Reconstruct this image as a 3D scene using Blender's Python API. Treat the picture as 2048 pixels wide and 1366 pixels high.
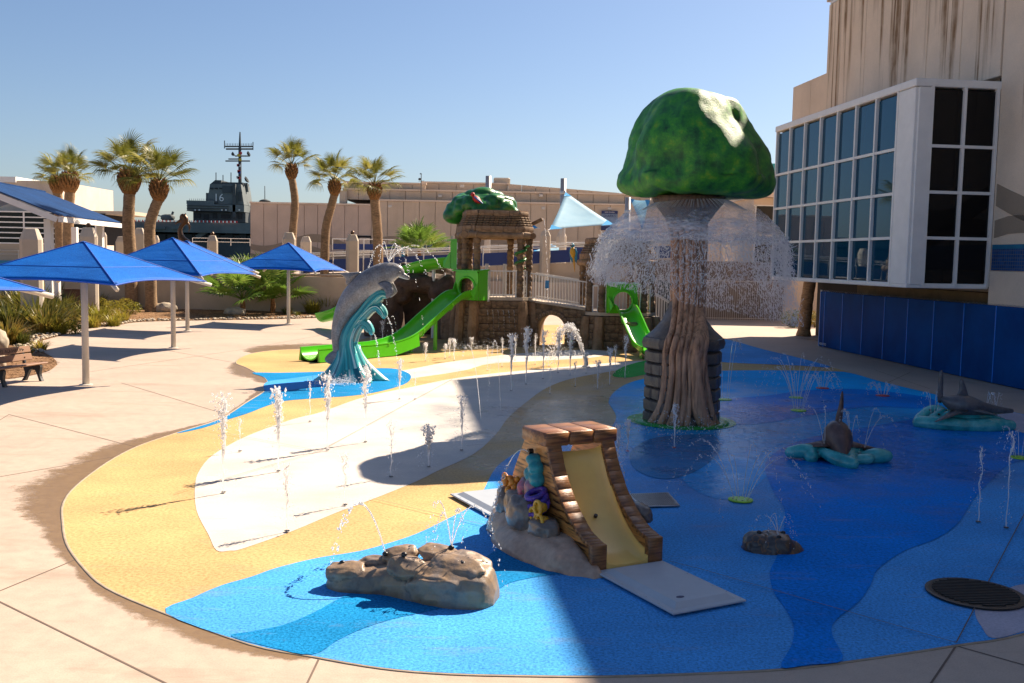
import bpy, bmesh, math, random
from mathutils import Vector, Matrix, noise
R = math.radians
PI = math.pi
for o in list(bpy.data.objects): bpy.data.objects.remove(o)
scene = bpy.context.scene
COL = scene.collection
# ---------------------------------------------------------------- camera
EYE = 3.3                       # eye height above the pavement, metres
FPX = 1950.0                    # focal length in photograph pixels (2048 wide)
PITCH = math.atan(165.0/FPX)
ROLL = 0.0195
cam_d = bpy.data.cameras.new('camera'); cam = bpy.data.objects.new('camera', cam_d); COL.objects.link(cam)
cam_d.sensor_width = 36; cam_d.lens = 36*FPX/2048; cam_d.clip_end = 3000; cam_d.clip_start = 0.1
CR = Matrix.Rotation(PI/2-PITCH, 3, 'X') @ Matrix.Rotation(ROLL, 3, 'Z')
cam.matrix_world = Matrix.Translation((0, 0, EYE)) @ CR.to_4x4()
scene.camera = cam
# ---------------------------------------------------------------- daylight
SUN_EL = R(42); SUN_AZ = math.atan2(.70, .71)
SUN = Vector((math.sin(SUN_AZ)*math.cos(SUN_EL), math.cos(SUN_AZ)*math.cos(SUN_EL), math.sin(SUN_EL)))
world = bpy.data.worlds.new('World'); scene.world = world; world.use_nodes = True
wn = world.node_tree.nodes; wl = world.node_tree.links
sky = wn.new('ShaderNodeTexSky'); sky.sky_type = 'NISHITA'; sky.sun_disc = False
sky.sun_elevation = SUN_EL; sky.sun_rotation = SUN_AZ
sky.air_density = 1.0; sky.dust_density = 0.9; sky.ozone_density = 3.5
wn['Background'].inputs[1].default_value = 0.051
tint = wn.new('ShaderNodeMix'); tint.data_type = 'RGBA'; tint.blend_type = 'MULTIPLY'; tint.inputs[0].default_value = 1.0
tint.inputs[7].default_value = (.93, .94, 1.0, 1); wl.new(sky.outputs[0], tint.inputs[6])
wl.new(tint.outputs[2], wn['Background'].inputs[0])
sl = bpy.data.lights.new('sun', 'SUN'); sun = bpy.data.objects.new('sun', sl); COL.objects.link(sun)
sl.energy = 5.0; sl.angle = R(.5); sl.color = (1.0, .84, .67)
sun.rotation_euler = SUN.to_track_quat('Z', 'Y').to_euler()
sun.location = (30, 30, 40)
scene.view_settings.view_transform = 'Standard'; scene.view_settings.look = 'None'
scene.view_settings.exposure = 1.25; scene.view_settings.gamma = 1.0
scene.view_settings.use_curve_mapping = False
scene.render.engine = 'CYCLES'
scene.cycles.max_bounces = 8; scene.cycles.transparent_max_bounces = 24

# survey helpers: sight a point of the place from the known camera station
def ray(u, v):
    d = CR @ Vector(((u-1024)/FPX, (683-v)/FPX, -1.0)); return d
def G(u, v, z=0.0):             # point on the level z
    d = ray(u, v); t = (z-EYE)/d.z; return Vector((0, 0, EYE)) + d*t
def at(u, v, Y):                # point at the distance Y
    d = ray(u, v); return Vector((0, 0, EYE)) + d*(Y/d.y)
# ---------------------------------------------------------------- mesh helpers
class MB:
    def __init__(s): s.v = []; s.f = []
    def add(s, vs, fs, M=None):
        b = len(s.v)
        s.v += [tuple(M @ Vector(p)) for p in vs] if M is not None else [tuple(p) for p in vs]
        s.f += [tuple(i+b for i in f) for f in fs]; return s
    def box(s, c, d, M=None, taper=1.0):
        x, y, z = d[0]/2, d[1]/2, d[2]/2; cx, cy, cz = c; t = taper
        vs = [(cx-x, cy-y, cz-z), (cx+x, cy-y, cz-z), (cx+x, cy+y, cz-z), (cx-x, cy+y, cz-z),
              (cx-x*t, cy-y*t, cz+z), (cx+x*t, cy-y*t, cz+z), (cx+x*t, cy+y*t, cz+z), (cx-x*t, cy+y*t, cz+z)]
        return s.add(vs, [(0, 3, 2, 1), (4, 5, 6, 7), (0, 1, 5, 4), (1, 2, 6, 5), (2, 3, 7, 6), (3, 0, 4, 7)], M)
    def cbox(s, c, d, b=.02, M=None):          # box with chamfered edges
        x, y, z = d[0]/2, d[1]/2, d[2]/2; cx, cy, cz = c; b = min(b, x*.9, y*.9, z*.9)
        rings = []
        for zz, i in ((-z, b), (-z+b, 0), (z-b, 0), (z, b)):
            X, Y = x-i, y-i
            c8 = [(-X+b, -Y), (X-b, -Y), (X, -Y+b), (X, Y-b), (X-b, Y), (-X+b, Y), (-X, Y-b), (-X, -Y+b)]
            rings.append([(cx+p, cy+q, cz+zz) for p, q in c8])
        return s.loft(rings, True, True, M=M)
    def loft(s, rings, closed=True, caps=False, M=None):
        n = len(rings[0]); vs = [p for r in rings for p in r]; fs = []
        for i in range(len(rings)-1):
            for j in range(n if closed else n-1):
                k = (j+1) % n
                fs.append((i*n+j, i*n+k, (i+1)*n+k, (i+1)*n+j))
        if caps:
            fs.append(tuple(reversed(range(n)))); fs.append(tuple((len(rings)-1)*n+j for j in range(n)))
        return s.add(vs, fs, M)
    def tube(s, pts, rad, n=8, caps=True, M=None, flat=1.0, up=None):
        pts = [Vector(p) for p in pts]; m = len(pts)
        if not hasattr(rad, '__len__'): rad = [rad]*m
        rings = []; ref = None
        for i, p in enumerate(pts):
            t = (pts[min(i+1, m-1)]-pts[max(i-1, 0)]).normalized()
            if ref is None:
                a = Vector(up) if up else (Vector((0, 0, 1)) if abs(t.z) < .9 else Vector((1, 0, 0)))
                ref = (a-t*a.dot(t)).normalized()
            else:
                ref = (ref-t*ref.dot(t)).normalized()
            b = t.cross(ref)
            rings.append([tuple(p+ref*(math.cos(2*PI*j/n)*rad[i]*flat)+b*(math.sin(2*PI*j/n)*rad[i])) for j in range(n)])
        return s.loft(rings, True, caps, M)
    def lathe(s, prof, n=16, c=(0, 0, 0), caps=True, M=None):
        rings = [[(c[0]+r*math.cos(2*PI*j/n), c[1]+r*math.sin(2*PI*j/n), c[2]+z) for j in range(n)] for r, z in prof]
        return s.loft(rings, True, caps, M)
    def poly(s, pts, M=None):
        return s.add(pts, [tuple(range(len(pts)))], M)
    def prism(s, pts2, z0, z1, M=None):
        n = len(pts2)
        return s.loft([[(p[0], p[1], z0) for p in pts2], [(p[0], p[1], z1) for p in pts2]], True, True, M)
    def bar(s, a, b, w, h=None, M=None):       # square bar between two points
        a = Vector(a); b = Vector(b); h = h or w; t = (b-a).normalized()
        up = Vector((0, 0, 1)) if abs(t.z) < .95 else Vector((1, 0, 0))
        x = t.cross(up).normalized(); y = x.cross(t)
        r = [[tuple(q+x*(sx*w/2)+y*(sy*h/2)) for sx, sy in ((-1, -1), (1, -1), (1, 1), (-1, 1))] for q in (a, b)]
        return s.loft(r, True, True, M)
    def mesh(s, name, smooth=False, recalc=True):
        me = bpy.data.meshes.new(name); me.from_pydata(s.v, [], s.f); me.update()
        if recalc:
            bm = bmesh.new(); bm.from_mesh(me); bmesh.ops.recalc_face_normals(bm, faces=bm.faces); bm.to_mesh(me); bm.free()
        if smooth:
            me.shade_smooth()
        return me
    def build(s, name, m, parent=None, smooth=False, recalc=True, sharp=None):
        me = s.mesh(name, smooth, recalc)
        if sharp: 
            me.shade_smooth(); me.set_sharp_from_angle(angle=R(sharp))
        return obj(name, me, m, parent)
def obj(name, me, m=None, parent=None, loc=None, rot=None, scale=None):
    o = bpy.data.objects.new(name, me); COL.objects.link(o)
    if m is not None and me is not None and len(me.materials) == 0: me.materials.append(M_(m))
    if parent is not None: o.parent = parent
    if loc is not None: o.location = loc
    if rot is not None: o.rotation_euler = rot
    if scale is not None: o.scale = scale
    return o
def tag(o, label=None, cat=None, group=None, kind=None):
    if label: o['label'] = label
    if cat: o['category'] = cat
    if group: o['group'] = group
    if kind: o['kind'] = kind
    return o
def thing(name, label, cat, loc=(0, 0, 0), rz=0, group=None):
    o = bpy.data.objects.new(name, None); COL.objects.link(o); o.empty_display_size = .2
    o.location = loc; o.rotation_euler = (0, 0, rz)
    return tag(o, label, cat, group, 'thing')
def copy_tree(o, parent=None):
    c = o.copy(); COL.objects.link(c); c.parent = parent
    for ch in list(o.children): copy_tree(ch, c)
    return c
def n3(x, y=0, z=0): return noise.noise(Vector((x, y, z)))
def subdiv(o, n=2):
    m = o.modifiers.new('s', 'SUBSURF'); m.levels = n; m.render_levels = n; return o
def smoothpts(pts, k=4, closed=False):        # Catmull-Rom through points (any dimension)
    out = []; n = len(pts)
    for i in range(n if closed else n-1):
        g = lambda j: Vector(pts[j % n]) if closed else Vector(pts[max(0, min(n-1, j))])
        p0, p1, p2, p3 = g(i-1), g(i), g(i+1), g(i+2)
        for q in range(k):
            t = q/k
            out.append(.5*((2*p1)+(p2-p0)*t+(2*p0-5*p1+4*p2-p3)*t*t+(3*p1-p0-3*p2+p3)*t**3))
    if not closed: out.append(Vector(pts[-1]))
    return out
# ---------------------------------------------------------------- materials
MATS = {}
def M_(m): return MATS[m] if isinstance(m, str) else m
def srgb(r, g, b):
    f = lambda c: (c/255/12.92) if c/255 <= .04045 else ((c/255+.055)/1.055)**2.4
    return (f(r), f(g), f(b))
class NT:
    def __init__(s, name):
        s.m = bpy.data.materials.new(name); s.m.use_nodes = True; MATS[name] = s.m
        s.t = s.m.node_tree; s.b = s.t.nodes['Principled BSDF']; s.out = s.t.nodes['Material Output']
    def n(s, ty, **kw):
        x = s.t.nodes.new(ty)
        for k, v in kw.items(): setattr(x, k, v)
        return x
    def l(s, a, b): s.t.links.new(a, b)
    def geo(s): return s.n('ShaderNodeNewGeometry').outputs['Position']
    def objc(s): return s.n('ShaderNodeTexCoord').outputs['Object']
    def noise(s, co, scale, det=4, rough=.6, stretch=None):
        if stretch:
            mp = s.n('ShaderNodeMapping'); mp.inputs['Scale'].default_value = stretch; s.l(co, mp.inputs[0]); co = mp.outputs[0]
        x = s.n('ShaderNodeTexNoise'); x.inputs['Scale'].default_value = scale; x.inputs['Detail'].default_value = det
        x.inputs['Roughness'].default_value = rough; s.l(co, x.inputs['Vector']); return x.outputs['Fac']
    def ramp(s, fac, stops, interp='LINEAR'):
        x = s.n('ShaderNodeValToRGB'); x.color_ramp.interpolation = interp; e = x.color_ramp.elements
        while len(e) < len(stops): e.new(.5)
        for i, (p, c) in enumerate(stops):
            e[i].position = p
            if not hasattr(c, '__len__'): c = (c, c, c)
            e[i].color = (*c[:3], 1)
        s.l(fac, x.inputs[0]); return x.outputs[0]
    def mix(s, fac, a, b, mode='MIX'):
        x = s.n('ShaderNodeMix', data_type='RGBA', blend_type=mode)
        for sock, val in ((x.inputs[0], fac), (x.inputs[6], a), (x.inputs[7], b)):
            if hasattr(val, 'is_output'): s.l(val, sock)
            elif hasattr(val, '__len__'): sock.default_value = (*val[:3], 1)
            else: sock.default_value = val
        return x.outputs[2]
    def math(s, op, a, b=0.0, clamp=False):
        x = s.n('ShaderNodeMath', operation=op, use_clamp=clamp)
        for sock, val in ((x.inputs[0], a), (x.inputs[1], b)):
            if hasattr(val, 'is_output'): s.l(val, sock)
            else: sock.default_value = val
        return x.outputs[0]
    def bump(s, h, strength=.3, dist=.02):
        x = s.n('ShaderNodeBump'); x.inputs['Strength'].default_value = strength; x.inputs['Distance'].default_value = dist
        s.l(h, x.inputs['Height']); s.l(x.outputs[0], s.b.inputs['Normal']); return x
    def set(s, col=None, rough=None, metal=None, spec=None, trans=None, ior=None, alpha=None, coat=None, sub=None):
        for k, v in (('Base Color', col), ('Roughness', rough), ('Metallic', metal), ('Specular IOR Level', spec),
                     ('Transmission Weight', trans), ('IOR', ior), ('Alpha', alpha), ('Coat Weight', coat)):
            if v is None: continue
            if hasattr(v, 'is_output'): s.l(v, s.b.inputs[k])
            elif hasattr(v, '__len__'): s.b.inputs[k].default_value = (*v[:3], 1)
            else: s.b.inputs[k].default_value = v
        return s
def simple(name, col, rough=.6, var=.15, scale=3.0, bump=0.0, bscale=40, metal=0, spec=.5, coat=0, stretch=None, dist=.01):
    t = NT(name); co = t.objc()
    f = t.noise(co, scale, 5, .65, stretch)
    a = tuple(c*(1-var) for c in col); b = tuple(min(1, c*(1+var)) for c in col)
    t.set(col=t.ramp(f, [(.3, a), (.7, b)]), rough=rough, metal=metal, spec=spec, coat=coat)
    if bump: t.bump(t.noise(co, bscale, 4, .6, stretch), bump, dist)
    return t.m
# ================================================================ ground, pad, bed
def pad_mat(name, col, speck=.25, wetc=(4.2, 19.5), r0=3.2, r1=8.0, sscale=34.0, wmin=0.0):
    t = NT(name); co = t.geo()
    f = t.noise(co, sscale, 3, .75, (1, 1, 0)); g = t.noise(co, .55, 5, .6, (1, 1, 0))
    dk = tuple(c*(1-speck) for c in col); lt = tuple(min(.95, c*(1+speck*.7)+.02*speck) for c in col)
    c = t.ramp(f, [(.36, dk), (.5, col), (.64, lt)])
    c = t.mix(1.0, c, t.ramp(g, [(.3, (.72, .72, .74)), (.65, (1, 1, 1))]), 'MULTIPLY')
    gr = t.noise(co, 2.2, 6, .75, (.35, 1.2, 0))
    c = t.mix(t.ramp(gr, [(.55, 0.0), (.72, .26)]), c, (.30, .25, .20))
    d = t.n('ShaderNodeVectorMath', operation='DISTANCE'); d.inputs[1].default_value = (*wetc, 0); t.l(co, d.inputs[0])
    dn = t.math('ADD', d.outputs['Value'], t.math('MULTIPLY', t.math('SUBTRACT', g, .5), 9.0))
    mr = t.n('ShaderNodeMapRange', interpolation_type='SMOOTHSTEP'); t.l(dn, mr.inputs[0])
    for i, v in ((1, r0), (2, r1), (3, 1.0), (4, wmin)): mr.inputs[i].default_value = v
    wet = mr.outputs[0]
    c2 = t.mix(1.0, c, (.8, .84, .9), 'MULTIPLY'); c = t.mix(wet, c, c2)
    rp = t.noise(co, 4.5, 4, .6, (1, 1, 0))
    rw = t.ramp(t.noise(co, 1.3, 4, .6, (1, 1, 0)), [(.35, .12), (.7, .36)])
    rough = t.mix(wet, (.68, .68, .68), rw)
    t.set(col=c, rough=rough, spec=t.mix(wet, (.03, .03, .03), (.15, .15, .15))); t.b.inputs['Specular Tint'].default_value = (.35, .65, 1, 1)  # reflections tinted blue to stand in for sky mirrored in the wet floor
    h = t.mix(wet, t.math('MULTIPLY', f, .35), t.math('MULTIPLY', rp, 5.0))
    t.bump(h, .42, .012)
pad_mat('pad_yellow', (.58, .39, .175), .26, sscale=26)
pad_mat('pad_white', (.66, .605, .53), .08)
pad_mat('pad_light_blue', (.075, .36, .80), .40, sscale=36)
pad_mat('pad_mid_blue', (.012, .235, .52), .42, sscale=36)
pad_mat('pad_blue', (.008, .42, .95), .34, sscale=26)
pad_mat('pad_deep_blue', (.002, .225, .74), .34, sscale=26)
pad_mat('pad_green', (.05, .40, .07), .2)
pad_mat('pad_lavender', (.46, .44, .50), .15)

def concrete_mat(name, col, stain=.5, big=.35):
    t = NT(name); co = t.geo()
    a = t.noise(co, big, 6, .65, (1, 1, 0)); b = t.noise(co, 5.0, 5, .7, (1, 1, 0)); s = t.noise(co, 60, 2, .7, (1, 1, 0))
    st = t.noise(co, .9, 6, .7, (.28, 1.4, 0))
    c = t.ramp(a, [(.3, tuple(x*.86 for x in col)), (.7, tuple(x*1.06 for x in col))])
    c = t.mix(1.0, c, t.ramp(b, [(.3, .86), (.6, 1.0)]), 'MULTIPLY')
    c = t.mix(1.0, c, t.ramp(s, [(.3, .86), (.55, 1.0)]), 'MULTIPLY')
    c = t.mix(t.ramp(st, [(.56, 0.0), (.74, stain)]), c, tuple(x*.52 for x in (col[0], col[1]*.94, col[2]*.86)))
    t.set(col=c, rough=t.ramp(b, [(.3, .55), (.7, .8)]), spec=.35); t.bump(t.mix(.5, b, s), .25, .008)
concrete_mat('concrete_paving', (.49, .39, .305), .6)

def flat(name, pts, z, m, parent=None):
    mb = MB(); mb.poly([(p[0], p[1], z) for p in pts]); o = mb.build(name, m, parent, recalc=False)
    if o.data.polygons[0].normal.z < 0: o.data.flip_normals()
    return o
def gpoly(px, z=0.0, k=4, closed=True):
    return smoothpts([G(u, v, z).to_2d() for u, v in px], k, closed)

ground = flat('ground', [(-900, -60), (900, -60), (900, 118), (-900, 118)], 0, 'concrete_paving'); tag(ground, kind='structure')
# sawn joints of the concrete paving
simple('joint_dark', (.14, .10, .075), .9)
def joint(a, b, w=.018, parent=ground, z=.003):
    a = G(*a).to_2d() if a[1] > 400 else Vector(a); b = G(*b).to_2d() if b[1] > 400 else Vector(b)
    d = (b-a).normalized(); n = Vector((-d.y, d.x))*w/2
    flat('control_joint', [a+n, b+n, b-n, a-n], z, 'joint_dark', parent)
for a, b in [((-120, 1145), (330, 1366)), ((330, 1366), (560, 1480)), ((18, 829), (330, 909)), ((-60, 964), (228, 914)), ((243, 766), (490, 840)),
             ((100, 745), (-100, 700)), ((560, 1480), (640, 1314)), ((1912, 1292), (1840, 1400)), ((1912, 1292), (2100, 1345)),
             ((170, 745), (480, 700)), ((330, 700), (520, 735)), ((-80, 890), (18, 829)), ((-80, 1215), (150, 1120)), ((480, 700), (700, 660)), ((1820, 745), (1700, 800)),
             ((1750, 740), (1860, 778))]:
    joint(a, b)

PAD_PX = [(471, 724), (492, 735), (511, 745), (528, 755), (535, 766), (531, 780), (492, 805), (439, 838), (353, 866), (275, 893),
          (213, 926), (151, 973), (126, 1008), (125, 1044), (133, 1088), (164, 1133), (213, 1177), (330, 1228), (500, 1290), (623, 1314),
          (764, 1338), (895, 1349), (1049, 1353), (1203, 1354), (1400, 1348), (1560, 1340), (1686, 1326), (1912, 1292), (2048, 1268),
          (2300, 1190), (2420, 1040), (2280, 900), (2048, 829), (1940, 806), (1861, 786), (1764, 763), (1697, 744), (1662, 734), (1597, 715), (1530, 699),
          (1443, 675), (1380, 662), (1250, 650), (1000, 652), (800, 664), (700, 685), (640, 697), (560, 700), (500, 708)]
pad_out = gpoly(PAD_PX)
# wet concrete round the pad edge
def wet_mat():
    t = NT('wet_concrete'); co = t.geo()
    a = t.noise(co, 1.1, 6, .75, (.8, 1.0, 0)); b = t.noise(co, 7.0, 6, .8, (.8, 1.1, 0))
    uv = t.n('ShaderNodeAttribute', attribute_name='edge').outputs['Fac']
    m = t.math('SUBTRACT', t.math('ADD', t.math('MULTIPLY', a, .75), t.math('MULTIPLY', b, .55)), uv)
    al = t.ramp(m, [(.14, 0.0), (.32, .8)])
    t.set(col=t.ramp(b, [(.3, (.19, .115, .048)), (.7, (.31, .20, .09))]), rough=.32, spec=.5, alpha=al)
wet_mat()
def wet_band(px, wid, name='wet_patch', inner=-.08):
    c = [G(u, v).to_2d() for u, v in px]; c = smoothpts(c, 5); n = len(c)
    vs = []; fs = []; ed = []
    for i, p in enumerate(c):
        t = (c[min(i+1, n-1)]-c[max(0, i-1)]).normalized(); nr = Vector((-t.y, t.x))
        k = i/(n-1)*(len(wid)-1); j = min(int(k), len(wid)-2); w = wid[j]*(1-(k-j))+wid[j+1]*(k-j)
        for q in range(4):
            x = q/3; pp = p+nr*(inner+(w-inner)*x); vs.append((pp.x, pp.y, .002)); 
            ed.append(x*.75+(.6 if i in (0, n-1) else .15 if i in (1, n-2) else 0))
        if i: fs += [((i-1)*4+q, i*4+q, i*4+q+1, (i-1)*4+q+1) for q in range(3)]
    me = bpy.data.meshes.new(name); me.from_pydata(vs, [], fs); me.update()
    at_ = me.attributes.new('edge', 'FLOAT', 'POINT'); at_.data.foreach_set('value', ed)
    if me.polygons[0].normal.z < 0: me.flip_normals()
    return obj(name, me, 'wet_concrete', ground)
wet_band([(535, 772), (492, 805), (439, 838), (353, 866), (275, 893), (213, 926), (151, 973), (126, 1008), (125, 1044), (133, 1088), (164, 1133), (213, 1177), (330, 1228), (500, 1290), (640, 1318)],
         [-.3, -.15, -.1, -.45, -.9, -1.0, -1.1, -.85, -.5, -.3, -.2, -.25, -.4, -.3, -.15], inner=.06)
wet_band([(471, 724), (492, 735), (511, 745), (528, 755), (535, 768)], [-.2, -.9, -1.1, -.7, -.2], inner=.06)
wet_band([(500, 706), (560, 699), (640, 696), (700, 690)], [.4, 2.2, 3.0, 2.5], inner=-.06)
wet_band([(1590, 676), (1640, 682)], [.5, .5])

pad = flat('splash_pad', pad_out, .006, 'pad_yellow'); tag(pad, kind='structure')
# raised rubber rim of the pad
def ribbon(name, pts, w, h, z, m, parent, closed=True):
    n = len(pts); rings = []
    for i, p in enumerate(pts):
        a = pts[(i-1) % n] if closed else pts[max(i-1, 0)]; b = pts[(i+1) % n] if closed else pts[min(i+1, n-1)]
        t = (b-a).normalized(); nr = Vector((-t.y, t.x))
        rings.append([(p.x+nr.x*s, p.y+nr.y*s, z+hh) for s, hh in ((-w/2, 0), (-w/2, h*.6), (-w*.2, h), (w*.2, h), (w/2, h*.6), (w/2, 0))])
    if closed: rings.append(rings[0])
    return MB().loft(rings, False).build(name, m, parent, smooth=True)
simple('pad_rim_tan', (.34, .27, .19), .6, .2, 6)
ribbon('pad_rim', pad_out, .032, .008, .001, 'pad_rim_tan', pad)
def area(name, px, lvl, m, k=4): return flat(name, gpoly(px, 0, k), .006+.004*lvl, m, pad)
area('white_area', [(433, 1102), (417, 1071), (393, 1022), (390, 973), (399, 942), (426, 911), (479, 880), (532, 858), (590, 838), (639, 826), (703, 803), (752, 789), (817, 776),
     (905, 758), (1000, 746), (1100, 737), (1200, 728), (1290, 722), (1290, 730), (1235, 741), (1147, 757), (1094, 776), (1050, 807), (1015, 838), (993, 868), (949, 908), (875, 943), (839, 961), (765, 992),
     (672, 1027), (589, 1062), (488, 1098), (460, 1103)], 1, 'pad_white')
area('white_area', [(770, 750), (840, 735), (900, 724), (1000, 711), (1100, 703), (1180, 700), (1225, 706), (1180, 716), (1080, 722), (980, 728), (930, 741), (860, 752), (800, 759)], 0.5, 'pad_white')
area('green_area', [(1225, 752), (1245, 735), (1290, 722), (1340, 715), (1340, 740), (1290, 750), (1255, 756)], 2, 'pad_green')
area('blue_area', [(505, 746), (560, 746), (640, 744), (700, 740), (753, 737), (789, 738), (815, 746), (822, 756), (809, 769), (762, 783), (706, 792), (622, 798), (567, 803), (533, 813), (497, 827), (456, 840), (405, 857), (353, 867),
     (439, 840), (492, 807), (531, 782), (536, 766), (528, 755)], 1, 'pad_mid_blue')
area('light_blue_area', [(533, 765), (580, 758), (640, 751), (700, 752), (690, 768), (620, 776), (560, 784), (531, 783)], 2, 'pad_light_blue')
main_px = [(332, 1228), (386, 1197), (444, 1172), (500, 1156), (554, 1137), (632, 1118), (700, 1107), (746, 1097), (830, 1070), (895, 1039), (939, 1015), (965, 985), (984, 948), (1002, 927), (1040, 903), (1100, 885),
           (1160, 878), (1206, 870), (1227, 849), (1232, 832), (1223, 814), (1217, 805), (1226, 787), (1252, 769), (1288, 758), (1350, 746), (1437, 742), (1550, 741), (1660, 743), (1700, 746),
           (1764, 764), (1861, 787), (1940, 807), (2048, 830), (2280, 901), (2415, 1040), (2296, 1189), (2048, 1267), (1912, 1291), (1686, 1325), (1560, 1339), (1400, 1347), (1203, 1353), (1049, 1352),
           (895, 1348), (764, 1337), (623, 1313), (500, 1289)]
area('blue_water_area', main_px, 1, 'pad_light_blue')
area('mid_blue_area', [(462, 1275), (500, 1266), (566, 1253), (627, 1228), (700, 1190), (800, 1160), (900, 1140), (960, 1122), (1000, 1095), (1040, 1060), (1090, 1040), (1150, 1035), (1200, 1060), (1210, 1110), (1190, 1150),
     (1115, 1151), (1062, 1158), (1018, 1169), (988, 1185), (900, 1215), (799, 1237), (728, 1259), (676, 1283), (624, 1312), (540, 1297)], 2, 'pad_mid_blue')
area('mid_blue_area', [(1232, 832), (1218, 806), (1227, 787), (1253, 769), (1290, 758), (1350, 747), (1437, 743), (1550, 742), (1660, 744), (1700, 747), (1764, 765), (1861, 788), (1940, 808), (2047, 831),
     (2100, 850), (2200, 900), (2048, 922), (1950, 930), (1850, 925), (1700, 960), (1600, 940), (1540, 950), (1500, 985), (1440, 1000), (1380, 975), (1330, 925), (1270, 900), (1235, 870)], 2, 'pad_blue')
area('deep_blue_and_reflection_area', [(1530, 930), (1547, 985), (1567, 1016), (1569, 1047), (1558, 1105), (1540, 1146), (1547, 1186), (1570, 1220), (1587, 1254), (1584, 1292), (1562, 1338), (1620, 1333), (1685, 1324), (1666, 1278), (1664, 1255),
     (1680, 1236), (1717, 1207), (1741, 1173), (1755, 1142), (1809, 1104), (1870, 1081), (1915, 1050), (1946, 1002), (1980, 965), (2010, 937), (2048, 922), (2150, 915), (2150, 880), (2048, 862), (1950, 850), (1850, 838), (1720, 858), (1640, 872), (1570, 895)], 3, 'pad_deep_blue')
area('deep_blue_and_reflection_area', [(1455, 800), (1530, 793), (1610, 782), (1700, 779), (1790, 786), (1867, 800), (1850, 818), (1750, 815), (1680, 822), (1600, 836), (1510, 850), (1450, 846), (1435, 822)], 3, 'pad_deep_blue')
area('deep_blue_and_reflection_area', [(1300, 880), (1360, 872), (1425, 872), (1440, 900), (1400, 940), (1330, 960), (1270, 940), (1262, 905)], 3, 'pad_mid_blue')  # dark patch painted as the mushroom base's reflection in the wet floor
area('light_blue_area', [(1440, 677), (1530, 700), (1597, 716), (1662, 735), (1600, 732), (1530, 729), (1435, 724), (1400, 714), (1400, 690)], 2, 'pad_light_blue')
area('lavender_area', [(1985, 1279), (1963, 1256), (1951, 1234), (1953, 1214), (1980, 1193), (2014, 1180), (2048, 1171), (2150, 1165), (2180, 1220), (2048, 1265)], 2, 'pad_lavender')
area('lavender_area', [(1985, 832), (2020, 826), (2048, 832), (2120, 850), (2100, 868), (2048, 868), (2005, 850)], 4, 'pad_lavender')
gc = G(1362, 843).to_2d()
flat('green_area', [(gc.x+1.12*math.cos(a*PI/24), gc.y+1.12*math.sin(a*PI/24)) for a in range(48)], .023, 'pad_green', pad)
for a, b in [((1400, 1143), (1912, 1292)), ((1912, 1292), (2060, 1010)), ((1400, 1143), (1340, 1128)), ((740, 1000), (1000, 1062)), ((1100, 880), (930, 895)), ((350, 990), (640, 905)), ((400, 860), (640, 905)), ((640, 905), (905, 760))]:
    joint(a, b, .011, pad, .032)

# water sheet of the bay behind the shore
def water_mat():
    t = NT('bay_water'); co = t.geo(); t.set(col=(.03, .075, .085), rough=.12, spec=.5); t.bump(t.noise(co, .6, 4, .6), .5, .3)
water_mat()
tag(flat('water', [(-2200, 118), (2200, 118), (2200, 2600), (-2200, 2600)], -1.0, 'bay_water'), kind='structure')
tag(MB().box((0, 118.1, -.6), (1800, .25, 1.15)).build('shore_edge', 'concrete_paving'), kind='structure')
# ================================================================ right-hand building, bay, blue fence
def panel_mat(name, col, streak=.75, seed=0.0, stain=(.17, .085, .028)):
    t = NT(name); co = t.geo()
    f = t.noise(co, 70, 3, .7); b = t.noise(co, .6, 5, .6)
    mp = t.n('ShaderNodeMapping'); mp.inputs['Location'].default_value = (seed, seed, 0); t.l(co, mp.inputs[0])
    st = t.noise(mp.outputs[0], 1.0, 5, .62, (1.1, 1.1, .05))
    st2 = t.noise(mp.outputs[0], 1.0, 4, .6, (6, 6, .12))
    c = t.ramp(f, [(.3, tuple(x*.78 for x in col)), (.62, tuple(x*1.08 for x in col))])
    c = t.mix(1.0, c, t.ramp(b, [(.3, .86), (.7, 1.03)]), 'MULTIPLY')
    sz = t.n('ShaderNodeSeparateXYZ'); t.l(co, sz.inputs[0])
    hi = t.ramp(t.math('DIVIDE', sz.outputs[2], 16.0), [(.28, .15), (.62, 1.0)])
    k = t.math('MULTIPLY', t.ramp(t.math('ADD', t.math('MULTIPLY', st, .9), t.math('MULTIPLY', st2, .1)), [(.545, 0.0), (.63, streak)]), hi)
    if streak > .5:
        fine = t.noise(mp.outputs[0], 3.4, 3, .6, (1, 1, .02)); ln = t.noise(mp.outputs[0], 1.1, 2, .5, (1, 1, 0)); edge = t.noise(co, 2.5, 4, .6, (1, 1, .5))
        bot = t.math('SUBTRACT', 13.9, t.math('MULTIPLY', t.ramp(ln, [(.38, .1), (.62, 1.0)]), 6.5))
        reach = t.math('DIVIDE', t.math('ADD', t.math('SUBTRACT', sz.outputs[2], bot), t.math('MULTIPLY', edge, 1.6)), 2.6, True)
        k = t.math('MULTIPLY', t.math('MULTIPLY', t.ramp(fine, [(.47, 0.0), (.57, streak)]), reach), t.ramp(edge, [(.3, .55), (.6, 1.0)]))
    c = t.mix(k, c, stain)
    t.set(col=c, rough=.9, spec=.2); t.bump(f, .35, .012)
panel_mat('precast', (.80, .64, .48), .9)
panel_mat('precast_clean', (.76, .61, .47), .12, 7)
panel_mat('precast_dark', (.34, .265, .19), .2, 3)
simple('white_frame', (.80, .76, .71), .45, .06, 2)
simple('dark_void', (.012, .011, .012), .9, .1)
simple('lower_wall', (.24, .17, .10), .8, .35, 1.2, .2, 8)
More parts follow.
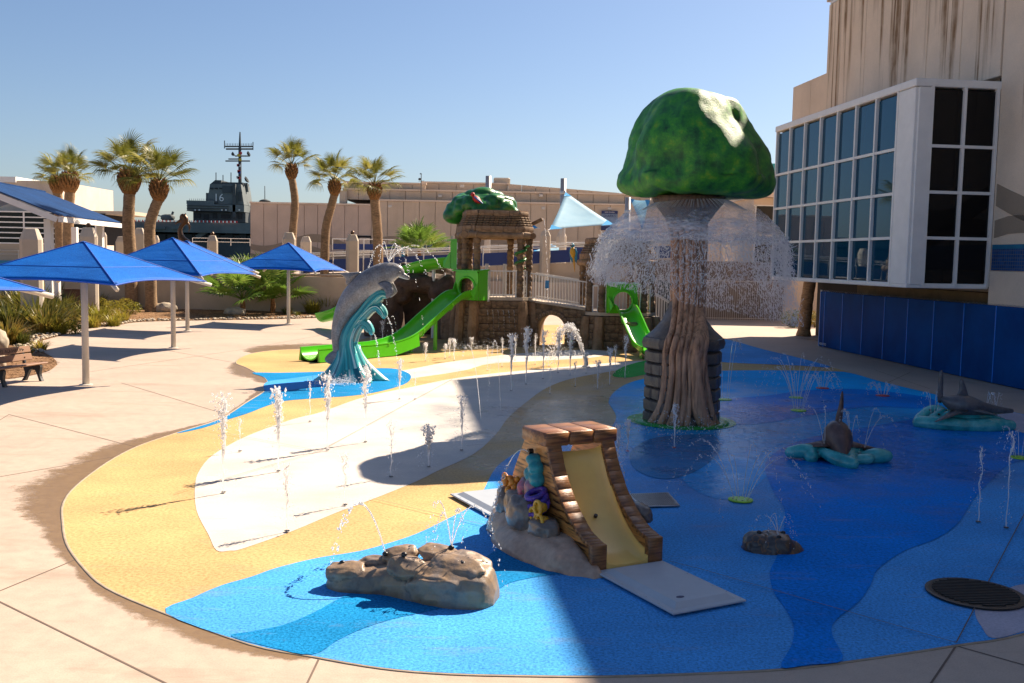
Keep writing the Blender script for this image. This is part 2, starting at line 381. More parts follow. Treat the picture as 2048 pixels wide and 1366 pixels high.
def glass_mat(name, col, rough=.02, spec=.9, trans=0):
    t = NT(name); co = t.geo()
    t.set(col=col, rough=rough, spec=spec, ior=1.52, trans=trans); t.bump(t.noise(co, .7, 2, .5), .035, .05)
glass_mat('tinted_glass', (.003, .045, .085), .015, 1.0); MATS['tinted_glass'].node_tree.nodes['Principled BSDF'].inputs['Specular Tint'].default_value = (.06, .36, .66, 1)
glass_mat('black_glass', (.004, .004, .005), .06, .25)
def fence_mat():
    t = NT('fence_blue'); co = t.geo()
    b = t.noise(co, .5, 4, .6); w = t.noise(co, 1.4, 5, .6, (1, 1, .25))
    c = t.ramp(b, [(.3, (.001, .035, .15)), (.7, (.001, .075, .28))])
    c = t.mix(t.ramp(w, [(.55, 0.0), (.8, .35)]), c, (.004, .02, .09))
    t.set(col=c, rough=.55, spec=.05)
fence_mat()
C0 = Vector((12.5, 39.5, 0)); WRZ = math.atan2(-.9935, .1142)
WM = Matrix.Translation(C0) @ Matrix.Rotation(WRZ, 4, 'Z')
bld = thing('aquarium_building', 'tall beige precast building with rust streaks and a glazed bay above the blue fence', 'building', C0, WRZ)
H_ = 18.0
MB().box((29.5, 11.55, H_/2+1.3), (60.4, 22.5, H_-2.6)).build('wall_core', 'precast_dark', bld)
MB().box((30.5, 12.2, 1.28), (59, 22.4, 2.52)).build('lower_wall', 'lower_wall', bld)
ub = MB()
edges = [-.72, .37, 2.57, 4.71, 6.96, 8.95, 11.05]
while edges[-1] < 58: edges.append(edges[-1]+2.1)
for i in range(len(edges)-1):
    a, b = edges[i], edges[i+1]
    if i < 6:
        MB().cbox(((a+b)/2, .2, (8.8+13.72)/2), (b-a-.03, .25, 13.72-8.8-.02), .012).build('wall_panel', 'precast', bld)
    else:
        MB().cbox(((a+b)/2, .22, (2.62+13.72)/2), (b-a-.03, .2, 13.72-2.62), .012).build('wall_panel', 'precast', bld)
# upper window band, parapet
for i in range(len(edges)-1):
    a, b = edges[i], edges[i+1]
    w = MB().box(((a+b)/2, .26, 15.0), (b-a-.09, .06, 2.3)).build('window', 'tinted_glass', bld)
    MB().box((a+.045, .2, 15.0), (.09, .16, 2.4)).box(((a+b)/2, .2, 13.79), (b-a-.1, .2, .1)).build('window_frame', 'white_frame', w)
    MB().cbox(((a+b)/2, .2, 17.1), (b-a-.03, .25, 1.8), .012).build('wall_panel', 'precast', bld)
# recessed strip under the upper wall beside the bay, end wall facing the promenade
MB().box((11.0, .34, 8.65), (.5, .1, .3)).build('soffit_recess', 'dark_void', bld)
for zz, hh in ((5.6, 5.9), (11.3, 4.9)):
    for k in range(5):
        MB().cbox((-.78, 2.2+k*4.0, zz), (.14, 3.96, hh), .012).build('wall_panel', 'precast_clean', bld)
MB().box((-.76, 10, 15.9), (.1, 20, 4.1)).build('end_wall', 'precast_clean', bld)
# wavy darker aggregate bands, tile band on the near wall
def wave_strip(x0, x1, z0, amp, th0, th1, y, ph=0, wl=4.0, n=24, d=.02):
    up = []; dn = []
    for i in range(n+1):
        x = x0+(x1-x0)*i/n; zc = z0+amp*math.sin((x+ph)*2*PI/wl); th = th0+(th1-th0)*(.5+.5*math.sin((x+ph)*2*PI/wl*.5+1))
        up.append((x, zc+th/2)); dn.append((x, zc-th/2))
    r = [[(x, y, b[1]), (x, y-d, b[1]), (x, y-d, z), (x, y, z)] for (x, z), b in zip(up, dn)]
    return MB().loft(r, True, True)
wave_strip(11.2, 26, 5.3, .55, .6, .75, .118, 2.0, 9).build('wave_band', 'precast_dark', bld)
wave_strip(11.2, 26, 4.25, .3, .35, .5, .118, 3.5, 7).build('wave_band', 'precast_dark', bld)
def tile_mat():
    t = NT('mosaic_tile'); co = t.objc()
    mp = t.n('ShaderNodeMapping'); mp.inputs['Rotation'].default_value = (PI/2, 0, 0); t.l(co, mp.inputs[0])
    b = t.n('ShaderNodeTexBrick'); b.offset = 0; t.l(mp.outputs[0], b.inputs[0])
    for k, v in (('Scale', 1.0), ('Mortar Size', .007), ('Brick Width', .1), ('Row Height', .1)): b.inputs[k].default_value = v
    b.inputs['Color1'].default_value = (.01, .05, .17, 1); b.inputs['Color2'].default_value = (.015, .08, .25, 1); b.inputs['Mortar'].default_value = (.12, .14, .16, 1)
    t.set(col=b.outputs[0], rough=.18)
tile_mat(); simple('tile_teal', (.02, .16, .28), .25, .15, 3)
MB().box((18.6, .1, 3.55), (14.8, .06, .62)).build('tile_band', 'mosaic_tile', bld)
MB().box((18.6, .1, 3.92), (14.8, .07, .12)).build('tile_band', 'tile_teal', bld)
for k in range(7):
    MB().cbox((12.25+2.1*k, .1, 2.68), (2.07, .16, 1.08), .012).build('wall_panel', 'precast_clean', bld)
# ---- glazed bay
BX0, BX1, BO, BZ0, BZ1 = .65, 11.05, -2.4, 2.7, 8.5
MB().box(((BX0+BX1)/2+.0, -1.16, (BZ0+BZ1)/2), (BX1-BX0-.3, 2.2, BZ1-BZ0-.2)).build('bay_body', 'dark_void', bld)
bay = MB().cbox(((BX0+BX1)/2, -1.16, BZ1+.03), (BX1-BX0+.12, 2.62, .22), .02).build('bay_roof', 'white_frame', bld)
MB().cbox(((BX0+BX1)/2, -1.16, BZ0+.06), (BX1-BX0+.04, 2.54, .14), .02).build('bay_sill', 'white_frame', bld)
rows = [(BZ1-.12-1.62, BZ1-.12)]
z = BZ1-.12-1.62; hrow = (z-(BZ0+.13))/3
for i in range(3): rows.append((z-hrow, z)); z -= hrow
F1 = 10.05; nc = 7; cw = (F1-BX0)/nc
for (z0, z1) in rows:
    for c in range(nc):
        x0 = BX0+cw*c
        MB().box((x0+cw/2, BO+.06, (z0+z1)/2), (cw-.06, .02, z1-z0-.06)).build('pane', 'tinted_glass', bld)
for c in range(nc+1): MB().box((BX0+cw*c+(.04 if c == 0 else 0), BO+.02, (BZ0+BZ1)/2), (.085, .13, BZ1-BZ0-.1)).build('mullion', 'white_frame', bld)
for (z0, z1) in rows[1:]: MB().box(((BX0+F1)/2, BO+.025, z1), (F1-BX0, .11, .085)).build('transom', 'white_frame', bld)
MB().cbox(((F1+BX1)/2+.02, BO+.04, (BZ0+BZ1)/2), (BX1-F1-.05, .16, BZ1-BZ0-.18), .02).build('corner_panel', 'white_frame', bld)
E0 = BO+.46; E1 = .05; ew = (E1-E0)/2
MB().cbox((BX1-.02, (BO+E0)/2+.02, (BZ0+BZ1)/2), (.14, E0-BO-.06, BZ1-BZ0-.18), .02).build('corner_panel', 'white_frame', bld)
for (z0, z1) in rows:
    for c in range(2):
        MB().box((BX1-.04, E0+ew*(c+.5), (z0+z1)/2), (.02, ew-.07, z1-z0-.06)).build('pane', 'black_glass', bld)
for c in range(3): MB().box((BX1-.01, E0+ew*c, (BZ0+BZ1)/2), (.13, .09, BZ1-BZ0-.1)).build('mullion', 'white_frame', bld)
for (z0, z1) in rows[1:]: MB().box((BX1-.005, (E0+E1)/2, z1), (.11, E1-E0, .085)).build('transom', 'white_frame', bld)
MB().tube([(BX1-.9, -.1, 8.75), (BX1-.9, -.45, 8.72)], .09, 8).box((BX1-.9, -.5, 8.70), (.3, .16, .1)).build('flood_lamp', 'white_frame', bld)
# ---- blue screen fence
fen = thing('screen_fence', 'long dark blue panel fence along the foot of the beige building', 'fence', C0, WRZ)
fe = [-.02, .39, 1.97, 3.63, 5.26, 6.85, 8.46, 10.13, 11.73]
while fe[-1] < 30: fe.append(fe[-1]+1.63)
for i in range(len(fe)-1):
    a, b = fe[i], fe[i+1]
    MB().cbox(((a+b)/2, 0, 1.13), (b-a-.015, .05, 2.22), .012).build('fence_panel', 'fence_blue', fen)
simple('fence_edge', (.03, .22, .75), .35, .1)
simple('galv', (.42, .42, .42), .4, .2, 5, metal=.7)
for i in range(len(fe)):
    MB().box((fe[i], -.012, 1.13), (.022, .06, 2.2)).build('seam_strip', 'fence_edge', fen)
    if i: MB().tube([(fe[i], .09, 0), (fe[i], .09, 2.26)], .035, 8).build('post', 'galv', fen)
sq = MB(); x = 0
while x < 30: sq.tube([(x, 0, 2.24), (x+.09, 0, 2.29), (x+.18, 0, 2.24)], .007, 4); x += .18
sq.build('top_wire', 'galv', fen)
MB().tube([(-.05, .0, 0), (-.05, .0, 2.3)], .04, 8).build('end_post', 'white_frame', fen)
def text(name, body, size, loc, rot, m, parent, extrude=.004, align='CENTER', sx=1.0):
    cu = bpy.data.curves.new(name, 'FONT'); cu.body = body; cu.size = size; cu.extrude = extrude; cu.align_x = align; cu.align_y = 'CENTER'; cu.resolution_u = 3
    tmp = bpy.data.objects.new('tmp', cu); COL.objects.link(tmp)
    me = bpy.data.meshes.new_from_object(tmp.evaluated_get(bpy.context.evaluated_depsgraph_get())); bpy.data.objects.remove(tmp)
    return obj(name, me, m, parent, loc, rot, (sx, 1, 1))
simple('white_paint', (.78, .78, .76), .5, .05)
text('lettering', 'AQUATICS', .13, (.35, -.031, .13), (PI/2, 0, 0), 'white_paint', fen, .002)
# ---- annex with dark windows and turquoise sign, lower block behind the corner
anx = thing('annex_building', 'low building with dark windows and a turquoise sign behind the glazed bay', 'building', (14.2, 58, 0))
MB().box((9, 4.4, 3.6), (18, 8, 7.2)).build('wall', 'precast_clean', anx)
MB().box((9, 4.2, 7.35), (18.4, 9.2, .3)).build('roof', 'precast_clean', anx)
for r in range(2):
    for k in range(8):
        p = MB().box((.75+k*1.3, .34, 5.9-r*1.75), (1.2, .06, 1.62)).build('window', 'black_glass', anx)
mf = MB()
for k in range(9): mf.box((.1+k*1.3, .33, 5.0), (.07, .1, 3.6))
for r in range(3): mf.box((5.2, .325, 6.75-r*1.77), (10.4, .09, .07))
mf.build('window_frame', 'white_frame', anx)
simple('turquoise', (.01, .32, .36), .4, .1)
sg = MB().box((2.0, .6, 8.35), (2.2, .5, 1.75)).build('sign_box', 'turquoise', anx)
simple('shark_blue', (.005, .09, .12), .5, .1)
MB().loft([[(1.3+.1*i+x, y, 7.75+z) for x, y, z in ((0, .33, -.05*k), (0, .34, -.05*k), (0, .34, .08*k+s), (0, .33, .08*k+s))] for i, k, s in ((0, .3, .1), (2, 1, .1), (4, 1.6, .12), (5, 1.6, .38), (6, 1.5, .16), (8, 1, .1), (10, .3, .1), (11, .8, .3))], True, True).build('shark_emblem', 'shark_blue', sg)
blk = thing('rear_block', 'lower beige block stepping back behind the tall building corner', 'building', WM @ Vector((-6.6, 1.2, 0)), WRZ)
for k in range(3): MB().cbox((1.0+2*k, 0, 7.2), (1.97, .2, 8.6), .012).build('wall_panel', 'precast_clean', blk)
for k in range(5): MB().cbox((-.1, 1.9+3.6*k, 7.2), (.2, 3.56, 8.6), .012).build('wall_panel', 'precast_clean', blk)
MB().box((3.0, 9.3, 7.1), (5.8, 18.3, 8.4)).build('wall_core', 'precast_dark', blk)
MB().box((3.0, 9.3, 1.45), (5.0, 16, 2.9)).build('lower_wall', 'dark_void', blk)
# ================================================================ sculpted play features on the pad
_ICO = {}
def ico(sub):
    if sub not in _ICO:
        bm = bmesh.new(); bmesh.ops.create_icosphere(bm, subdivisions=sub, radius=1)
        _ICO[sub] = ([v.co.copy() for v in bm.verts], [tuple(v.index for v in f.verts) for f in bm.faces]); bm.free()
    return _ICO[sub]
def blob(mb, c, r, sub=3, amp=.0, fr=2.0, seed=0, rot=None, zmin=None, box=1.0):
    vs, fs = ico(sub); Mx = Matrix.Translation(c) @ ((Matrix.Rotation(rot[2], 4, 'Z') @ Matrix.Rotation(rot[1], 4, 'Y') @ Matrix.Rotation(rot[0], 4, 'X')) if rot else Matrix.Identity(4))
    out = []
    for v in vs:
        p = v
        if box != 1.0: p = Vector([math.copysign(abs(a)**box, a) for a in v])
        k = 1+amp*n3(v.x*fr+seed, v.y*fr+seed*1.7, v.z*fr) + amp*.5*n3(v.x*fr*2.3+seed, v.y*fr*2.3, v.z*fr*2.3+seed)
        q = Mx @ Vector((p.x*r[0]*k, p.y*r[1]*k, p.z*r[2]*k))
        if zmin is not None and q.z < zmin: q.z = zmin
        out.append(q)
    mb.add(out, fs); return mb
def fuse(o, vox=.03, it=4, f=.6):
    m = o.modifiers.new('r', 'REMESH'); m.mode = 'VOXEL'; m.voxel_size = vox; m.use_smooth_shade = True
    if it:
        m = o.modifiers.new('s', 'SMOOTH'); m.iterations = it; m.factor = f
    return o
# --- materials
def bark_mat(name, col, dark, stretch=(9, 9, .8), scale=2.0, rough=.55, coat=0, bump=.5):
    t = NT(name); co = t.objc()
    a = t.noise(co, scale, 5, .6, stretch); b = t.noise(co, 3, 4, .6)
    c = t.ramp(a, [(.33, dark), (.5, col), (.68, tuple(min(1, x*1.35) for x in col))])
    c = t.mix(1.0, c, t.ramp(b, [(.3, .7), (.65, 1.05)]), 'MULTIPLY')
    t.set(col=c, rough=rough, coat=coat, spec=.4); t.bump(a, bump, .02)
bark_mat('root_bark', (.46, .27, .165), (.17, .09, .05), rough=.45)
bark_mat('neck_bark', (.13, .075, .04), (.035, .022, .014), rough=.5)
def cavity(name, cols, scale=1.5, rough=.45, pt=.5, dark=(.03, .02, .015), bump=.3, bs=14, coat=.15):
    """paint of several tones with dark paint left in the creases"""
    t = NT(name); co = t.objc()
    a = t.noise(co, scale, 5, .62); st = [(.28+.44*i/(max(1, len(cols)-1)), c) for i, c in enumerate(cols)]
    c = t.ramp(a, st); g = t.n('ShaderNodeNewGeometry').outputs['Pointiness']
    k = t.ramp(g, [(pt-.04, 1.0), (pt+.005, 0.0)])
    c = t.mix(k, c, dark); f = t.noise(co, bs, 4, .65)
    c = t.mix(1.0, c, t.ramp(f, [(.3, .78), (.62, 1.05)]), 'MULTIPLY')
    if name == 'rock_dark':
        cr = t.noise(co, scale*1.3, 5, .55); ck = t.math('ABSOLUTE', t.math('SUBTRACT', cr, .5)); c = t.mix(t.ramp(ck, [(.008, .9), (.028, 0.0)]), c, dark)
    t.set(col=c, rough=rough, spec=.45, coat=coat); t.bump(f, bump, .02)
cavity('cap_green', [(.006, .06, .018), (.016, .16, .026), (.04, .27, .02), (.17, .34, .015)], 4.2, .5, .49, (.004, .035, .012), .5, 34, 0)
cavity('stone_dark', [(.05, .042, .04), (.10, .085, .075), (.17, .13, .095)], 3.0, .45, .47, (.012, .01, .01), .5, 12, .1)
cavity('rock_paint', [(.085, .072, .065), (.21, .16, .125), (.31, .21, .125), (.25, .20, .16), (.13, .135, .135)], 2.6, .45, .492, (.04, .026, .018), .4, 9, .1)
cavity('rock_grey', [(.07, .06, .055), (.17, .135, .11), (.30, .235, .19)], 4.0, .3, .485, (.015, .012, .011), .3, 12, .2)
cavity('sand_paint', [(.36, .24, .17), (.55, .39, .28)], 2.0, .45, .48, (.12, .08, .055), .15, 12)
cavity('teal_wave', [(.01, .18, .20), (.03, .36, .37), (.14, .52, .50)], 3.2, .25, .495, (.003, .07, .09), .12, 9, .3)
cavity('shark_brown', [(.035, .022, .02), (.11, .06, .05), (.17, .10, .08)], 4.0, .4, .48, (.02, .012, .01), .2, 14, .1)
cavity('shark_grey', [(.05, .05, .055), (.12, .12, .13), (.10, .08, .075)], 3.0, .35, .48, (.03, .03, .035), .15, 14, .2)
simple('nozzle_black', (.012, .012, .013), .35, .2)
# ---------------------------------------------------------------- giant tree-mushroom fountain
MP = G(1362, 845)
mush = thing('mushroom_fountain', 'giant green capped mushroom tree fountain on a dark stone pedestal', 'water feature', MP)
prof = [(.02, 6.72), (.45, 6.72), (.76, 6.60), (.92, 6.44), (1.08, 6.19), (1.25, 5.86), (1.42, 5.47), (1.49, 5.15), (1.53, 4.98), (1.50, 4.83), (1.37, 4.69), (1.12, 4.63), (.7, 4.645), (.3, 4.65)]
pr = smoothpts([(a, b) for a, b in prof], 4)
N = 96; rings = []
for i, p in enumerate(pr):
    r_, z_ = p.x, p.y; ring = []
    for j in range(N):
        a = 2*PI*j/N; k = min(1, r_/.5)
        lob = .045*math.sin(3*a+.8)+.04*math.sin(5*a+z_*1.2)-.07*max(0, math.sin(4*a+1.1+z_*.5))**3
        nn = .17*n3(math.cos(a)*1.25, math.sin(a)*1.25, z_*.9)+.09*n3(math.cos(a)*2.6+5, math.sin(a)*2.6, z_*1.7)+.03*n3(math.cos(a)*7, math.sin(a)*7, z_*5)
        rr = r_*(1+k*(lob+nn*.9)); zz = z_+(.14*n3(math.cos(a)*1.3*r_+4, math.sin(a)*1.3*r_, 3) if z_ > 5 else .10*n3(math.cos(a)*2.2, math.sin(a)*2.2, 9)*min(1, r_))
        ring.append((rr*math.cos(a)+.06, rr*math.sin(a), zz))
    rings.append(ring)
MB().loft(rings, True, True).build('cap', 'cap_green', mush, smooth=True)
# flaring neck under the cap
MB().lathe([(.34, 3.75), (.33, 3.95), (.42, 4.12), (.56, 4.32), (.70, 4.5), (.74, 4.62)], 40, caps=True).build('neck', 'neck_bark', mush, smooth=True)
MB().lathe([(.22, 2.3), (.22, 3.0), (.22, 3.4), (.30, 3.8)], 24).build('trunk', 'root_bark', mush, smooth=True)
# stone pedestal: courses of blocks round an octagonal core
MB().lathe([(.66, 0), (.64, 1.5)], 8).build('pedestal_core', 'stone_dark', mush)
blk_me = {}
random.seed(5)
def wedge(w, d, h): 
    return MB().cbox((0, 0, 0), (w, d, h), .035)
for c in range(6):
    for s in range(8):
        a = 2*PI*(s+.5)/8; ap = .66; full = 2*.70*math.tan(PI/8)+.05
        halves = [(0, full)] if (c+s) % 2 else [(-full*.26, full*.48), (full*.24, full*.52)]
        for off, w in halves:
            mb = MB(); mb.cbox((0, 0, 0), (.16, w-.02, .245), .03)
            o = mb.build('stone_block', 'stone_dark', mush, sharp=40)
            px, py = math.cos(a)*ap-math.sin(a)*off, math.sin(a)*ap+math.cos(a)*off
            o.location = (px, py, .125+c*.25+.004); o.rotation_euler = (random.uniform(-.02, .02), random.uniform(-.03, .03), a+random.uniform(-.03, .03))
mb = MB().lathe([(.72, 1.5), (.83, 1.56), (.86, 1.66), (.83, 1.76), (.70, 1.80)], 8); o = mb.build('cornice', 'stone_dark', mush, sharp=35)
MB().lathe([(.80, 1.775), (.62, 1.93), (.46, 2.12), (.36, 2.35), (.32, 2.5)], 8).build('pedestal_roof', 'stone_dark', mush, sharp=40)
# roots flowing down the front
random.seed(11)
def rfront(z): 
    return .34 if z > 2.4 else .34+(2.4-z)*.72 if z > 1.8 else .86 if z > 1.5 else .79
def rootpath(xs, zs, rs, name='root', yoff=0):
    pts = []
    for x, z in zip(xs, zs):
        R0 = rfront(z)+yoff; x = max(-R0*.97, min(R0*.97, x)); oct_y = math.sqrt(max(.02, R0*R0-x*x))
        if z < 2.2: oct_y = min(R0, (R0*1.30-abs(x))*1.0) if abs(x) > R0*.38 else R0*.97
        pts.append((x, -oct_y, z))
    sp = smoothpts([(*p, r) for p, r in zip(pts, rs)], 5)
    return MB().tube([(p[0], p[1], p[2]) for p in sp], [max(.01, p[3]) for p in sp], 12).build(name, 'root_bark', mush, smooth=True)
Z = [4.45, 3.9, 3.35, 2.85, 2.4, 1.95, 1.75, 1.45, 1.1, .75, .4, .12, .0]
def rt(xs, rs): return rootpath(xs, Z, rs)
B_ = [.045, .055, .062, .065, .062, .062, .065, .065, .065, .068, .075, .085, .07]
rt([-.45, -.27, -.26, -.25, -.24, -.33, -.43, -.46, -.46, -.47, -.52, -.62, -.70], B_)
rt([-.30, -.17, -.15, -.13, -.13, -.22, -.31, -.34, -.33, -.35, -.39, -.47, -.54], B_)
rt([-.12, -.05, -.03, -.02, -.03, -.11, -.19, -.22, -.21, -.22, -.25, -.31, -.36], B_)
rt([.02, .06, .09, .10, .07, .00, -.07, -.10, -.11, -.09, -.10, -.15, -.18], B_)
rt([.14, .17, .20, .21, .17, .11, .04, -.02, .00, .03, .00, -.02, -.02], [r_*.85 for r_ in B_])
rt([.30, .28, .31, .31, .27, .22, .15, .12, .14, .17, .22, .34, .58], [.06, .07, .08, .085, .095, .115, .125, .13, .135, .14, .145, .14, .10])
rt([.40, .35, .38, .38, .33, .30, .27, .27, .31, .39, .47, .57, .72], B_)
rt([.44, .42, .44, .43, .38, .34, .30, .27, .26, .30, .34, .42, .50], [r_*.8 for r_ in B_])
for k in range(7):           # strands round the back of the trunk
    a = R(20+k*23); sp = smoothpts([(math.cos(a)*r, math.sin(a)*r, z) for r, z in ((.55, 4.5), (.3, 3.9), (.26, 3.2), (.24, 2.3))], 4)
    MB().tube(sp, .07, 8).build('root', 'root_bark', mush, smooth=True)
# sandy foot with flared toes
mb = MB(); blob(mb, (0, -.05, -.02), (.86, .86, .13), 4, .1, 3, 2, zmin=0)
mb.build('foot', 'sand_paint', mush, smooth=True)
MB().lathe([(.98, .001), (.98, .03), (.93, .06), (.85, .065)], 40).build('green_ring', 'pad_green', mush, smooth=True)
MB().lathe([(.33, 2.83), (.35, 2.83), (.35, 2.86), (.33, 2.86)], 24).build('joint_band', 'nozzle_black', mush)

# ---------------------------------------------------------------- dolphin on its wave
def dolphin_mat():
    t = NT('dolphin_skin'); co = t.objc()
    a = t.noise(co, 2.5, 5, .65); f = t.noise(co, 26, 4, .7); s = t.noise(co, 1.4, 4, .6, (3, 1, .8))
    c = t.ramp(a, [(.3, (.13, .135, .145)), (.6, (.27, .27, .275)), (.75, (.38, .37, .35))])
    c = t.mix(t.ramp(s, [(.5, 0.0), (.7, .5)]), c, (.24, .19, .14))
    c = t.mix(1.0, c, t.ramp(f, [(.32, .6), (.6, 1.1)]), 'MULTIPLY')
    at_ = t.n('ShaderNodeAttribute', attribute_name='belly').outputs['Fac']
    c = t.mix(at_, c, (.62, .58, .52)); t.set(col=c, rough=.3, spec=.5, coat=.2); t.bump(f, .35, .012)
dolphin_mat()
def wave_mat():
    t = NT('wave_paint'); co = t.n('ShaderNodeAttribute', attribute_name='uvw').outputs['Vector']
    a = t.noise(co, 1.7, 4, .6, (1, .14, 1)); b = t.noise(co, 5, 4, .6, (1, .2, 1))
    c = t.ramp(a, [(.32, (.003, .07, .10)), (.42, (.008, .20, .24)), (.50, (.03, .38, .40)), (.56, (.16, .52, .50)), (.63, (.65, .75, .68))])
    c = t.mix(1.0, c, t.ramp(b, [(.3, .75), (.6, 1.1)]), 'MULTIPLY')
    t.set(col=c, rough=.3, spec=.5, coat=.25); t.bump(a, .5, .04)
wave_mat()
DS = .01324/4.553
DP = G(700, 760)
dol = thing('dolphin_sculpture', 'grey leaping dolphin sculpture carried by a turquoise wave', 'sculpture', DP)
def dx(x, y): return ((x-640)*DS, (1235-y)*DS)
spine = [(525, 1010, 34), (519, 930, 42), (516, 830, 48), (540, 720, 66), (590, 600, 90), (662, 492, 112), (755, 395, 124), (860, 315, 122), (950, 262, 108), (1018, 240, 88), (1066, 240, 70), (1095, 252, 48), (1112, 266, 30), (1140, 280, 23), (1165, 288, 18), (1178, 291, 8)]
sp = smoothpts([(*dx(x, y), r*DS) for x, y, r in spine], 5)
def loft_body(name, sp, m, parent, wid=.82, n=24, belly=True):
    rings = []; bl = []
    for i, p in enumerate(sp):
        t = (sp[min(i+1, len(sp)-1)]-sp[max(i-1, 0)]); t = Vector((t.x, 0, t.y)).normalized(); nr = Vector((-t.z, 0, t.x)); ring = []
        for j in range(n):
            a = 2*PI*j/n; k = math.cos(a); q = Vector((p.x, 0, p.y))+nr*(k*p.z)+Vector((0, 1, 0))*(math.sin(a)*p.z*wid)
            ring.append(q); f = i/len(sp)
            bl.append(max(0, min(1, (-k-.45)*2.5))*(1 if f > .4 else 0) if belly else 0)
        rings.append(ring)
    o = MB().loft(rings, True, True).build(name, m, parent, smooth=True, recalc=True)
    o.data.attributes.new('belly', 'FLOAT', 'POINT').data.foreach_set('value', bl)
    return o
body = loft_body('body', sp, 'dolphin_skin', dol)
def fin(name, pts, th, m, parent, y0=0.0, y1=None, rot=None):
    """leaf-shaped fin from an outline in the sculpture plane, thickest in the middle"""
    c = Vector((sum(p[0] for p in pts)/len(pts), sum(p[1] for p in pts)/len(pts)))
    out = smoothpts([Vector(p) for p in pts], 4, True); n = len(out); mb = MB(); rings = []
    for k, dd in ((0, 0), (.5, .85), (.82, .5), (1, 0)):
        rings.append((k, dd))
    vs = []; fs = []
    y1 = y0 if y1 is None else y1; ymax = max(p[1] for p in pts); ymin = min(p[1] for p in pts)
    def pos(q, side, dd):
        f = (q.y-ymin)/(ymax-ymin); return (q.x, y0*f+y1*(1-f)+side*th*dd, q.y)
    for side in (-1, 1):
        b = len(vs); vs.append(pos(c, side, 1.0))
        for k, dd in rings[1:]:
            vs += [pos(c+(q-c)*k, side, dd) for q in out]
        fs += [(b, b+1+j, b+1+(j+1) % n) for j in range(n)]
        for r_ in range(2):
            fs += [(b+1+r_*n+j, b+1+(r_+1)*n+j, b+1+(r_+1)*n+(j+1) % n, b+1+r_*n+(j+1) % n) for j in range(n)]
    o = MB().add(vs, fs).build(name, m, parent, smooth=True)
    bm = bmesh.new(); bm.from_mesh(o.data); bmesh.ops.remove_doubles(bm, verts=bm.verts, dist=1e-5); bmesh.ops.recalc_face_normals(bm, faces=bm.faces); bm.to_mesh(o.data); bm.free(); o.data.shade_smooth()
    return o
fin('dorsal_fin', [dx(*p) for p in ((700, 300), (735, 245), (640, 250), (575, 252), (540, 262), (570, 285), (596, 318), (600, 360), (650, 380))], .05, 'dolphin_skin', dol)
for sgn in (-1, 1):
    fin('flipper', [dx(*p) for p in ((905, 345), (960, 320), (1015, 335), (1045, 395), (1050, 425), (1030, 450), (985, 478), (975, 430), (955, 395))], .045, 'dolphin_skin', dol, sgn*.26, sgn*.42)
    MB().lathe([(.0, -.01), (.022, -.006), (.026, 0), (.012, .01)], 10, M=Matrix.Translation((dx(1088, 240)[0], sgn*.142, dx(1088, 240)[1])) @ Matrix.Rotation(PI/2, 4, 'X')).build('eye', 'nozzle_black', dol, smooth=True)
mo = [dx(*p) for p in ((1172, 281), (1140, 276), (1115, 275), (1105, 270))]
for sgn in (-1, 1): MB().tube([(x, sgn*(.06 if i < 2 else .12)*(.55 if i == 0 else 1), z) for i, (x, z) in enumerate(mo)], .006, 5).build('mouth_line', 'nozzle_black', dol)
fin('tail_fluke', [dx(*p) for p in ((500, 960), (560, 960), (610, 1010), (600, 1080), (540, 1060), (460, 1090), (410, 1050), (440, 1000))], .05, 'dolphin_skin', dol, -.05)
def wave_tube(name, pts, parent, n=22, wid=1.0, ridge=.16, m='wave_paint', nr_=7, seed=0):
    sp = smoothpts([(*dx(x, y), r*DS) for x, y, r in pts], 5); rings = []; uvw = []; L = 0
    for i, p in enumerate(sp):
        t = (sp[min(i+1, len(sp)-1)]-sp[max(i-1, 0)]); t = Vector((t.x, 0, t.y)).normalized(); nr = Vector((-t.z, 0, t.x)); ring = []
        if i: L += (sp[i]-sp[i-1]).to_2d().length if len(p) < 3 else math.hypot(sp[i].x-sp[i-1].x, sp[i].y-sp[i-1].y)
        for j in range(n):
            a = 2*PI*j/n; k = 1+ridge*math.sin(nr_*a+L*1.3+seed)
            ring.append(Vector((p.x, 0, p.y))+nr*(math.cos(a)*p.z*k)+Vector((0, 1, 0))*(math.sin(a)*p.z*wid*k))
            uvw.append((math.cos(a)*2.2+seed, L, math.sin(a)*2.2))
        rings.append(ring)
    o = MB().loft(rings, True, True).build(name, m, parent, smooth=True)
    o.data.attributes.new('uvw', 'FLOAT_VECTOR', 'POINT').data.foreach_set('vector', [c for q in uvw for c in q])
    return o
wave_tube('wave_column', [(660, 1120, 130), (640, 1010, 100), (622, 900, 82), (640, 800, 76), (690, 700, 66), (760, 610, 62), (830, 520, 62), (890, 460, 60), (930, 440, 52), (965, 450, 40), (985, 470, 22)], dol, 36, 1.25, .13, nr_=8)
wave_tube('wave_curl', [(690, 720, 40), (760, 640, 52), (830, 570, 50), (885, 555, 48), (925, 590, 44), (945, 630, 36), (930, 655, 20)], dol, 28, 1.5, .10, nr_=6, seed=3)
wave_tube('wave_curl', [(660, 880, 50), (690, 780, 52), (740, 715, 46), (785, 722, 42), (815, 760, 38), (830, 790, 30), (815, 805, 14)], dol, 28, 1.6, .10, nr_=6, seed=6)
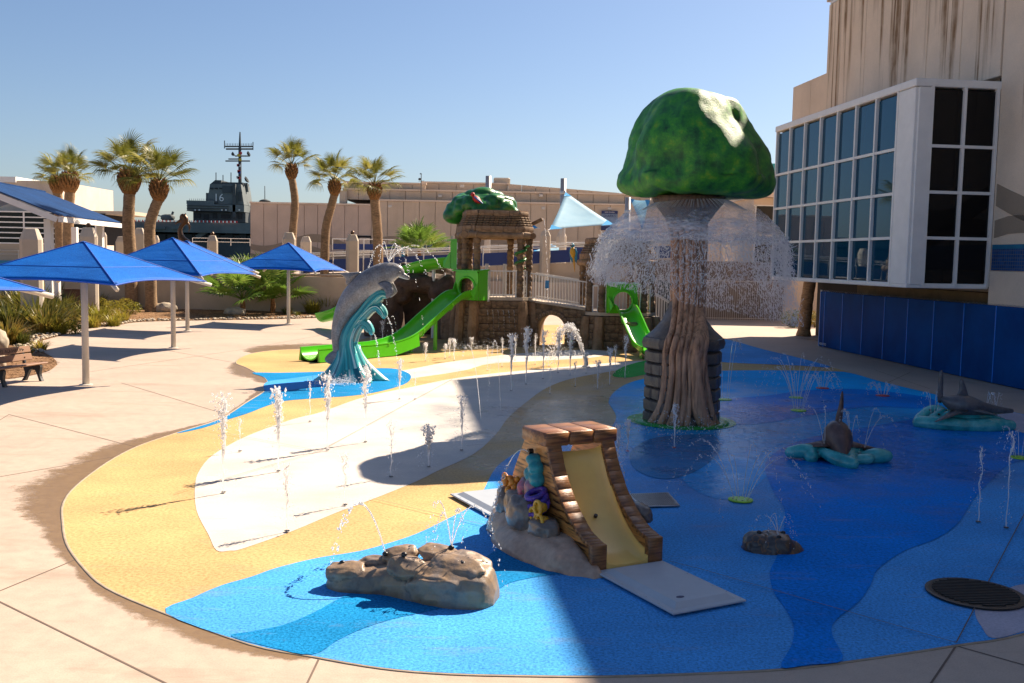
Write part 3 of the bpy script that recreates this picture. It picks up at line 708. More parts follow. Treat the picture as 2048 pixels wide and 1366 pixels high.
# flaring wave skirt
rings = []; uvw = []; nS = 72
for i in range(15):
    f = i/14; z = (1.0-f)**1.0*.86
    ring = []
    for j in range(nS):
        a = 2*PI*j/nS
        rx = .30+.62*f**1.7; ry = .28+.42*f**1.6; k = 1+(.07+.10*f)*math.sin(7*a+1.0+f*1.2)+.10*f*n3(math.cos(a)*2, math.sin(a)*2, f)
        zz = z*(1+.12*math.sin(a*3+.5))
        ring.append((-.05+rx*k*math.cos(a)+.07*f, ry*k*math.sin(a), zz)); uvw.append((math.cos(a)*3.0, zz*1.6+1, math.sin(a)*3.0))
    rings.append(ring)
o = MB().loft(rings, True, True).build('wave_base', 'wave_paint', dol, smooth=True)
o.data.attributes.new('uvw', 'FLOAT_VECTOR', 'POINT').data.foreach_set('vector', [c for q in uvw for c in q])

# ---------------------------------------------------------------- toddler slide with coral rocks
def wood_mat(name, col, dark, stretch, rough=.35):
    t = NT(name); co = t.objc(); a = t.noise(co, 2.2, 6, .65, stretch); b = t.noise(co, 2.0, 3, .5)
    c = t.ramp(a, [(.40, dark), (.50, col), (.68, tuple(min(1, x*1.5) for x in col))])
    c = t.mix(1.0, c, t.ramp(b, [(.3, .72), (.65, 1.05)]), 'MULTIPLY')
    t.set(col=c, rough=rough, spec=.45, coat=.15); t.bump(a, .5, .02)
wood_mat('plank_wood', (.27, .115, .038), (.13, .05, .018), (1, 10, 10))
wood_mat('side_wood', (.45, .20, .055), (.03, .010, .004), (8, 1.0, 9))
simple('chute_cream', (.98, .61, .17), .28, .1, 2, .05, 60, coat=.2)
SRZ = math.atan2(.466, .885); SO = Vector((.885, 10.06, 0))
sld = thing('toddler_slide', 'small wooden plank slide with cream chute, painted corals and rocks', 'slide', SO, SRZ)
prof = [(0, .0), (0, .30), (.12, .325), (.25, .375), (.48, .52), (.70, .74), (.87, 1.0), (.97, 1.27), (1.47, 1.27), (1.75, .82), (2.15, .0)]
for x0 in (.0, .72):
    mb = MB(); mb.loft([[(x0, y, z) for y, z in prof], [(x0+.13, y, z) for y, z in prof]], True, True)
    o = mb.build('side_panel', 'side_wood', sld)
tp = smoothpts([(0, .30), (.12, .325), (.25, .375), (.48, .52), (.70, .74), (.87, 1.0), (.96, 1.22)], 2)
random.seed(3)
for x0 in (-.015, .71):
    for i in range(len(tp)-1):
        a, b = Vector((0, tp[i].x, tp[i].y)), Vector((0, tp[i+1].x, tp[i+1].y)); L = (b-a).length; ang = math.atan2(b.z-a.z, b.y-a.y)
        o = MB().cbox((0, 0, 0), (.17+random.uniform(-.006, .012), L-.002, .05), .003).build('plank', 'plank_wood', sld, sharp=50)
        o.location = (x0+.075, (a.y+b.y)/2, (a.z+b.z)/2); o.rotation_euler = (ang, 0, random.uniform(-.02, .02))
    o = MB().cbox((0, 0, 0), (.19, .09, .32), .012).build('plank', 'plank_wood', sld, sharp=50); o.location = (x0+.075, -.02, .16)
for k in range(3):
    o = MB().cbox((0, 0, 0), (.322, .56, .16), .014).build('top_plank', 'plank_wood', sld, sharp=50); o.location = (.10+.325*k, 1.21, 1.27); o.rotation_euler = (0, random.uniform(-.01, .01), random.uniform(-.015, .015))
# chute: U-shaped section swept along the drop
cp = smoothpts([(1.05, 1.10), (.95, .97), (.82, .72), (.66, .48), (.46, .28), (.24, .14), (.05, .085), (-.05, .08)], 5); rings = []
for i, p in enumerate(cp):
    t = (cp[min(i+1, len(cp)-1)]-cp[max(i-1, 0)]).normalized(); nn = Vector((t.y, -t.x)); nn = nn if nn.y > 0 else -nn
    sec = [(.10, .10), (.13, .095), (.15, .05), (.19, .015), (.26, 0), (.42, -.01), (.58, 0), (.65, .015), (.69, .05), (.71, .095), (.74, .10), (.74, -.05), (.10, -.05)]
    rings.append([(x, p.x+nn.x*h, p.y+nn.y*h) for x, h in sec])
MB().loft(rings, True, True).build('chute', 'chute_cream', sld, sharp=50)
MB().tube([(.42, .60, .42), (.42, .585, .45)], .022, 10).build('water_nozzle', 'nozzle_black', sld)
mb = MB()
for a, r_ in (((-.10, .75, .0), (.36, .85, .30)), ((-.05, 1.6, .0), (.28, .62, .34)), ((-.22, 1.0, 0), (.30, .75, .24)), ((-.02, .25, 0), (.16, .45, .16)), ((.92, 1.0, 0), (.16, .9, .22)), ((.95, 1.5, 0), (.2, .6, .3)), ((.93, .4, 0), (.13, .35, .25))): blob(mb, a, r_, 4, .12, 2.2, a[1])
fuse(mb.build('sand_mound', 'sand_paint', sld), .022, 6)
for c, r_, s in (((-.15, .76, .30), (.16, .22, .15), 1), ((-.20, 1.17, .38), (.16, .25, .21), 2), ((-.12, 1.50, .42), (.13, .15, .19), 3), ((-.10, 1.76, .38), (.13, .14, .19), 4), ((-.05, 1.40, .58), (.10, .14, .12), 6), ((.98, .55, .42), (.12, .2, .12), 7), ((.98, .95, .35), (.16, .25, .2), 8)):
    blob(MB(), c, r_, 4, .14, 1.8, s*3, box=.85).build('boulder', 'rock_grey', sld, smooth=True)
def coral_mat(name, c1, c2, sc=6): cavity(name, [c1, c2], sc, .4, .48, tuple(x*.3 for x in c1), .3, 30)
coral_mat('coral_teal', (.01, .16, .20), (.03, .34, .36)); coral_mat('coral_pink', (.60, .06, .13), (.02, .32, .36), 5)
coral_mat('coral_blue', (.02, .02, .20), (.16, .06, .42), 12); coral_mat('coral_yellow', (.55, .25, .01), (.75, .45, .04)); coral_mat('coral_orange', (.55, .10, .01), (.75, .35, .02), 20)
mb = MB()
for c, r_ in (((-.04, 1.21, 1.0), (.11, .085, .07)), ((-.04, 1.15, .91), (.11, .095, .085)), ((-.05, 1.23, .83), (.11, .095, .095)), ((-.05, 1.11, .78), (.10, .09, .09)), ((-.06, 1.2, .7), (.1, .08, .1))): blob(mb, c, r_, 3)
fuse(mb.build('tube_coral', 'coral_teal', sld), .014, 2)
mb = MB(); mb.tube([(-.05, 1.21, .5), (-.07, 1.19, .72), (-.05, 1.20, .8)], [.10, .10, .06], 12); mb.tube([(-.08, 1.36, .46), (-.10, 1.37, .66), (-.07, 1.37, .76)], [.075, .07, .035], 12)
fuse(mb.build('tube_coral', 'coral_pink', sld), .014, 2)
for r_, z, o_ in ((.18, .50, 0), (.14, .57, 0), (.085, .63, 0)):
    pts = [(-.13+.10*math.sin(a*PI/10), 1.0+r_*1.15*math.cos(a*PI/10), z+.5*r_*math.sin(a*PI/10)+.02) for a in range(20)]
    mb = MB()
    for p in pts: blob(mb, p, (.036, .036, .034), 2)
    fuse(mb.build('brain_coral', 'coral_blue', sld), .01, 1)
blob(MB(), (-.10, 1.0, .52), (.10, .13, .09), 3, .2).build('brain_coral', 'coral_blue', sld, smooth=True)
for y, z, r_ in ((.77, .55, .075), (.88, .46, .065), (.72, .42, .06)):
    pts = [(-.23, y+r_*math.cos(a*PI/8), z+r_*math.sin(a*PI/8)) for a in range(16)]; pts += [pts[0], pts[1]]
    o = MB().tube(pts, .021, 8, caps=False).build('ring_sponge', 'coral_yellow', sld, smooth=True)
    MB().tube([(-.13, y, z), (-.225, y, z)], [r_*.6, r_], 12).build('sponge_cup', 'coral_yellow', o, smooth=True)
random.seed(2)
mb = MB()
for k in range(26): blob(mb, (-.12+random.uniform(-.05, .05), 1.62+random.uniform(-.15, .15), .60+random.uniform(-.10, .11)), (.036, .042, .042), 2)
mb.build('bubble_coral', 'coral_orange', sld, smooth=True)
MB().tube([(-.03, 1.28, 1.08), (-.09, 1.28, 1.08)], .035, 12).build('water_nozzle', 'nozzle_black', sld)
# landing mats
simple('mat_grey', (.40, .44, .48), .4, .06, 4, .03, 90)
def mat_pad(label, x0, x1, y0, y1, loc, rz, logo=True):
    t = thing('landing_mat', label, 'mat', loc, rz, 'landing mats at the toddler slide')
    MB().cbox(((x0+x1)/2, (y0+y1)/2, .042), (x1-x0, y1-y0, .022), .008).build('flange', 'mat_grey', t)
    b = .07; mb = MB()
    r0 = [(x0+b, y0+b), (x1-b, y0+b), (x1-b, y1-b), (x0+b, y1-b)]; c = b*1.0
    r1 = [(x0+b+c, y0+b+c), (x1-b-c, y0+b+c), (x1-b-c, y1-b-c), (x0+b+c, y1-b-c)]
    mb.loft([[(x, y, .05) for x, y in r0], [(x, y, .095) for x, y in r1]], True, True).build('cushion', 'mat_grey', t)
    for i in range(7):
        for x in (x0+.03, x1-.03): MB().lathe([(.007, .053), (.006, .057)], 8, (x, y0+.06+(y1-y0-.12)*i/6, 0)).build('bolt', 'galv', t)
    if logo:
        o = MB().lathe([(.05, .0955), (.05, .0975)], 24).build('logo_plate', 'logo_navy', t); o.location = ((x0+x1)/2-.18, y0+.24, 0); o.scale = (.9, .55, 1)
    return t
simple('logo_navy', (.01, .02, .10), .3, .05)
mat_pad('grey landing mat at the foot of the cream chute', 0, .88, -1.42, -.06, SO, SRZ)
mat_pad('sunlit white mat behind the toddler slide', -.02, .86, 2.16, 3.62, SO, SRZ, False)
# drain grate
ga, gb, gc_, gd = G(1255, 993), G(1335, 990), G(1358, 1016), G(1284, 1018)
gr = thing('drain_grate', 'silver slatted drain grate in the blue surface beside the slide', 'drain', (0, 0, 0))
simple('steel', (.48, .47, .46), .35, .15, 8, metal=.8)
fr = [Vector((p.x, p.y, .032)) for p in (ga, gb, gc_, gd)]
flat('sump', [(p.x, p.y) for p in fr], .0245, 'dark_void', gr)
mb = MB()
for i in range(4): mb.bar(fr[i]+Vector((0, 0, .0005*i)), fr[(i+1) % 4]+Vector((0, 0, .0005*i)), .025, .012)
mb.build('frame', 'steel', gr)
for i in range(1, 20): MB().bar(fr[0].lerp(fr[1], i/20), fr[3].lerp(fr[2], i/20), .014, .012).build('grate_bar', 'steel', gr)
# black round cover
cv = thing('drain_cover', 'round black slotted cover set in the blue surface near the paving', 'drain cover', G(1950, 1192))
MB().lathe([(.47, .02), (.47, .036), (.44, .04), (.3, .041)], 48).build('plate', 'nozzle_black', cv)
simple('cover_ridge', (.014, .013, .012), .6, .3, 20)
mb = MB()
for i in range(-8, 9):
    y = i*.048; w = math.sqrt(max(.0, .40**2-y*y)); 
    if w > .05: MB().bar((-w, y, .045), (w, y, .045), .022, .012).build('ridge', 'cover_ridge', cv)
# ---------------------------------------------------------------- rock fountains
rk = G(822, 1185); rock = thing('rock_fountain', 'long weathered tan rock with water spouts in the foreground', 'water feature', (rk.x, rk.y, 0), R(-13))
mb = MB(); rings = []
secs = [(-.88, .03, .03, .05), (-.82, .13, .10, .15), (-.68, .20, .15, .19), (-.5, .21, .18, .20), (-.32, .18, .22, .22), (-.15, .19, .27, .26), (.02, .25, .30, .29), (.2, .31, .31, .32), (.4, .34, .30, .34), (.58, .34, .27, .34), (.72, .31, .24, .32), (.82, .26, .19, .27), (.88, .15, .1, .12)]
for x, yf, yb, h in smoothpts(secs, 3):
    ring = []
    for k, (a, z) in enumerate(((-1.02, 0), (-1.06, .25), (-1.0, .55), (-.86, .82), (-.62, .98), (-.25, 1.08), (.2, 1.12), (.6, 1.0), (.95, .6), (1.0, 0))):
        y = a*(yf if a < 0 else yb); q = .035*n3(x*3.1, k*.55, 3)+.018*n3(x*8, k*1.3, 7)
        ring.append((x+q*.5, y+q, max(0, z*h+(q if z > .1 else 0))))
    rings.append(ring)
mb.loft(rings, True, True)
for c, r_, ro in (((.02, -.15, .29), (.20, .12, .085), (.75, .15, .25)), ((-.16, .13, .33), (.18, .11, .07), (.4, -.15, .2)), ((.24, .12, .385), (.21, .13, .05), (.25, .1, -.3)), ((-.66, -.07, .18), (.21, .13, .07), (.3, -.1, .1)), ((.50, -.10, .35), (.27, .13, .055), (.45, .08, -.15)), ((-.42, .10, .22), (.17, .09, .08), (.2, -.1, .1)), ((.60, .10, .34), (.2, .13, .07), (.1, .3, .2)), ((.35, -.26, .14), (.30, .09, .15), (0, 0, -.1))): blob(mb, c, r_, 4, .16, 2, c[1]*9, ro, box=.75)
fuse(mb.build('rock', 'rock_paint', rock), .0115, 1, .5)
for c in ((-.28, .02, .36), (-.02, -.16, .43), (.36, .16, .44), (.56, -.12, .38), (-.71, -.04, .25)): blob(MB(), c, (.032, .028, .025), 2).build('spout', 'nozzle_black', rock, smooth=True)
rk2 = G(1545, 1100); rock2 = thing('small_rock_fountain', 'small dark grey rock with orange cracks on the shaded blue surface', 'water feature', (rk2.x, rk2.y, 0))
mb = MB()
for c, r_ in (((-.18, 0, .04), (.17, .17, .17)), ((.04, -.05, .04), (.20, .18, .17)), ((.2, .0, .0), (.14, .16, .12)), ((.02, .12, .06), (.18, .12, .14)), ((0, 0, -.02), (.36, .24, .12))): blob(mb, c, r_, 3, .12, 2.2, c[0]*7, box=.85)
cavity('rock_dark', [(.03, .028, .028), (.075, .062, .055), (.05, .04, .035), (.22, .10, .03)], 4.0, .35, .485, (.20, .09, .03), .25, 12, .2)
fuse(mb.build('rock', 'rock_dark', rock2), .014, 3)
for c in ((-.17, -.02, .21), (.03, -.13, .19), (.12, .02, .2)): blob(MB(), c, (.03, .028, .026), 2).build('spout', 'nozzle_black', rock2, smooth=True)
# ---------------------------------------------------------------- two shark figures on waves
def tubes(name, lst, m, parent, vox=.02, it=3):
    mb = MB()
    for pts, rr in lst:
        s_ = smoothpts([(*p, r) for p, r in zip(pts, rr)], 4); mb.tube([q[:3] for q in s_], [q[3] for q in s_], 12)
        for q in (s_[0], s_[-1]): blob(mb, q[:3], (q[3],)*3, 2)
    return fuse(mb.build(name, m, parent), vox, it)
q = G(1675, 922); sh = thing('shark_figure', 'brown shark figure with upright fin rising from turquoise waves', 'sculpture', (q.x, q.y, 0))
tubes('wave_base', [([(-.78, .08, .12), (-.55, .0, .16), (-.3, .02, .13)], [.1, .13, .1]), ([(-.48, -.12, .08), (-.42, .1, .16)], [.12, .1]), ([(-.3, .1, .16), (-.24, -.2, .15), (-.1, -.42, .1), (.03, -.6, .08)], [.1, .1, .13, .12]), ([(.03, -.62, .08), (.1, -.3, .16), (.25, -.05, .16), (.5, .08, .13)], [.1, .1, .11, .1]),
      ([(.25, -.25, .08), (.42, -.28, .1)], [.1, .09]), ([(.42, -.12, .1), (.6, -.15, .13), (.78, -.1, .12)], [.11, .14, .11]), ([(0, .3, .08), (.4, .3, .08)], [.2, .12]), ([(-.4, .3, .08), (0, .3, .08)], [.12, .2])], 'teal_wave', sh)
mb = MB()
s_ = smoothpts([(.0, .5, .18, .12), (.02, .25, .34, .2), (.0, .02, .36, .24), (-.02, -.2, .28, .17), (-.03, -.38, .17, .09), (-.03, -.5, .12, .03)], 5)
mb.tube([p[:3] for p in s_], [p[3] for p in s_], 20, flat=1.35, up=(0, 0, 1))
mb.build('body', 'shark_brown', sh, smooth=True)
fin('dorsal_fin', [(-.02, .45), (.06, .5), (.10, .85), (.085, 1.14), (.05, 1.16), (.02, .95), (-.03, .7)], .035, 'shark_brown', sh, .12)
for s, tipx, tz in ((-1, -.75, .22), (1, .72, .20)):
    mb = MB(); sec = []
    for f in (0, .35, .7, 1):
        x = s*.15+(tipx-s*.15)*f; w = .22*(1-f)+.03; th = .05*(1-f)+.012; y = .05+.02*f; z = .30+(tz-.30)*f
        sec.append([(x, y-w, z-th*.3), (x, y, z+th), (x, y+w, z-th*.3), (x, y, z-th)])
    mb.loft(sec, True, True).build('pectoral_fin', 'shark_brown', sh, smooth=True)
for c in ((-.25, -.06, .25), (.16, -.12, .25), (.42, -.06, .22)): blob(MB(), c, (.03, .03, .015), 2).build('spout', 'nozzle_black', sh, smooth=True)
q = G(1925, 858); sh = thing('grey_shark_figure', 'grey shark figure with raised tail riding turquoise waves by the fence', 'sculpture', (q.x, q.y, 0))
tubes('wave_base', [([(-.85, .1, .1), (-.5, -.15, .12), (.0, -.25, .1), (.5, -.22, .12), (.95, -.05, .1)], [.14, .16, .14, .16, .12]), ([(-.8, .2, .16), (-.5, .35, .3), (-.35, .2, .3), (-.6, .05, .2)], [.12, .14, .12, .1]), ([(-.4, .1, .22), (.0, -.1, .22), (.4, -.02, .2), (.85, .1, .14)], [.12, .12, .13, .1]),
      ([(-.5, .3, .1), (.1, .35, .14), (.8, .2, .1)], [.2, .25, .16]), ([(-.3, .0, .3), (.1, .05, .32), (.6, .1, .24)], [.08, .1, .09])], 'teal_wave', sh)
mb = MB(); s_ = smoothpts([(-.42, .1, .62, .05), (-.3, .05, .56, .13), (-.1, .0, .50, .22), (.12, .0, .46, .22), (.4, .03, .42, .15), (.7, .06, .40, .09), (1.05, .1, .38, .045)], 5)
mb.tube([p[:3] for p in s_], [p[3] for p in s_], 20, up=(0, 0, 1)); mb.build('body', 'shark_grey', sh, smooth=True)
fin('tail_fin', [(-.50, .55), (-.40, .55), (-.40, .85), (-.42, 1.14), (-.46, 1.20), (-.50, 1.12), (-.51, .85)], .03, 'shark_grey', sh, .1)
fin('dorsal_fin', [(-.18, .62), (.08, .62), (.05, .78), (.0, .92), (-.06, 1.03), (-.12, 1.0), (-.12, .8)], .03, 'shark_grey', sh, .0)
for a, b in (((-.1, -.12, .42), (-.78, -.5, .22)), ((.15, -.1, .42), (.5, -.4, .36))):
    a, b = Vector(a), Vector(b); mb = MB(); sec = []; side = Vector((0, 0, 1)).cross((b-a).normalized())
    for f in (0, .4, .75, 1):
        p = a.lerp(b, f); w = .15*(1-f)+.03; th = .035*(1-f)+.01
        sec.append([tuple(p+side*w), tuple(p+Vector((0, 0, th))), tuple(p-side*w), tuple(p-Vector((0, 0, th)))])
    mb.loft(sec, True, True).build('pectoral_fin', 'shark_grey', sh, smooth=True)
for c in ((-.62, .15, .36), (-.5, .0, .3)): blob(MB(), c, (.03, .03, .015), 2).build('spout', 'nozzle_black', sh, smooth=True)
# ================================================================ temple play structure
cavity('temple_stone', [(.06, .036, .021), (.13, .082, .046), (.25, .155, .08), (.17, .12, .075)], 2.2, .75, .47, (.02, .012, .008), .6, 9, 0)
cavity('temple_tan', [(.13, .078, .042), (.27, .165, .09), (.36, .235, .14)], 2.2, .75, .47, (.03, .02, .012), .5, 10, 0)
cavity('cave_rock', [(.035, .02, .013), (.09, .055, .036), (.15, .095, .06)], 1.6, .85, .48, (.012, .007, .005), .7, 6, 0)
simple('slide_green', (.10, .56, .012), .3, .06, 1.5, coat=.25)
simple('deck_tan', (.45, .37, .28), .7, .1)
simple('rail_white', (.66, .64, .60), .4, .05, metal=.0)
def octo(h, c): return [(-h+c, -h), (h-c, -h), (h, -h+c), (h, h-c), (h-c, h), (-h+c, h), (-h, h-c), (-h, -h+c)]
_col = {}
def column_mesh(h):
    k = round(h, 2)
    if k not in _col:
        prof = []; n = max(6, int(h/.2)); random.seed(int(h*100))
        rings = []
        for i in range(n):
            r0 = .135*random.uniform(.93, 1.1)
            for f, q in ((.04, .86), (.18, 1.0), (.82, 1.0), (.96, .86)): rings.append((r0*q, h*(i+f)/n))
        R_ = []
        for r0, z in rings: R_.append([(r0*(1+.14*n3(math.cos(a*PI/6)*2, math.sin(a*PI/6)*2, z*4))*math.cos(a*PI/6), r0*(1+.14*n3(math.cos(a*PI/6)*2, math.sin(a*PI/6)*2, z*4))*math.sin(a*PI/6), z) for a in range(12)])
        _col[k] = MB().loft(R_, True, True).mesh('column', True)
    return _col[k]
_blk = {}
def block_mesh(i, m):
    if (i, m) not in _blk:
        random.seed(i*7+1); mb = MB(); mb.cbox((0, 0, 0), (1, 1, 1), .06)
        mb.v = [(x+.025*n3(x*3+i, y*3, z*3), y+.10*n3(x*2+i*3, y*2, z*2+5), z+.025*n3(x*3, y*3+i, z*3)) for x, y, z in mb.v]
        me = mb.mesh('stone_block'); me.materials.append(M_(m)); me.shade_smooth(); me.set_sharp_from_angle(angle=R(50)); _blk[(i, m)] = me
    return _blk[(i, m)]
def wall_blocks(parent, a, b, z0, z1, course=.3, width=.5, batter=0.0, m='temple_stone', skip=None, d=.14, seed=0, top=None, name='stone_block'):
    """courses of rough blocks on the face a->b (2-D points, seen from the outside)"""
    random.seed(seed); a = Vector(a); b = Vector(b); L = (b-a).length; t = (b-a)/L; ang = math.atan2(t.y, t.x); nr = Vector((t.y, -t.x))
    n = max(1, round((z1-z0)/course)); ch = (z1-z0)/n
    for r in range(n):
        x = -(width*.5*(r % 2)); 
        while x < L-.03:
            w = width*random.uniform(.75, 1.25); x0 = max(0, x); x1 = min(L, x+w)
            if L-x1 < .12: x1 = L
            zc = z0+ch*(r+.5); x += w if x1 < L else 9
            if x1-x0 < .08 or (skip and skip((x0+x1)/2, zc)): continue
            if top and zc+ch*.4 > top((x0+x1)/2): continue
            p = a+t*((x0+x1)/2)+nr*(batter*(1-(zc-z0)/(z1-z0))+random.uniform(-.015, .02))
            obj(name, block_mesh(random.randrange(5), m), None, parent, (p.x, p.y, zc), (0, 0, ang), (x1-x0-.012, d, ch-.012))
def pickets(name, p0, p1, h, parent, n=None, m='rail_white'):
    p0 = Vector(p0); p1 = Vector(p1); L = (p1-p0).length; n = n or int(L/.12); up = Vector((0, 0, h)); mb = MB()
    mb.bar(p0+up, p1+up, .045); mb.bar(p0+Vector((0, 0, .09)), p1+Vector((0, 0, .09)), .035)
    for i in range(n+1):
        q = p0.lerp(p1, i/n); mb.bar(q, q+up, .045 if i in (0, n) else .02)
    o = mb.build(name, m, parent); return o
def temple(name, label, c, zd, ze, h, ch, rz, blocks=(0, 1, 7, 2), rails=(0, 1, 2, 7), roof=True, seed=1, hoodside=None):
    t = thing(name, label, 'play structure', c, rz); o8 = octo(h, ch); ob = octo(h*1.06, ch*1.06)
    MB().prism(octo(h*.98, ch), 0, zd-.12).build('base_core', 'temple_stone', t)
    MB().prism(octo(h*1.07, ch*1.05), zd-.12, zd).build('deck', 'deck_tan', t)
    for k in blocks: wall_blocks(t, o8[k], o8[(k+1) % 8], 0.02, zd-.14, .30, .46, .16, seed=seed*10+k)
    for k in sorted({x for b in blocks for x in (b, (b+1) % 8)}):
        p = o8[k]; rings = []
        for z, s in ((0, .24), (zd*.33, .21), (zd*.35, .23), (zd*.66, .19), (zd*.68, .205), (zd-.16, .18)):
            q = 1.12-.06*z/zd; rings.append([(p[0]*q+s*math.cos(a*PI/4+.4), p[1]*q+s*math.sin(a*PI/4+.4), z) for a in range(8)])
        MB().loft(rings, True, True).build('buttress', 'temple_tan', t, sharp=40)
    cm = column_mesh(ze-zd)
    for k in range(8):
        p = o8[k]; obj('column', cm, 'temple_stone', t, (p[0]*.96, p[1]*.96, zd), (0, 0, k*1.3))
    for k in range(8):          # rough entablature beams
        a, b = Vector(o8[k]), Vector(o8[(k+1) % 8]); L = (b-a).length; pts = [a.lerp(b, i/6)*1.02 for i in range(-1, 8)]
        rr = [.13*(1+.22*n3(p.x*3, p.y*3, k)) for p in pts]
        MB().tube([(p.x, p.y, ze+.10+.03*n3(p.x*2, p.y*2)) for p in pts], rr, 8).build('beam', 'temple_tan', t, sharp=60)
    z = ze+.2; tiers = [(1.0, .25, 1), (.965, .09, 0), (.935, .09, 0), (.905, .09, 0), (.875, .09, 0), (.86, .2, 1)]
    for s, hh, big in tiers:
        hh *= 1.0; oo = octo(h*s*1.03, ch*s)
        MB().prism(octo(h*s*.95, ch*s), z, z+hh-.002).build('roof_tier', 'temple_stone', t)
        for k in range(8): wall_blocks(t, oo[k], oo[(k+1) % 8], z, z+hh, hh, .55 if big else .22, 0, 'temple_tan' if big else 'temple_stone', d=.12, seed=seed*50+k, name='roof_block')
        z += hh
    MB().prism(octo(h*.9, ch*.9), z, z+.03).build('roof_top', 'temple_tan', t)
    for k in rails:
        a, b = Vector(o8[k])*.97, Vector(o8[(k+1) % 8])*.97; d_ = (b-a).normalized()*.16
        pickets('railing', (*(a+d_), zd), (*(b-d_), zd), .98, t)
    return t
TC = at(987, 600, 38.0)
tow = temple('temple_tower', 'brown stone temple tower with columns and stepped roof beside the green tree', (TC.x, TC.y, 0), 1.86, 4.08, 1.28, .42, R(9), blocks=(0, 1, 7, 2, 6), rails=(0, 1, 2, 3))
# white access panels on the deck
for x, y in ((-.25, .3), (.5, .55)):
    MB().prism([(x-.03, y-.3), (x+.03, y-.3), (x+.03, y+.3), (x-.03, y+.3)], 1.87, 3.1).build('deck_panel', 'rail_white', tow)
MB().tube([(1.2, -.4, 4.55), (1.75, -.6, 4.85)], .075, 10).build('spout_pipe', 'temple_stone', tow)
T2 = at(1232, 620, 37.6)
tow2 = temple('small_temple_tower', 'lower stone temple tower half hidden behind the falling water', (T2.x, T2.y, 0), 1.38, 3.12, 1.24, .40, R(6), blocks=(0, 1, 7), rails=(0, 1, 2, 7, 3), seed=4)
# tree with bulbous crown beside the tower
q = at(914, 600, 39.2); tree = thing('sculpted_tree', 'sculpted tree with lumpy green crown above the temple roof', 'play structure', (q.x, q.y, 0))
mb = MB()
for dx_, r0 in ((0, .17), (.36, .08)): mb.tube(smoothpts([(dx_, .1, 0), (dx_+.03, .1, 1.5), (dx_*.9, .1, 3.0), (dx_*.8+.05, .1, 4.2), (dx_+.15, .1, 4.75)], 4), [r0*(1+.25*math.sin(i*.9)*.3) for i in range(17)], 12)
mb.build('trunk', 'temple_tan', tree, smooth=True)
mb = MB(); blob(mb, (1.02, .1, 5.2), (1.42, 1.15, .72), 5, .16, 2.2, 3)
for k in range(34):
    a = random.uniform(0, 2*PI); e = random.uniform(-.1, 1.3); r_ = random.uniform(.26, .42)
    blob(mb, (1.02+1.20*math.cos(a)*math.cos(e), .1+.95*math.sin(a)*math.cos(e), 5.15+.66*math.sin(e)), (r_, r_, r_*.75), 3, .1, 2, k)
blob(mb, (-.12, -.1, 4.98), (.5, .5, .36), 3); blob(mb, (1.0, .1, 5.85), (.55, .5, .3), 3)
cavity('crown_green', [(.008, .07, .018), (.018, .16, .022), (.06, .24, .03)], 3.0, .35, .48, (.004, .04, .012), .25, 16, .15)
fuse(mb.build('crown', 'crown_green', tree), .045, 4)
# parrots
def parrot(name, label, loc, cols, rz, lean=0.9):
    t = thing(name, label, 'parrot', loc, rz)
    for n_, c in cols.items(): simple('parrot_%s_%s' % (n_, name), c, .5, .15, 12)
    mm = lambda n_: 'parrot_%s_%s' % (n_, name)
    d = Vector((math.sin(lean), 0, -math.cos(lean)))      # tail direction
    def along(pts): return [Vector((0, 0, .28))+d*p for p in pts]
    MB().tube(along([0, .06, .2, .34, .42]), [.05, .1, .125, .08, .04], 12).build('body', mm('body'), t, smooth=True)
    hd = Vector((-.02, 0, .36)); blob(MB(), hd, (.085, .075, .085), 3).build('head', mm('head'), t, smooth=True)
    MB().tube([hd+Vector((-.06, 0, .01)), hd+Vector((-.12, 0, -.01)), hd+Vector((-.11, 0, -.06))], [.04, .03, .006], 8).build('beak', mm('beak'), t, smooth=True)
    for s in (-1, 1):
        MB().tube([p+Vector((0, s*.09, .03)) for p in along([.05, .2, .45, .62])], [.04, .085, .06, .01], 10, flat=.5).build('wing', mm('wing'), t, smooth=True)
    MB().tube(along([.35, .6, .95]), [.05, .04, .01], 8, flat=.5).build('tail', mm('tail'), t, smooth=True)
    for s in (-1, 1): MB().tube([(.1, s*.05, .15), (.1, s*.05, 0)], .02, 6).build('foot', mm('beak'), t)
    return t
pp = at(949, 405, 38.3)
parrot('red_parrot', 'red macaw figure with blue wings perched on the tree crown', (pp.x-.05, pp.y-.1, pp.z-.06), dict(body=(.5, .02, .02), head=(.5, .02, .02), beak=(.03, .03, .03), wing=(.02, .10, .35), tail=(.02, .12, .35)), 0)
pp = at(1145, 510, 37.0)
parrot('blue_parrot', 'blue and yellow macaw figure perched on a branch by the bridge', (pp.x, pp.y, pp.z), dict(body=(.65, .33, .02), head=(.02, .22, .32), beak=(.03, .03, .03), wing=(.02, .20, .33), tail=(.6, .3, .02)), R(60), .25)
MB().tube(smoothpts([(-.95, -1.2, 3.25), (-1.35, -1.3, 3.32), (-1.62, -1.25, 3.30)], 3), .05, 8).build('branch', 'temple_stone', tow2, smooth=True)
# snake coiled round a column
sn = thing('snake_figure', 'green snake figure coiled round a temple column', 'sculpture', tow.matrix_world @ Vector((0, 0, 0)))
bpy.context.view_layer.update()
cp_ = tow.matrix_world @ Vector((octo(1.28, .42)[1][0]*.96, octo(1.28, .42)[1][1]*.96, 2.95)); sn.location = cp_
MB().tube([(.19*math.cos(a*.5), .19*math.sin(a*.5), a*.028) for a in range(0, 28)]+[(.30, -.1, .85)], [.03+.025*min(1, i/6) for i in range(28)]+[.05], 8).build('body', 'crown_green', sn, smooth=True)
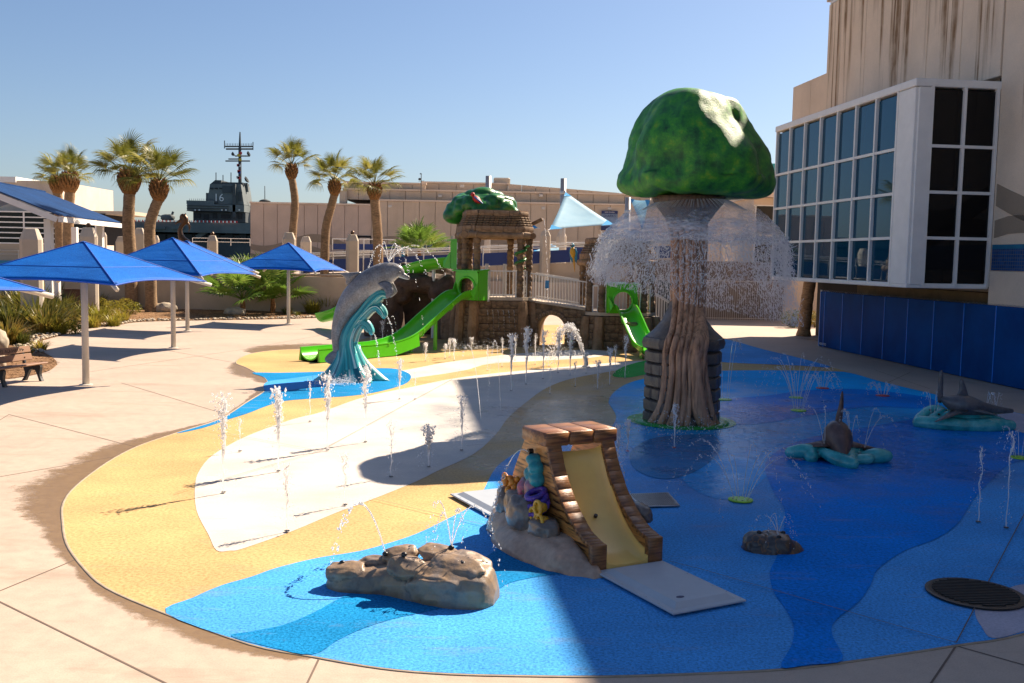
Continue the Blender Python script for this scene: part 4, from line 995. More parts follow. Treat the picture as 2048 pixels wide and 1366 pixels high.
# bridge with arch between the towers
A_ = at(1058, 620, 37.3); B_ = at(1178, 620, 36.9)
br = thing('arch_bridge', 'stone bridge with round arch and white railing between the towers', 'bridge', (A_.x, A_.y, 0), math.atan2(B_.y-A_.y, B_.x-A_.x))
LB = math.hypot(B_.x-A_.x, B_.y-A_.y); zt = lambda x: 1.70-.30*x/LB
ax, ar, az = .88, .52, .68
def in_arch(x, z): return abs(x-ax) < ar+.16 and (z < az or math.hypot(x-ax, z-az) < ar+.17)
prof_o = []
for i in range(25): a = PI-PI*i/24; prof_o.append((ax+ar*math.cos(a), az+ar*math.sin(a)))
outl = [(0, 0), (ax-ar, 0)]+prof_o+[(ax+ar, 0), (LB, 0), (LB, zt(LB)), (0, zt(0))]
MB().loft([[(x, 0, z) for x, z in outl], [(x, 1.5, z) for x, z in outl]], True, True).build('bridge_core', 'temple_stone', br)
wall_blocks(br, (0, -.02), (LB, -.02), 0.02, 1.7, .28, .42, 0, skip=in_arch, top=zt, seed=77)
for i in range(13):
    a = PI*(i+.5)/13; o = obj('voussoir', block_mesh(i % 5, 'temple_tan'), None, br, (ax+(ar+.09)*math.cos(a), -.05, az+(ar+.09)*math.sin(a)), (0, -a+PI/2, 0), (.145, .2, .17))
for s in (-1, 1):
    for k in range(3): obj('voussoir', block_mesh(k, 'temple_tan'), None, br, (ax+s*(ar+.09), -.05, .11+k*.225), (0, 0, 0), (.17, .2, .215))
MB().loft([[(x, -.09, zt(x)-.005), (x, 1.55, zt(x)-.005), (x, 1.55, zt(x)+.07), (x, -.09, zt(x)+.07)] for x in (0, LB)], True, True).build('coping', 'deck_tan', br)
pickets('railing', (.02, 0, zt(0)+.07), (LB-.02, 0, zt(LB)+.07), 1.0, br); pickets('railing', (.02, 1.45, zt(0)+.07), (LB-.02, 1.45, zt(LB)+.07), 1.0, br)
simple('sign_blue', (.02, .20, .42), .5, .3, 9)
MB().box((.68, -.03, zt(.6)+.74), (.15, .02, .3)).build('sign_plate', 'sign_blue', br)
# low wall with stair behind arch, side stair railing
st = thing('access_stair', 'tan access stair with white railings behind the small temple tower', 'stair', at(1290, 640, 38.5).to_2d().to_3d())
for k in range(7): MB().cbox((.15+k*.3, .6, (1.3-k*.18)/2), (.3, 1.2, 1.3-k*.18), .01).build('step', 'deck_tan', st)
pickets('railing', (.0, -.02, 1.3), (2.2, -.02, .05), .98, st); pickets('railing', (.0, 1.22, 1.3), (2.2, 1.22, .05), .98, st)
wall_blocks(st, (0, -.08), (1.2, -.08), 0.01, 1.0, .26, .4, 0, seed=9, top=lambda x: 1.25-.6*x)
# cave mound
q = at(840, 640, 40.2); cave = thing('cave_mound', 'dark brown rock mound with cave mouth behind the big slide', 'play structure', (q.x, q.y, 0))
mb = MB()
for c, r_ in (((-1.45, .2, .8), (.72, .8, 1.5)), ((-1.15, .0, .3), (.5, .6, 1.0)), ((1.35, .1, .9), (.6, .8, 1.35)), ((.0, .25, 2.25), (1.45, .75, .42)), ((1.05, .0, 2.0), (.75, .7, .58)), ((-1.0, .2, 1.85), (.7, .7, .55)), ((0, 2.1, 1.0), (2.3, .7, 2.1)), ((-1.9, .3, .5), (.45, .6, 1.0)), ((1.75, .2, .8), (.5, .7, 1.5)), ((1.3, -.5, .3), (.6, .4, .8))):
    blob(mb, c, r_, 4, .16, 2.0, c[0]*3+c[2], box=.85)
fuse(mb.build('rock', 'cave_rock', cave), .05, 2, .4)
mb = MB()
for c, r_ in (((1.35, -.75, .5), (.45, .3, .8)), ((1.75, -.55, .45), (.4, .3, .75))): blob(mb, c, r_, 4, .12, 2, c[0]*3, box=.7)
fuse(mb.build('stone_pier', 'temple_tan', cave), .04, 2)
wall_blocks(cave, (.95, -.95), (2.1, -.8), .02, .75, .25, .36, 0, 'temple_tan', seed=31)
# ---------------------------------------------------------------- green slides
def slide(name, label, path, w=.40, wall=.34, run=None):
    t = thing(name, label, 'slide', (path[0][0], path[0][1], 0)); o = Vector((path[0][0], path[0][1], 0))
    sp = smoothpts([Vector(p)-o for p in path], 6); n = len(sp); seg = 12
    sec = []
    for k in range(15):
        a = PI+PI*k/14; sec.append((w*math.cos(a), wall+wall*math.sin(a)))
    sec = [(-w-.05, wall+.0), (-w-.045, wall+.035), (-w, wall+.03)]+sec[1:-1]+[(w, wall+.03), (w+.045, wall+.035), (w+.05, wall)]
    out = [(x*1.0, z) for x, z in sec]+[((w+.035)*math.cos(a), wall-.01+(wall+.035)*math.sin(a)) for a in [2*PI-PI*k/14 for k in range(15)]]
    i = 0; rings = []
    for j, p in enumerate(sp):
        tg = (sp[min(j+1, n-1)]-sp[max(j-1, 0)]).normalized(); sd = tg.cross(Vector((0, 0, 1))).normalized(); up = sd.cross(tg)
        rings.append([p+sd*x+up*z for x, z in out])
    while i < n-1:
        e = min(i+seg, n-1)
        if n-1-e < 4: e = n-1
        MB().loft(rings[i:e+1], True, True).build('chute_section', 'slide_green', t, sharp=50)
        if e < n-1:
            tg = (sp[e+1]-sp[e-1]).normalized(); sd = tg.cross(Vector((0, 0, 1))).normalized(); up = sd.cross(tg)
            pts = [sp[e]+sd*((w+.055)*math.cos(a))+up*(wall+(wall+.055)*math.sin(a)) for a in [PI+PI*k/14 for k in range(15)]]
            MB().tube(pts, .022, 6, flat=1.0).build('joint_flange', 'slide_green', t, sharp=50)
        i = e
    return t, sp, o
def hood(t, c, dirv, zb, w=.56, h=1.15, r0=.36, zc=.52, dep=.55):
    """entry hood: panel with a round opening, cheeks, roof; dirv = downhill direction"""
    d = Vector((dirv[0], dirv[1], 0)).normalized(); s = d.cross(Vector((0, 0, 1))); P = lambda x, y, z: Vector(c)+s*x+d*y+Vector((0, 0, zb+z))
    N_ = 32; inn = []; outr = []
    for k in range(N_):
        a = 2*PI*k/N_; ca, sa = math.cos(a), math.sin(a); inn.append((r0*ca, zc+r0*sa)); m = max(abs(ca)/w, (sa/(h-zc)) if sa > 0 else (-sa/zc)); outr.append((ca/m, zc+sa/m))
    rings = [[P(x, y, z) for x, z in q] for q, y in ((inn, -.02), (outr, -.02), (outr, .02), (inn, .02))]; rings.append(rings[0])
    MB().loft(rings, True).build('hood_panel', 'slide_green', t, sharp=40)
    pts = [P((r0+.02)*math.cos(2*PI*k/28), .03, zc+(r0+.02)*math.sin(2*PI*k/28)) for k in range(30)]
    MB().tube(pts, .045, 8, caps=False).build('hood_ring', 'slide_green', t, smooth=True)
    for sg_ in (-1, 1):
        x = sg_*(w+.012); MB().loft([[P(x+e, -.03, 0), P(x+e, -dep, 0), P(x+e, -dep, h), P(x+e, -.03, h*.98)] for e in (-.012, .012)], True, True).build('hood_cheek', 'slide_green', t)
        MB().loft([[P(x+e, .022, 0), P(x+e, .3, .06), P(x*.8+e, .35, .3), P(x+e, .022, h*.6)] for e in (-.012, .012)], True, True).build('hood_wing', 'slide_green', t)
    MB().loft([[P(x, -dep, h), P(x, .16, h-.03), P(x, .16, h+.01), P(x, -dep, h+.06)] for x in (-w-.08, w+.08)], True, True).build('hood_roof', 'slide_green', t)
    MB().loft([[P(x, -dep-.05, -.05), P(x, -dep+.03, -.05), P(x, -dep+.03, h), P(x, -dep-.05, h)] for x in (-w-.06, -w-.02)], True, True).build('hood_post', 'rail_white', t)
    MB().loft([[P(x, -dep-.05, -.05), P(x, -dep+.03, -.05), P(x, -dep+.03, h), P(x, -dep-.05, h)] for x in (w+.02, w+.06)], True, True).build('hood_post', 'rail_white', t)
P1 = [(-1.78, 36.25, 1.80), (-2.1, 35.75, 1.72), (-2.45, 35.2, 1.42), (-2.9, 34.5, 1.0), (-3.35, 33.8, .56), (-3.8, 33.1, .26), (-4.4, 32.3, .12), (-5.3, 31.15, .10), (-6.25, 29.95, .09)]
s1, sp1, o1 = slide('big_slide', 'long bright green slide running out onto the yellow surface', P1, .40, .32)
hood(s1, Vector((-1.72, 36.35, 0))-o1, (-.55, -.83), 1.74, .52, 1.1, .36, .48, .6)
# runout side box reaching the ground
n_ = len(sp1); rb = []
for j in range(n_-22, n_):
    p = sp1[j]; tg = (sp1[min(j+1, n_-1)]-sp1[j-1]).normalized(); tg.z = 0; sd = tg.normalized().cross(Vector((0, 0, 1)))
    f = min(1, (j-(n_-22))/8); zb = .03+(1-f)*.25
    rb.append([p.to_2d().to_3d()+sd*x+Vector((0, 0, z)) for x, z in ((-.5, zb), (-.445, p.z+.30), (-.405, p.z+.28), (-.40, zb), (.40, zb), (.405, p.z+.28), (.445, p.z+.30), (.5, zb))])
MB().loft(rb, True, True).build('runout_box', 'slide_green', s1, sharp=40)
P2 = [(4.10, 36.15, 1.42), (4.18, 35.8, 1.36), (4.30, 35.2, 1.0), (4.42, 34.6, .62), (4.55, 34.0, .30), (4.66, 33.45, .16), (4.78, 32.8, .12)]
s2, sp2, o2 = slide('steep_slide', 'short bright green slide beside the stone mushroom pedestal', P2, .36, .28)
hood(s2, Vector((4.08, 36.25, 0))-o2, (.2, -.98), 1.36, .56, 1.1, .36, .46, .45)
MB().loft([[(x*1.0+.68, y, z) for x, y, z in ((-.4, -2.9, .02), (.4, -2.9, .02), (.4, -2.9, .36), (-.4, -2.9, .36))], [(x+.70, y, z) for x, y, z in ((-.4, -3.37, .02), (.4, -3.37, .02), (.42, -3.37, .30), (-.42, -3.37, .30))]], True).build('runout_box', 'slide_green', s2)
MB().cbox((.2, -.75, .55), (.5, .5, 1.1), .05).build('support_pier', 'temple_stone', s2)
P3 = [(-2.35, 39.6, 2.95), (-2.8, 39.7, 2.9), (-3.5, 40.0, 2.78), (-4.3, 40.6, 2.5), (-5.2, 41.4, 2.05), (-6.5, 42.6, 1.3), (-7.6, 43.6, .6), (-8.6, 44.3, .3)]
s3, sp3, o3 = slide('upper_slide', 'green flume slide passing behind the rock mound', P3, .42, .36)
hood(s3, Vector((-2.35, 39.55, 0))-o3, (-.95, .25), 2.85, .6, 1.15, .38, .5, .3)
for j in (10, 22, 34):
    p = sp3[min(j, len(sp3)-1)]; MB().tube([(p.x, p.y, 0), (p.x, p.y, p.z+.05)], .08, 10).build('support_post', 'rail_white', s3)
for j in (16, 26):
    p = sp1[j]; MB().tube([(p.x, p.y, 0), (p.x, p.y, p.z+.05)], .07, 10).build('support_post', 'slide_green', s1)
# ================================================================ palms, planting, shade umbrellas, bench
def frond_mat(name, c1, c2, c3):
    t = NT(name); co = t.objc(); oi = t.n('ShaderNodeObjectInfo').outputs['Random']
    a = t.noise(co, 3.0, 3, .6)
    c = t.ramp(t.math('ADD', t.math('MULTIPLY', a, .7), t.math('MULTIPLY', oi, .3)), [(.25, c1), (.5, c2), (.75, c3)])
    t.set(col=c, rough=.42, spec=.4)
    tr = t.n('ShaderNodeBsdfTranslucent'); t.l(c, tr.inputs[0]); mx = t.n('ShaderNodeMixShader'); mx.inputs[0].default_value = .38
    t.l(t.b.outputs[0], mx.inputs[1]); t.l(tr.outputs[0], mx.inputs[2]); t.l(mx.outputs[0], t.out.inputs[0])
frond_mat('palm_leaf', (.07, .085, .014), (.19, .19, .03), (.38, .33, .075))
frond_mat('palmetto_leaf', (.07, .15, .02), (.17, .29, .04), (.36, .42, .09))
frond_mat('yellow_leaf', (.12, .13, .015), (.28, .25, .03), (.40, .28, .04))
frond_mat('olive_leaf', (.045, .065, .012), (.14, .135, .025), (.40, .25, .05))
frond_mat('brown_leaf', (.09, .045, .018), (.19, .10, .04), (.30, .18, .08))
bark_mat('palm_bark', (.30, .19, .10), (.12, .07, .035), (2, 2, 14), 3.0, .85, 0, .6)
bark_mat('palm_boot', (.26, .125, .04), (.06, .03, .012), (4, 4, 6), 3.0, .85, 0, .6)
def fan_frond(seed, L=1.0, pet=.75, nb=34, spread=205, droop=.5, wid=.034):
    """costapalmate fan leaf: petiole along +X, blades radiating, tips drooping"""
    random.seed(seed); mb = MB()
    pt = [Vector((pet*f, 0, .10*math.sin(f*PI*.5)*pet)) for f in (0, .35, .7, 1)]
    mb.tube(pt, [.022, .016, .013, .011], 5)
    hub = pt[-1]; tdir = (pt[-1]-pt[-2]).normalized()
    for k in range(nb):
        a = R(spread)*(k/(nb-1)-.5); l = L*(.62+.38*math.cos(a*.8))*random.uniform(.88, 1.08); base = hub-tdir*.0+Vector((.12*math.cos(a), 0, 0))
        d = Vector((math.cos(a), math.sin(a), .16*math.cos(a)+.30*abs(math.sin(a))*.5)).normalized(); side = Vector((-math.sin(a), math.cos(a), 0)); pr = []
        tw = random.uniform(-.4, .4); w = wid*random.uniform(.8, 1.2)
        for i, f in enumerate((0, .3, .58, .8, 1.0)):
            p = base+d*(l*f)+Vector((0, 0, -droop*l*max(0, f-.35)**2*1.6))+Vector((0, 0, .04*f*n3(k*1.7, seed, f*3)))
            ww = w*(.5, 1.0, .9, .6, .05)[i]; s_ = (side*math.cos(tw)+Vector((0, 0, 1))*math.sin(tw))
            pr.append((p-s_*ww, p+Vector((0, 0, -ww*.5)), p+s_*ww))
        b = len(mb.v); mb.v += [tuple(q) for r_ in pr for q in r_]
        for i in range(4):
            for j in range(2): mb.f.append((b+i*3+j, b+i*3+j+1, b+(i+1)*3+j+1, b+(i+1)*3+j))
    return mb.mesh('frond', True, recalc=False)
FR = [fan_frond(s, .82, 1.0, 26, 205, .55, .021) for s in (1, 2, 3)]+[fan_frond(9, .80, 1.0, 24, 180, 1.0, .021)]
for m in FR: m.materials.append(M_('palm_leaf'))
boot_me = None
def palm(label, base, path, r0, r1, boot, crown_s, nfr=21, seed=0, group='tall palms'):
    """path: trunk points (x,z) relative to the base; boot = (radius, height)"""
    crown_s *= .82; random.seed(seed); t = thing('palm_tree', label, 'palm tree', base, 0, group)
    sp = smoothpts([Vector((x, 0, z)) for x, z in path], 8); n = len(sp)
    R_ = []
    for i, p in enumerate(sp):
        r_ = r0+(r1-r0)*i/(n-1)+.18*r0*max(0, 1-i/(n*.08)); R_.append(r_*(1+.03*math.sin(i*2.1)))
    MB().tube(sp, R_, 14).build('trunk', 'palm_bark', t, smooth=True)
    top = sp[-1]; br_, bh = boot; core = [Vector((top.x, 0, top.z-.12))+Vector((0, 0, bh*f)) for f in (0, .25, .55, .85, 1.05)]
    MB().tube(core, [r1, br_*.60, br_*.62, br_*.42, br_*.2], 14).build('boot_core', 'palm_boot', t, smooth=True)
    mb = MB()
    for i in range(64):        # criss-cross of old leaf bases: too small to count
        f = i/64; a = i*2.39996; zz = top.z-.10+bh*f*.95; rr = br_*.56*math.sin(PI*(.12+.8*f))**.7+.02
        b = Vector((top.x+rr*math.cos(a), rr*math.sin(a), zz)); o_ = Vector((math.cos(a), math.sin(a), 1.5)).normalized()*br_*.5
        mb.tube([b, b+o_*.6, b+o_], [.05*br_/.4, .038*br_/.4, .012], 5)
    o = mb.build('leaf_bases', 'palm_boot', t); o['kind'] = 'stuff'
    ct = Vector((top.x, 0, top.z+bh*.80))
    for i in range(nfr):
        f = (i+.5)/nfr; a = i*2.39996+seed; el = math.asin(max(-1, .99-1.12*f))
        me = FR[3] if f > .75 else FR[i % 3]
        s = crown_s*random.uniform(.85, 1.12)*(1.0 if f < .7 else .92)
        obj('frond', me, None, t, ct+Vector((0, 0, bh*.10*(1-2*f))), (random.uniform(-.5, .5), -el+random.uniform(-.1, .1), a), (s, s, s))
    return t
def palm_px(label, Y, pts, r0, r1, boot, cs, seed, nfr=21):
    b = at(pts[0][0], pts[0][1], Y); P = [at(u, v, Y) for u, v in pts]
    base = Vector((P[0].x, Y, 0)); path = [(p.x-base.x, p.z) for p in P]; path[0] = (path[0][0], 0)
    return palm(label, base, path, r0, r1, boot, cs, nfr, seed)
palm_px('leftmost tall palm above the blue pavilion roof', 74, [(124, 620), (121, 520), (118, 440), (115, 384)], .36, .33, (.72, 1.25), 1.42, 1)
palm_px('tall palm just right of the leftmost one, over the pavilion roof', 72, [(137, 620), (136, 520), (137, 440), (140, 382)], .37, .36, (.85, 1.35), 1.42, 2)
palm_px('tallest thick trunked palm behind the blue umbrellas', 54, [(264, 620), (261, 520), (257, 450), (259, 384)], .35, .30, (.78, 1.25), 1.5, 3, 24)
palm_px('leaning palm overlapping the tallest one behind the umbrellas', 52, [(303, 620), (300, 500), (300, 450), (310, 415), (318, 398)], .30, .26, (.62, 1.05), 1.5, 4, 22)
palm_px('palm with small round crown right of the ship mast', 62, [(584, 600), (585, 480), (590, 410), (586, 370), (583, 356)], .26, .23, (.50, .95), 1.18, 5)
palm_px('curving trunk palm, middle of the three by the beige hall', 60, [(648, 600), (650, 490), (653, 450), (662, 415), (669, 388)], .28, .24, (.50, .95), 1.25, 6)
palm_px('rightmost tall palm in front of the beige hall', 57, [(757, 600), (756, 500), (754, 450), (749, 396)], .30, .27, (.54, .90), 1.30, 7)
q = G(1607, 672)
tk = palm('palm trunk standing under the glazed bay beside the fence', (q.x, q.y, 0), [(0, 0), (.08, 1.5), (.22, 2.9), (.3, 4.2)], .30, .26, (.4, .8), .9, 14, 8, None)
# ---------------------------------------------------------------- planting bed
def mulch_mat():
    t = NT('mulch'); co = t.geo(); a = t.noise(co, 14, 6, .75); b = t.noise(co, .7, 4, .6)
    c = t.ramp(a, [(.34, (.08, .042, .022)), (.5, (.24, .135, .07)), (.66, (.46, .29, .16))]); c = t.mix(1.0, c, t.ramp(b, [(.3, .75), (.7, 1.1)]), 'MULTIPLY')
    t.set(col=c, rough=.95, spec=.1); t.bump(a, .9, .05)
mulch_mat()
bed_px = [(-160, 800), (-60, 775), (0, 760), (42, 755), (92, 744), (111, 733), (114, 727), (106, 716), (83, 702), (72, 691), (83, 682), (111, 674), (156, 660), (200, 652), (228, 652), (267, 645), (334, 642), (390, 641), (460, 640), (520, 639), (567, 638), (667, 635), (720, 634), (800, 628)]
edge = smoothpts([G(u, v).to_2d() for u, v in bed_px], 5)
backline = [Vector((-7.0, 58)), Vector((-24, 58)), Vector((-40, 56)), Vector((-40, 22))]
vs = []; rows_ = 9
def bed_z(p, f): return .012+.28*(f*(2-f))*.6+.10*f*n3(p.x*.35, p.y*.35)
fs = []; n = len(edge)
bl = smoothpts([Vector((-26, 17)), Vector((-26, 24)), Vector((-27, 34)), Vector((-27, 46)), Vector((-24, 56)), Vector((-16, 58.5)), Vector((-10, 58.5)), Vector((-4, 58.5))], 20)
def resample(pts, m):
    L = [0]
    for i in range(1, len(pts)): L.append(L[-1]+(pts[i]-pts[i-1]).length)
    out = []; j = 0
    for k in range(m):
        s = L[-1]*k/(m-1)
        while j < len(L)-2 and L[j+1] < s: j += 1
        out.append(pts[j].lerp(pts[j+1], (s-L[j])/max(1e-6, L[j+1]-L[j])))
    return out
er = resample(edge, 120); brs = resample(bl, 120)
for i in range(120):
    for r_ in range(rows_):
        f = r_/(rows_-1); p = er[i].lerp(brs[i], f); vs.append((p.x, p.y, bed_z(p, f) if r_ else .012))
    if i: fs += [((i-1)*rows_+k, i*rows_+k, i*rows_+k+1, (i-1)*rows_+k+1) for k in range(rows_-1)]
bed = MB().add(vs, fs).build('planting_bed', 'mulch', None, smooth=True); tag(bed, kind='structure')
if bed.data.polygons[0].normal.z < 0: bed.data.flip_normals()
def bedz(p):
    k = min(range(0, 120, 2), key=lambda i: (er[i]-p).length); d = (brs[k]-er[k]); f = max(0, min(1, (p-er[k]).dot(d)/d.length_squared)); return bed_z(p, f)
# river stones along the edge, mulch chips
simple('river_stone', (.40, .33, .24), .8, .4, 2.5, .3, 8)
random.seed(21); mb = MB()
for i in range(30, 118):
    for k in range(9):
        f = random.uniform(.0, .9)**1.8; p = er[i].lerp(er[min(119, i+1)], random.random())+(brs[i]-er[i]).normalized()*(.06+f*1.1)
        s = random.uniform(.035, .11); blob(mb, (p.x, p.y, .03+s*.3), (s, s*random.uniform(.6, 1), s*.6), 1, .2, 2, i+k, (0, 0, random.random()*3))
tag(mb.build('edging_stones', 'river_stone', None, smooth=True), 'pale river stones scattered along the planting bed edge', 'stones', kind='stuff')
mb = MB()
for i in range(5000):
    k = random.randrange(120); p = er[k].lerp(brs[k], random.random()**1.5*.75); z = bedz(p)+.01; a = random.random()*6.3; l = random.uniform(.04, .12); w = random.uniform(.012, .03)
    d = Vector((math.cos(a), math.sin(a), random.uniform(-.2, .4)))*l; s = Vector((-math.sin(a), math.cos(a), 0))*w; p = Vector((p.x, p.y, z))
    mb.add([p-d-s, p+d-s, p+d+s, p-d+s], [(0, 1, 2, 3)])
tag(mb.build('mulch_chips', 'mulch', None, recalc=False), 'brown bark chips covering the planting bed', 'mulch', kind='stuff')
# boulders
def boulder(label, px, Y_, s, seed):
    p = G(*px); t = blob(MB(), (0, 0, s[2]*.55), s, 4, .16, 1.6, seed, zmin=-.05).build('boulder', 'river_stone', None, smooth=True)
    t.location = (p.x, p.y, .08); tag(t, label, 'boulder')
boulder('pale tan boulder lying on the mulch by the umbrella posts', (330, 628), 0, (.62, .45, .36), 3)
boulder('tan boulder at the photo edge behind the bench', (-4, 705), 0, (.32, .3, .42), 5)
boulder('small tan rock at the bed corner above the bench', (-2, 745), 0, (.18, .2, .32), 7)
boulder('low brown rock under the fan palms', (470, 632), 0, (.6, .4, .25), 9)
# plants: blades radiating from a clump
def tuft_mesh(seed, n=90, h=.8, w=.02, arch=.7, spread=.25, up=.35, mat='olive_leaf'):
    random.seed(seed); mb = MB()
    for k in range(n):
        a = random.uniform(0, 2*PI); r0 = spread*random.random()**.5; l = h*random.uniform(.55, 1.1); out = random.uniform(.15, 1.0)*arch; b = Vector((r0*math.cos(a), r0*math.sin(a), 0))
        a2 = a+random.uniform(-.6, .6); d = Vector((math.cos(a2), math.sin(a2), 0)); s = Vector((-math.sin(a2), math.cos(a2), 0)); pr = []; ww = w*random.uniform(.7, 1.3)
        for i, f in enumerate((0, .35, .7, 1.0)):
            p = b+d*(l*out*(f**1.4))+Vector((0, 0, l*(f-up*out*f*f)))
            q = ww*(.8, 1, .75, .05)[i]; pr.append((p-s*q, p+s*q))
        c = len(mb.v); mb.v += [tuple(x) for r_ in pr for x in r_]; mb.f += [(c+2*i, c+2*i+1, c+2*i+3, c+2*i+2) for i in range(3)]
    me = mb.mesh('foliage', True, recalc=False); me.materials.append(M_(mat)); return me
def shrub_mesh(seed, n=700, r=(.6, .5, .5), leaf=.05, mat='olive_leaf'):
    random.seed(seed); mb = MB()
    for k in range(n):
        while True:
            p = Vector((random.uniform(-1, 1), random.uniform(-1, 1), random.uniform(-1, 1)))
            if .25 < p.length < 1: break
        if n3(p.x*2.2+seed, p.y*2.2, p.z*2.2) < -.18: continue
        p = Vector((p.x*r[0], p.y*r[1], r[2]*(p.z*.95+.95))); l = leaf*random.uniform(.7, 1.5)
        d = Vector((random.gauss(0, 1), random.gauss(0, 1), random.gauss(.3, .8))).normalized(); s = d.cross(Vector((random.random(), random.random(), random.random()))).normalized()*l*.32
        mb.add([p-d*l, p-s, p+d*l, p+s], [(0, 1, 2, 3)])
    me = mb.mesh('foliage', True, recalc=False); me.materials.append(M_(mat)); return me
TU = {k: tuft_mesh(i+1, n, h, w, ar, sp_, up, m) for i, (k, n, h, w, ar, sp_, up, m) in enumerate([
    ('flax', 190, 1.3, .034, 1.0, .4, .42, 'olive_leaf'), ('lily', 150, .85, .022, .9, .3, .45, 'yellow_leaf'), ('grassg', 170, .8, .016, .9, .25, .4, 'olive_leaf'),
    ('grassb', 240, 1.1, .012, .5, .35, .25, 'brown_leaf'), ('grassy', 220, .95, .014, .75, .35, .35, 'yellow_leaf')])}
TU['shrub'] = shrub_mesh(5, 900, (.75, .6, .5), .06, 'olive_leaf'); TU['shruby'] = shrub_mesh(6, 800, (.6, .5, .4), .055, 'yellow_leaf'); TU['twig'] = shrub_mesh(8, 420, (.5, .5, .75), .05, 'brown_leaf')
KN = dict(flax='flax_plant', lily='lily_plant', grassg='grass_clump', grassb='dry_grass_clump', grassy='grass_clump', shrub='leafy_shrub', shruby='leafy_shrub', twig='twiggy_shrub')
random.seed(4)
def plant(kind, px, s, label, Y=None, sz=1.0, z=None):
    p = at(px[0], px[1], Y) if Y else G(*px); z_ = (bedz(p.to_2d())-.03) if z is None else z
    t = thing(KN[kind], label, 'plant', (p.x, p.y, z_), random.uniform(0, 6), 'plants in the bed')
    o = obj('foliage', TU[kind], None, t); o.scale = (s, s, s*sz)
    MB().tube([(0, 0, -.05), (.02, 0, .16*s), (0, .02, .3*s)], [.05*s, .04*s, .02*s], 6).build('stem', 'palm_boot', t)
    return t
PL = [('flax', (20, 668), 1.15, 'tall olive flax clump at the photo left edge behind the bench'), ('flax', (78, 655), 1.25, 'dense flax clump left of the first umbrella post'), ('flax', (118, 640), 1.2, 'flax clump against the brown box behind the first umbrella'),
      ('grassg', (45, 690), .85, 'low spiky clump in front of the flax near the bench'), ('lily', (52, 712), .55, 'sprawling yellow green plant by the bed corner above the bench'), ('lily', (82, 700), .5, 'trailing yellow leaves over the bed corner edge'),
      ('flax', (8, 640), 1.3, 'tall flax at the far left under the blue canopy'), ('grassg', (140, 662), .8, 'green strap leaf clump just left of the first post'), ('lily', (185, 655), .95, 'green and yellow lily clump right of the first post'),
      ('lily', (228, 652), .85, 'spiky lily clump at the stone edging'), ('shruby', (205, 632), 1.1, 'yellowing shrub behind the lilies right of the first post'), ('shruby', (250, 628), 1.0, 'orange tinged shrub at the palm trunk foot'), ('grassg', (195, 622), 1.3, 'arching green clump under the first canopy corner'),
      ('shrub', (285, 620), .9, 'green creeper around the second palm trunk foot'), ('shruby', (278, 612), .8, 'yellow shrub between the two palm trunks'),
      ('grassb', (352, 618), 1.0, 'brown dry grass between the two umbrella posts'), ('grassb', (403, 617), 1.05, 'brown dry grass right of the second post'), ('grassb', (452, 622), .9, 'brown dry grass left of the fan palms'),
      ('grassb', (600, 618), 1.1, 'rusty dry grass right of the fourth umbrella post'), ('grassy', (625, 630), 1.0, 'bright yellow green grass clump nearest the dolphin tail'), ('grassy', (655, 628), 1.25, 'large yellow green grass mound left of the dolphin'),
      ('grassb', (650, 612), 1.0, 'reddish dry grass behind the yellow grass mound'), ('grassg', (575, 632), .7, 'small green clump at the fourth post foot'), ('grassg', (595, 634), .45, 'little green tuft in the stones by the fourth post'),
      ('grassb', (695, 616), 1.1, 'dry grass behind the dolphin back'), ('shrub', (160, 612), 1.3, 'green shrub behind the brown box'), ('flax', (55, 628), 1.25, 'flax rising behind the front clumps at left'), ('flax', (100, 618), 1.3, 'far flax clump under the first canopy')]
PL += [('flax', (38, 640), 1.35, 'broad flax mass above the bench at left'), ('shruby', (70, 668), 1.0, 'yellow brown leafy plant in front of the left flax'), ('flax', (132, 652), 1.0, 'flax leaning toward the first umbrella post'), ('lily', (120, 668), .9, 'yellow strap leaves low left of the first post'),
       ('shruby', (20, 655), 1.1, 'rusty leaved plant at the left photo edge'), ('lily', (170, 640), 1.1, 'arching lily directly behind the first post'), ('shruby', (230, 636), 1.1, 'orange shrub between lily clumps and palm'), ('flax', (215, 615), 1.1, 'flax behind the orange shrubs'), ('flax', (185, 608), 1.2, 'tall flax right of the service box'),
       ('grassb', (425, 616), 1.0, 'dry brown grass clump under the second canopy edge'), ('grassb', (375, 612), .9, 'thin dry grass at the wall behind the third post'), ('grassy', (685, 630), 1.0, 'yellow green grass touching the dolphin outline')]
PL += [('flax', (90, 668), 1.1, 'full flax clump midway between bench and first post'), ('flax', (12, 690), .9, 'flax hanging over the boulder at the left edge'), ('flax', (60, 645), 1.4, 'tallest flax under the cut off canopy'), ('shrub', (112, 655), 1.1, 'green leafy mass left of the brown box'), ('shruby', (150, 668), .8, 'low yellowing shrub at the first post foot'),
       ('lily', (200, 645), 1.15, 'broad lily clump under the first canopy front corner'), ('lily', (243, 645), .9, 'lily clump reaching toward the stones'), ('shruby', (265, 632), .9, 'orange leaves beside the thick palm trunk'), ('flax', (240, 612), 1.1, 'flax in front of the retaining wall left of the palms')]
for k, px, s, lb in PL: plant(k, px, s, lb)
